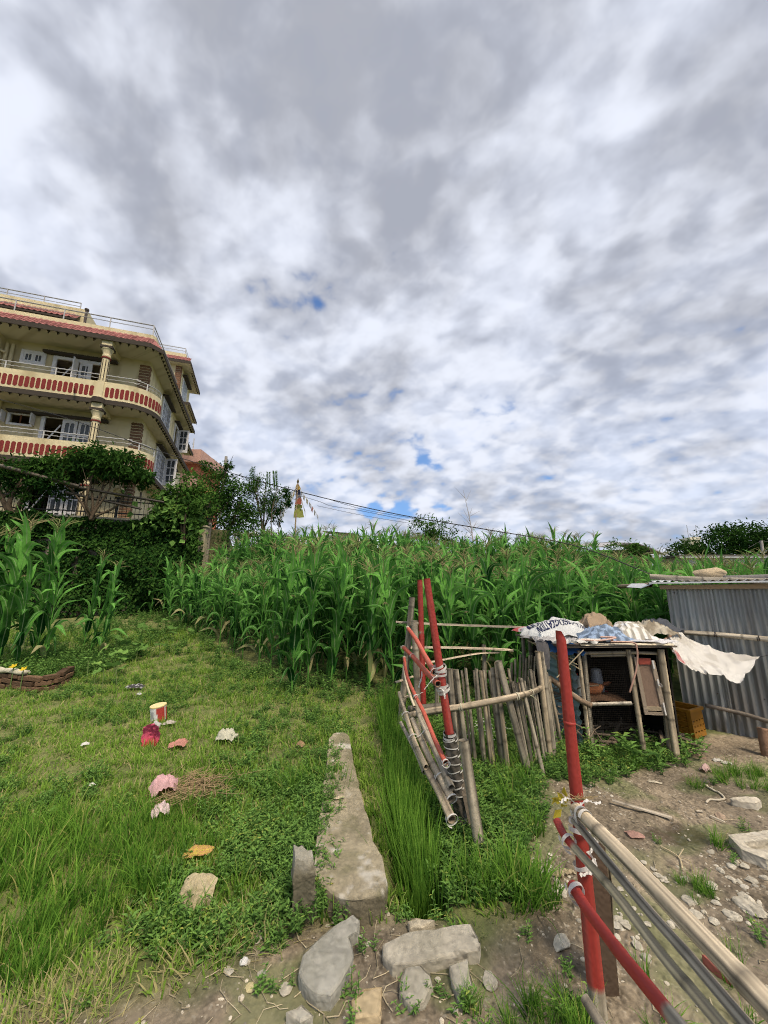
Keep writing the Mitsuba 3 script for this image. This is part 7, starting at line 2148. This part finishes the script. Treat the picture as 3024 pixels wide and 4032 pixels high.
FC = {'a': (.25, .25, .225), 'b': (.29, .275, .23), 'c': (.25, .24, .20), 'd': (.26, .25, .21), 'e': (.38, .31, .20), 'f': (.34, .33, .29), 'g': (.33, .30, .23)}
FLb = {'a': 'largest grey flagstone, a tall pointed slab in the mud before the concrete slab', 'b': 'wide rectangular flagstone with dark pits at its right end', 'c': 'rounded grey flagstone below the wide one', 'd': 'narrow upright flagstone at the right of the rounded one', 'e': 'tan flagstone at the bottom edge of the picture', 'f': 'grey flagstone corner at the bottom edge, leftmost of the stones', 'g': 'small tan stone at the head of the ditch'}
for k, s in enumerate('abcdefg'):
    t = thing('flagstone', FLb[s], 'flagstone')
    v, f = stone_prism([p[:2] for p in LAY[f'flag_{s}']], {'a': .050, 'b': .045, 'c': .032, 'd': .035, 'e': .034, 'f': .03, 'g': .035}[s], -.03, 60 + k, .014, .0055, .012)
    c = stone_colour(v, FC[s], 60 + k, .15)
    if s == 'b':                                                     # worm-eaten pits
        rr_ = np.hypot(v[:, 0] - .42, (v[:, 1] - 2.02))
        pit = (sstep(.60, .74, meshkit.noise(v * [95, 95, 30], 12)) * sstep(.16, .06, rr_))
        v[:, 2] -= pit * .006
        c = c * (1 - .7 * pit)[:, None]
    put(t, (v, f), c, 'rough', False)

# low brick kerb of the left bed
kb = thing('brick_kerb', 'low curved brick kerb of the planting bed at the left edge', 'kerb')
kp = smooth_path([p for p in LAY['kerb']], .02)
s = np.concatenate([[0], np.cumsum(np.linalg.norm(np.diff(kp, axis=0), axis=1))])
r = np.random.default_rng(810)
for course in range(3):
    for k in range(int(s[-1] / .215)):
        q0 = (k + .5 * (course % 2)) * .215
        if q0 + .2 > s[-1]:
            continue
        a, b = (np.array([np.interp(q, s, kp[:, c]) for c in range(3)]) for q in (q0, q0 + .20))
        z = gz((a[0] + b[0]) / 2, (a[1] + b[1]) / 2) + .03 + course * .07
        a, b = np.array([a[0], a[1], z]), np.array([b[0], b[1], z])
        part(kb, 'brick', beam(a + r.normal(0, .006, 3), b + r.normal(0, .006, 3), .10, .058, bevel=.006), np.array([.12, .075, .045]) * r.uniform(.45, 1.25), amp=.5, freq=14)
for a, b in ((0, .45), (.45, 1)):
    i0, i1 = int(a * (len(kp) - 1)), int(b * (len(kp) - 1))
    seg = kp[i0:i1 + 1:6]
    rows = []
    for q in seg:
        z = gz(q[0], q[1]) + .235
        rows.append([q[0], q[1], z])
    rows = np.array(rows)
    if a < .4:
        part(kb, 'mortar_cap', sweep(rows, .062, 9, True, .55), (.36, .35, .27), smooth=True, amp=.35, freq=12)

# ---------------------------------------------------------------- stones, litter, small plants
r = np.random.default_rng(820)
for k, (x, y, z, w) in enumerate(LAY['stones_big']):
    right = x > .6
    far_ = lambda q: math.hypot(q[0] - .79, q[1] - 1.76) if right else math.hypot(q[0] + .2, q[1] - 1.9)
    n_ = ordinal(1 + sum((q[0] > .6) == right and far_(q) < far_((x, y)) for q in LAY['stones_big']))
    t = thing('stone', f'pale angular stone lying in the yard mud, {n_} nearest to the red railing post' if right else f'small grey stone in the path mud, {n_} nearest to the largest flagstone', 'stone', 'loose stones in the yard' if right else 'small stones beside the flagstones')
    v, f = moved(rock(max(w, .02) * .40, 900 + k, .28, 3), [x, y, gz(x, y) + .005])
    put(t, (v, f), stone_colour(v, (.34, .32, .265), 900 + k, .1, .2), 'rough', False)
ms, cs = [], []
for nm, n, rad, sz in (('stone_bed_a', 34, .26, .012), ('stone_bed_b', 34, .22, .012), ('stone_bed_c', 34, .26, .012), ('stone_bed_d', 40, .15, .012), ('stone_bed_e', 30, .10, .010), ('stone_bed_f', 50, .25, .014), ('stone_bed_g', 50, .2, .013), ('gravel_heap', 46, .055, .011), ('lime', 60, .14, .008)):
    cx, cy = LAY[nm][0][:2]
    for _ in range(n):
        a, q = r.uniform(0, 6.28), abs(r.normal(0, rad * .7))
        x, y = cx + q * math.cos(a), cy + q * math.sin(a)
        m = trimesh.creation.icosphere(subdivisions=1)
        v = np.asarray(m.vertices) * r.uniform(.6, 1.25, 3) * [1, 1, .6]
        v = v + .25 * unit(v) * (meshkit.noise(v * 2 + 10 * r.random()) - .5)[:, None]
        ms.append((v * sz * r.choice([.35, .5, .7, 1.0, 1.7], p=[.3, .25, .2, .15, .1]) + [x, y, gz(x, y) + .001], m.faces))
        cs.append(np.tile(np.array([.34, .32, .265]) * r.uniform(.6, 1.35), (len(v), 1)))
for _ in range(3600):
    y = r.uniform(1.45, 5)
    x = r.uniform(-.95 * y - .2, 1.0 * y + .3)
    if mudness(np.array([x]), np.array([y]))[0] < .5:
        continue
    m = trimesh.creation.icosphere(subdivisions=0)
    v = np.asarray(m.vertices) * r.uniform(.5, 1.3, 3) * [1, 1, .6] * r.choice([.003, .005, .008, .012], p=[.4, .3, .2, .1])
    ms.append((v + [x, y, gz(x, y)], m.faces))
    cs.append(np.tile(np.array([.32, .295, .24]) * r.uniform(.5, 1.6), (len(v), 1)))
scene['gravel'] = mikit.ply(join(ms), 'rough', smooth=False, color=np.clip(np.vstack(cs), 0, .7))
labels['gravel'] = {'label': 'pebbles and grit scattered over the bare mud', 'category': 'gravel', 'kind': 'stuff'}
ms, cs = [], []
for _ in range(1100):
    y = r.uniform(1.45, 4.2)
    x = r.uniform(-.95 * y, 1.0 * y)
    near = y < 2.3 and x < .6
    if mudness(np.array([x]), np.array([y]))[0] < .3 or (not near and r.random() < .75):
        continue
    L_ = r.uniform(.04, .22) if near else r.uniform(.02, .10)
    a = r.uniform(0, 3.14)
    p0 = np.array([x, y, 0])
    pts = np.array([p0 + np.array([math.cos(a), math.sin(a), 0]) * L_ * (u - .5) + np.array([-math.sin(a), math.cos(a), 0]) * .12 * L_ * math.sin(u * 3.1) * r.normal() for u in (0, .33, .67, 1)])
    pts[:, 2] = gz(pts[:, 0], pts[:, 1]) + .006
    v, f = sweep(pts, r.uniform(.0010, .0023), 4, False)
    ms.append((v, f))
    cs.append(np.tile(np.array([.33, .29, .20]) * r.uniform(.5, 1.35), (len(v), 1)))
hx, hy = LAY['dry_heap'][0][:2]
for _ in range(260):                                                  # a heap of cut dry weeds in the lawn
    x, y = hx + r.normal(0, .13), hy + r.normal(0, .11)
    a, L_ = r.uniform(0, 3.14), r.uniform(.08, .28)
    p0 = np.array([x, y, gz(x, y) + r.uniform(.02, .10)])
    pts = np.array([p0 + np.array([math.cos(a), math.sin(a), .25 * math.sin(3 * u)]) * L_ * (u - .5) for u in (0, .5, 1)])
    v, f = sweep(pts, r.uniform(.0012, .0026), 4, False)
    ms.append((v, f))
    cs.append(np.tile(np.array([.27, .20, .115]) * r.uniform(.5, 1.3), (len(v), 1)))
scene['straw'] = mikit.ply(join(ms), 'rough', smooth=False, color=np.clip(np.vstack(cs), 0, .7))
labels['straw'] = {'label': 'dry stems and straw strewn on the mud and heaped in the lawn', 'category': 'straw', 'kind': 'stuff'}


def lay_at(name, lift=0.0):
    x, y = LAY[name][0][:2]
    return np.array([x, y, float(gz(x, y)) + lift])


# tin
tn = thing('paint_tin', 'red and white tin with a gold lid standing on the lawn', 'tin')
q = lay_at('tin')
R_ = .084
tilt = rotx(.10) @ roty(-.10)
g = np.linspace(0, 2 * np.pi, 41)[:-1]
zz = np.linspace(.0, .155, 15)
v = np.stack([np.outer(np.ones(15), np.cos(g)) * R_, np.outer(np.ones(15), np.sin(g)) * R_, np.outer(zz, np.ones(40))], -1).reshape(-1, 3)
i, j = np.meshgrid(np.arange(14), np.arange(40), indexing='ij')
f = np.vstack([np.stack([i * 40 + j, i * 40 + (j + 1) % 40, (i + 1) * 40 + (j + 1) % 40], -1).reshape(-1, 3), np.stack([i * 40 + j, (i + 1) * 40 + (j + 1) % 40, (i + 1) * 40 + j], -1).reshape(-1, 3)])
ang = np.tile(np.degrees(g), 15)
hz = np.repeat(zz, 40)
wave = 288 + 9 * np.sin(hz * 40)
c = np.tile(np.array([.55, .56, .56]), (600, 1))
c[(ang > wave) & (ang < 345) & (hz < .150)] = (.32, .04, .035)
c[(ang > 352) & (hz < .14)] = (.32, .05, .045)
c[(ang < 60) & (hz < .14)] = (.32, .05, .045)
c[(ang > 240) & (ang < 262) & (hz > .04) & (hz < .12)] = (.30, .31, .33)
part(tn, 'can', moved((v, f), q, tilt), c, 'paint', True)
part(tn, 'rim', moved(lathe([(R_ - .004, .150), (R_ + .003, .152), (R_ + .003, .165), (R_ - .004, .167)], 40), q, tilt), (.62, .50, .24), 'paint', True)
part(tn, 'lid', moved(lathe([(R_ - .003, .166), (.070, .164), (.068, .167), (.055, .167), (.053, .164), (.040, .164), (.038, .167), (.020, .167), (.018, .164), (0, .164)], 40), q, tilt), (.64, .55, .30), 'paint', True, label='gold ringed lid')

LIT = [('bag_pink_red', 'plastic_bag', 'bright pink and red plastic bag standing crumpled just in front of the tin', 'plastic bag', .17, .20, .16, (.55, .10, .18), 'up'),
       ('bag_red_paper', 'wrapper', 'small pale red wrapper lying to the right of the bright pink bag', 'wrapper', .16, .12, .06, (.52, .26, .22), 0),
       ('bag_clear', 'plastic_bag', 'cloudy white plastic bag in the lawn between the tin and the slab', 'plastic bag', .20, .16, .09, (.56, .56, .46), 0),
       ('leaf_far', 'dry_leaf', 'dry brown curled leaf near the far end of the slab', 'leaf', .09, .06, .04, (.34, .24, .14), 0),
       ('bag_pink', 'plastic_bag', 'crumpled pale pink plastic bag beside the heap of dry weeds', 'plastic bag', .20, .17, .11, (.56, .36, .38), 0),
       ('bag_white_pink', 'plastic_bag', 'small whitish pink plastic bag below the pale pink one', 'plastic bag', .11, .10, .07, (.66, .54, .56), 0),
       ('wrapper_fan', 'wrapper', 'orange and yellow printed wrapper lying in the weeds left of the upright stone', 'wrapper', .15, .10, .035, (.52, .30, .14), 0),
       ('paper_beige', 'paper', 'large crumpled beige paper below the orange wrapper', 'paper', .18, .15, .06, (.48, .42, .28), 'up2'),
       ('scrap_a', 'paper_scrap', 'white paper scrap in the lawn left of the tin', 'paper scrap', .07, .06, .02, (.66, .66, .64), 0),
       ('scrap_b', 'paper_scrap', 'tiny white scrap at the upper edge of the long grass', 'paper scrap', .05, .04, .015, (.64, .64, .60), 0),
       ('scrap_c', 'wrapper', 'silvery white wrapper touching the right side of the bright pink bag', 'wrapper', .11, .11, .08, (.60, .60, .60), 'up2'),
       ('scrap_d', 'paper_scrap', 'pale rag of paper at the foot of the tin', 'paper scrap', .12, .08, .03, (.50, .46, .42), 0),
       ('scrap_dark', 'plastic_scrap', 'black and grey plastic scrap in the grass before the brick kerb', 'plastic scrap', .22, .10, .05, (.08, .08, .09), 0),
       ('crumb', 'paper_scrap', 'crumpled white tissue in the mud left of the largest flagstone', 'paper scrap', .032, .035, .018, (.66, .67, .68), 0),
       ('paper_yellow', 'paper_scrap', 'cream yellow square of paper in the mud left of the largest flagstone', 'paper scrap', .042, .045, .004, (.58, .52, .30), 0),
       ('leaf_slab', 'dry_leaf', 'pale dry leaf lying in the middle of the concrete slab', 'leaf', .075, .034, .008, (.50, .44, .32), 0),
       ('pebble_slab', 'pebble', 'pale flat pebble on the near end of the slab', 'pebble', .03, .02, .012, (.46, .42, .34), 0),
       ('scrap_f', 'plastic_scrap', 'small white scrap beside the black plastic in the grass', 'plastic scrap', .07, .05, .03, (.56, .58, .58), 0),
       ('board_pale', 'wood_chip', 'pale flat wood chip in the yard beyond the fallen cane', 'wood chip', .10, .035, .008, (.52, .48, .38), 0),
       ('disc_pink', 'dry_leaf', 'round pinkish brown leaf in the mud by the log rail', 'leaf', .10, .08, .012, (.40, .25, .21), 0),
       ('chip', 'wood_chip', 'oval wood chip in the mud left of the concrete frame', 'wood chip', .055, .11, .014, (.42, .33, .25), 0),
       ('scrap_round', 'paper_scrap', 'round pink and white scrap by the puddle before the coop', 'paper scrap', .09, .07, .05, (.58, .42, .40), 0)]
for k, (nm, key, lab, cat, w, h, d, col, mode) in enumerate(LIT):
    t = thing(key, lab, cat)
    v, f = crumple(w, h, d, 40 + k, 22, 1.2)
    on_slab = 'slab' in nm
    z0 = .128 if on_slab else 0
    if mode == 'up':
        v = np.stack([v[:, 0], v[:, 2] * .6, v[:, 1] + h * .5], 1)
    elif mode == 'up2':
        v = v @ rotx(.75).T + [0, 0, h * .38]
    else:
        v = v @ rotz(r.uniform(-.7, .7)).T
    x, y = LAY[nm][0][:2]
    lift = .05 if mode == 0 and y < 3.6 and x < -.5 and nm not in ('crumb', 'paper_yellow') else (.03 if mode == 0 and x < -.5 and y >= 3.6 else .003)
    v = v + [x, y, z0 + float(gz(x, y)) * (0 if on_slab else 1) + (0 if on_slab else lift)]
    c = tint(v, col, .22, 16, k)
    if nm == 'bag_pink_red':
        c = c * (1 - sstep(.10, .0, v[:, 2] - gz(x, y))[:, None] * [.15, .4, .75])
    if nm == 'bag_pink' or nm == 'bag_white_pink':
        c = np.clip(c * (.75 + .6 * meshkit.fbm(v * 28, 3, 3))[:, None], 0, .8)
    if nm == 'wrapper_fan':
        a = np.arctan2(v[:, 1] - y + .05, v[:, 0] - x)
        c = np.where((np.sin(a * 26) > .2)[:, None], np.array([.55, .42, .10]), c)
    if nm == 'scrap_dark':
        c = np.where((meshkit.noise(v * 40, 4) > .6)[:, None], np.array([.45, .46, .48]), c)
    put(t, (v, f), np.clip(c, 0, .85), 'film', True)

# yard things
a, b = (np.array(p) for p in LAY['stick_yard'])
t = thing('fallen_cane', 'long split cane lying in the mud of the yard', 'cane')
m, c = bamboo([a + [0, 0, .02], b + [0, 0, .02]], .014, .016, 90, half=True, base=np.array([.34, .30, .235]))
put(t, m, c, 'semi', True)
t = thing('flat_stone', 'big flat pale stone in the yard above the concrete frame', 'stone')
v, f = stone_prism([p[:2] for p in LAY['slab_white']], .045, -.02, 91, .016, .006, .012)
put(t, (v, f), stone_colour(v, (.42, .39, .32), 91, .05), 'rough', True)
t = thing('plank_scrap', 'flat brownish board at the foot of the right coop post', 'board')
v, f = stone_prism([p[:2] for p in LAY['plank']], .035, 0, 92, .03, .003, .004)
put(t, (v, f), tint(v, (.22, .16, .12), .3, 9), 'rough', True)
t = thing('concrete_frame', 'square concrete drain frame set in the mud at the right edge', 'concrete frame')
outer, hole = (sg.Polygon([p[:2] for p in LAY[n]]).buffer(0) for n in ('conc_frame', 'conc_hole'))
for nm, poly, z0, z1, col in (('rim', outer.difference(hole), -.03, .055, (.37, .345, .285)), ('floor', hole.buffer(-.004), -.03, .012, (.27, .25, .20))):
    m = trimesh.Trimesh(*prism(poly, z0, z1), process=False).subdivide_to_size(.022, max_iter=9)
    v = np.asarray(m.vertices)
    v = v + (meshkit.fbm(v * 22, 3, 6) - .5)[:, None] * np.array([.014, .014, .012])
    part(t, nm, (v, m.faces), stone_colour(v, col, 93, .12, .2))
t = thing('rope', 'whitish piece of rope curled on the mud before the shed', 'rope')
rp_ = smooth_path([[p[0], p[1], 0] for p in LAY['rope']], .01)
rp_[:, 2] = gz(rp_[:, 0], rp_[:, 1]) + .010
put(t, sweep(rp_, .007, 6), (.44, .40, .32), 'rough', True)
for nm, lab in (('strip_a', 'thin split cane strip beside the oval wood chip'), ('strip_b', 'short pale strip left of the oval wood chip')):
    a, b = (np.array(p) for p in LAY[nm])
    t = thing('cane_strip', lab, 'cane strip')
    put(t, beam([a[0], a[1], gz(a[0], a[1]) + .012], [b[0], b[1], gz(b[0], b[1]) + .012], .012, .006), (.50, .45, .36), 'semi')
for k, (x, y, z) in enumerate(LAY['bits']):
    t = thing('paper_scrap', ['small white scrap on the mud in front of the shed', 'second white scrap on the mud, nearer the shed wall', 'grey plastic scrap at the edge of the weeds before the coop', 'pale board scrap at the edge of the weeds before the coop'][k], 'paper scrap')
    v, f = crumple(.09, .05, .02, 70 + k, 14)
    put(t, moved((v, f), [x, y, gz(x, y) + .004]), (.55, .54, .50), 'film', True)
a, b = (np.array(p) for p in LAY['bark_a'])
t = thing('bamboo_sheath', 'papery tan bamboo sheath lying among the pebbles left of the red post', 'sheath')
put(t, ribbon([a + [0, 0, .012], (a + b) / 2 + [0, .0, .02], b + [0, 0, .012]], .045, (0, 0, 1), 3), (.45, .38, .26), 'film')
t = thing('red_brick', 'broken red brick in the grass beneath the log rail', 'brick')
x, y = LAY['brick_red'][0][:2]
m = trimesh.creation.box([.055, .10, .045]).subdivide().subdivide()
v = np.asarray(m.vertices) + (meshkit.fbm(np.asarray(m.vertices) * 40, 3, 4) - .5)[:, None] * .012
put(t, moved((v, m.faces), [x, y, gz(x, y) + .015], rotz(.35)), tint(v, (.33, .11, .085), .35, 40), 'rough', True)
for k, pts in enumerate((LAY['dry_a'],)):
    t = thing('dry_weed', 'dry forked weed stem lying in the mud left of the concrete frame', 'stem')
    q = [np.array([p[0], p[1], gz(p[0], p[1]) + .012]) for p in pts]
    put(t, join([sweep(smooth_path(q, .02), .004, 5), sweep(np.array([q[1], q[1] + [.05, .02, .03]]), .003, 4), sweep(np.array([q[1], q[1] + [.03, -.05, .01]]), .003, 4)]), (.40, .34, .22), 'rough')
t = thing('stump', 'short brown wooden stump at the right edge before the shed', 'stump')
x, y = LAY['stump'][0][:2]
sp = smooth_path([[x + .02, y, -.03], [x + .015, y, .1], [x + .03, y + .01, .25]], .02)
put(t, sweep(sp, .042 + .012 * meshkit.noise(sp * 30, 3), 10), (.20, .125, .085), 'rough', True, amp=.35, freq=30)


# squash plants and yellow flowers
def squash_leaf(size, seed):
    n = 26
    g = np.linspace(-np.pi, np.pi, n, endpoint=False)
    rad = size * (.62 + .10 * np.abs(np.cos(2.5 * g)) ** .7 + .14 * np.cos(g)) * (1 - .55 * np.exp(-((np.abs(g) - np.pi) / .28) ** 2))
    ring = []
    for u in (.5, 1.0):
        z = .10 * size * np.cos(5 * g) * u + .16 * size * u ** 2 * (-1 if seed % 2 else .8)
        ring.append(np.stack([rad * u * np.cos(g), rad * u * np.sin(g), z], 1))
    v = np.vstack([[[0, 0, 0]], ring[0], ring[1]])
    k = np.arange(n)
    k2 = (k + 1) % n
    f = np.vstack([np.stack([0 * k, 1 + k, 1 + k2], 1), np.stack([1 + k, 1 + n + k, 1 + n + k2], 1), np.stack([1 + k, 1 + n + k2, 1 + k2], 1)])
    rib = np.concatenate([[0], np.where(np.abs(np.sin(2.5 * g)) < .2, .08, .8), np.where(np.abs(np.sin(2.5 * g)) < .2, .2, .9)])
    return v, f, rib


r = np.random.default_rng(830)
groups = [('squash plant sprawling in the green strip between the ivy and the maize', [(p[0], p[1]) for p in LAY['squash'][:4]], 22, .16, .55),
          ('squash plant with large leaves at the foot of the left corn clump', [(p[0], p[1]) for p in LAY['squash'][6:9]], 16, .17, .5),
          ('yellowing squash plant at the right end of the brick kerb', [(p[0], p[1]) for p in LAY['squash'][4:6]], 10, .13, .85)]
for lab, cs_, n, size, tone in groups:
    t = thing('squash_plant', lab, 'squash plant')
    ms = []
    for k in range(n):
        c = cs_[r.integers(len(cs_))]
        x, y = c[0] + r.normal(0, .32), c[1] + r.normal(0, .28)
        z = float(gz(x, y))
        h = r.uniform(.14, .38) if 'foot' not in lab else r.uniform(.15, .95)
        v, f, rib = squash_leaf(size * r.uniform(.7, 1.2), k)
        v, f = moved((v, f), [x, y, z + h], rotz(r.uniform(0, 6.28)) @ rotx(r.normal(.25, .25)) @ roty(r.normal(0, .25)))
        leafpart(numbered(t + '__leaf'), (v, f), np.stack([np.full(len(v), tone + r.normal(0, .10)), rib], 1), 'broad_leaf')
        ms.append(sweep(np.array([[x + r.normal(0, .05), y + r.normal(0, .05), z], [x, y, z + h]]), .005, 5))
    part(t, 'stem', join(ms), (.12, .17, .06))
for k, (x, y, z) in enumerate(LAY['flower_y']):
    t = thing('yellow_flower', ['yellow squash flower behind the brick kerb, left of the other', 'yellow squash flower behind the brick kerb, right of the other'][k], 'flower')
    z0 = float(gz(x, y))
    for q in range(5):
        a = q * 1.2566
        pv = np.array([[0, 0, 0], [.026, -.017, .02], [.056, 0, .028], [.026, .017, .02]])
        part(t, 'petal', moved((pv, np.array([[0, 1, 2], [0, 2, 3]])), [x, y, z0 + .30], rotx(.5) @ rotz(a)), (.66, .50, .04), 'film')
    part(t, 'stem', sweep(np.array([[x, y, z0], [x, y, z0 + .30]]), .006, 5), (.10, .16, .05))
# small white flowers under the fence
m, c = [], []
for _ in range(90):
    x, y = r.normal(1.0, .16), r.normal(4.15, .15)
    z = float(gz(x, y)) + r.uniform(.14, .24)
    m.append(leaf_quads(np.array([[x, y, z]] * 4), np.array([[1, 0, .3], [0, 1, .3], [-1, 0, .3], [0, -1, .3.real]]), np.array([[0, 0, 1.0]] * 4), .012, .7))
scene['white_flowers'] = mikit.ply(join(m), 'film', smooth=False, color=np.full((len(join(m)[0]), 3), .68))
labels['white_flowers'] = {'label': 'tiny white flowers in the weeds behind the bamboo pickets', 'category': 'flowers', 'kind': 'stuff'}
# a leafy weed before the coop
for k, (x, y, s, lab) in enumerate(((2.42, 3.98, 1.25, 'bright broad leaved weed growing before the middle of the hen coop'), (1.92, 4.02, .8, 'small leafy weed at the left foot of the hen coop'), (2.98, 4.12, .7, 'small dark weed at the right foot of the hen coop'))):
    t = thing('leafy_weed', lab, 'weed')
    m, uv = weed(990 + k, 7, .34 * s, .10 * s, .105 * s, .55, (.45, .85), 5)
    leafpart(t, moved(m, [x, y, float(gz(x, y))]), uv, 'broad_leaf')
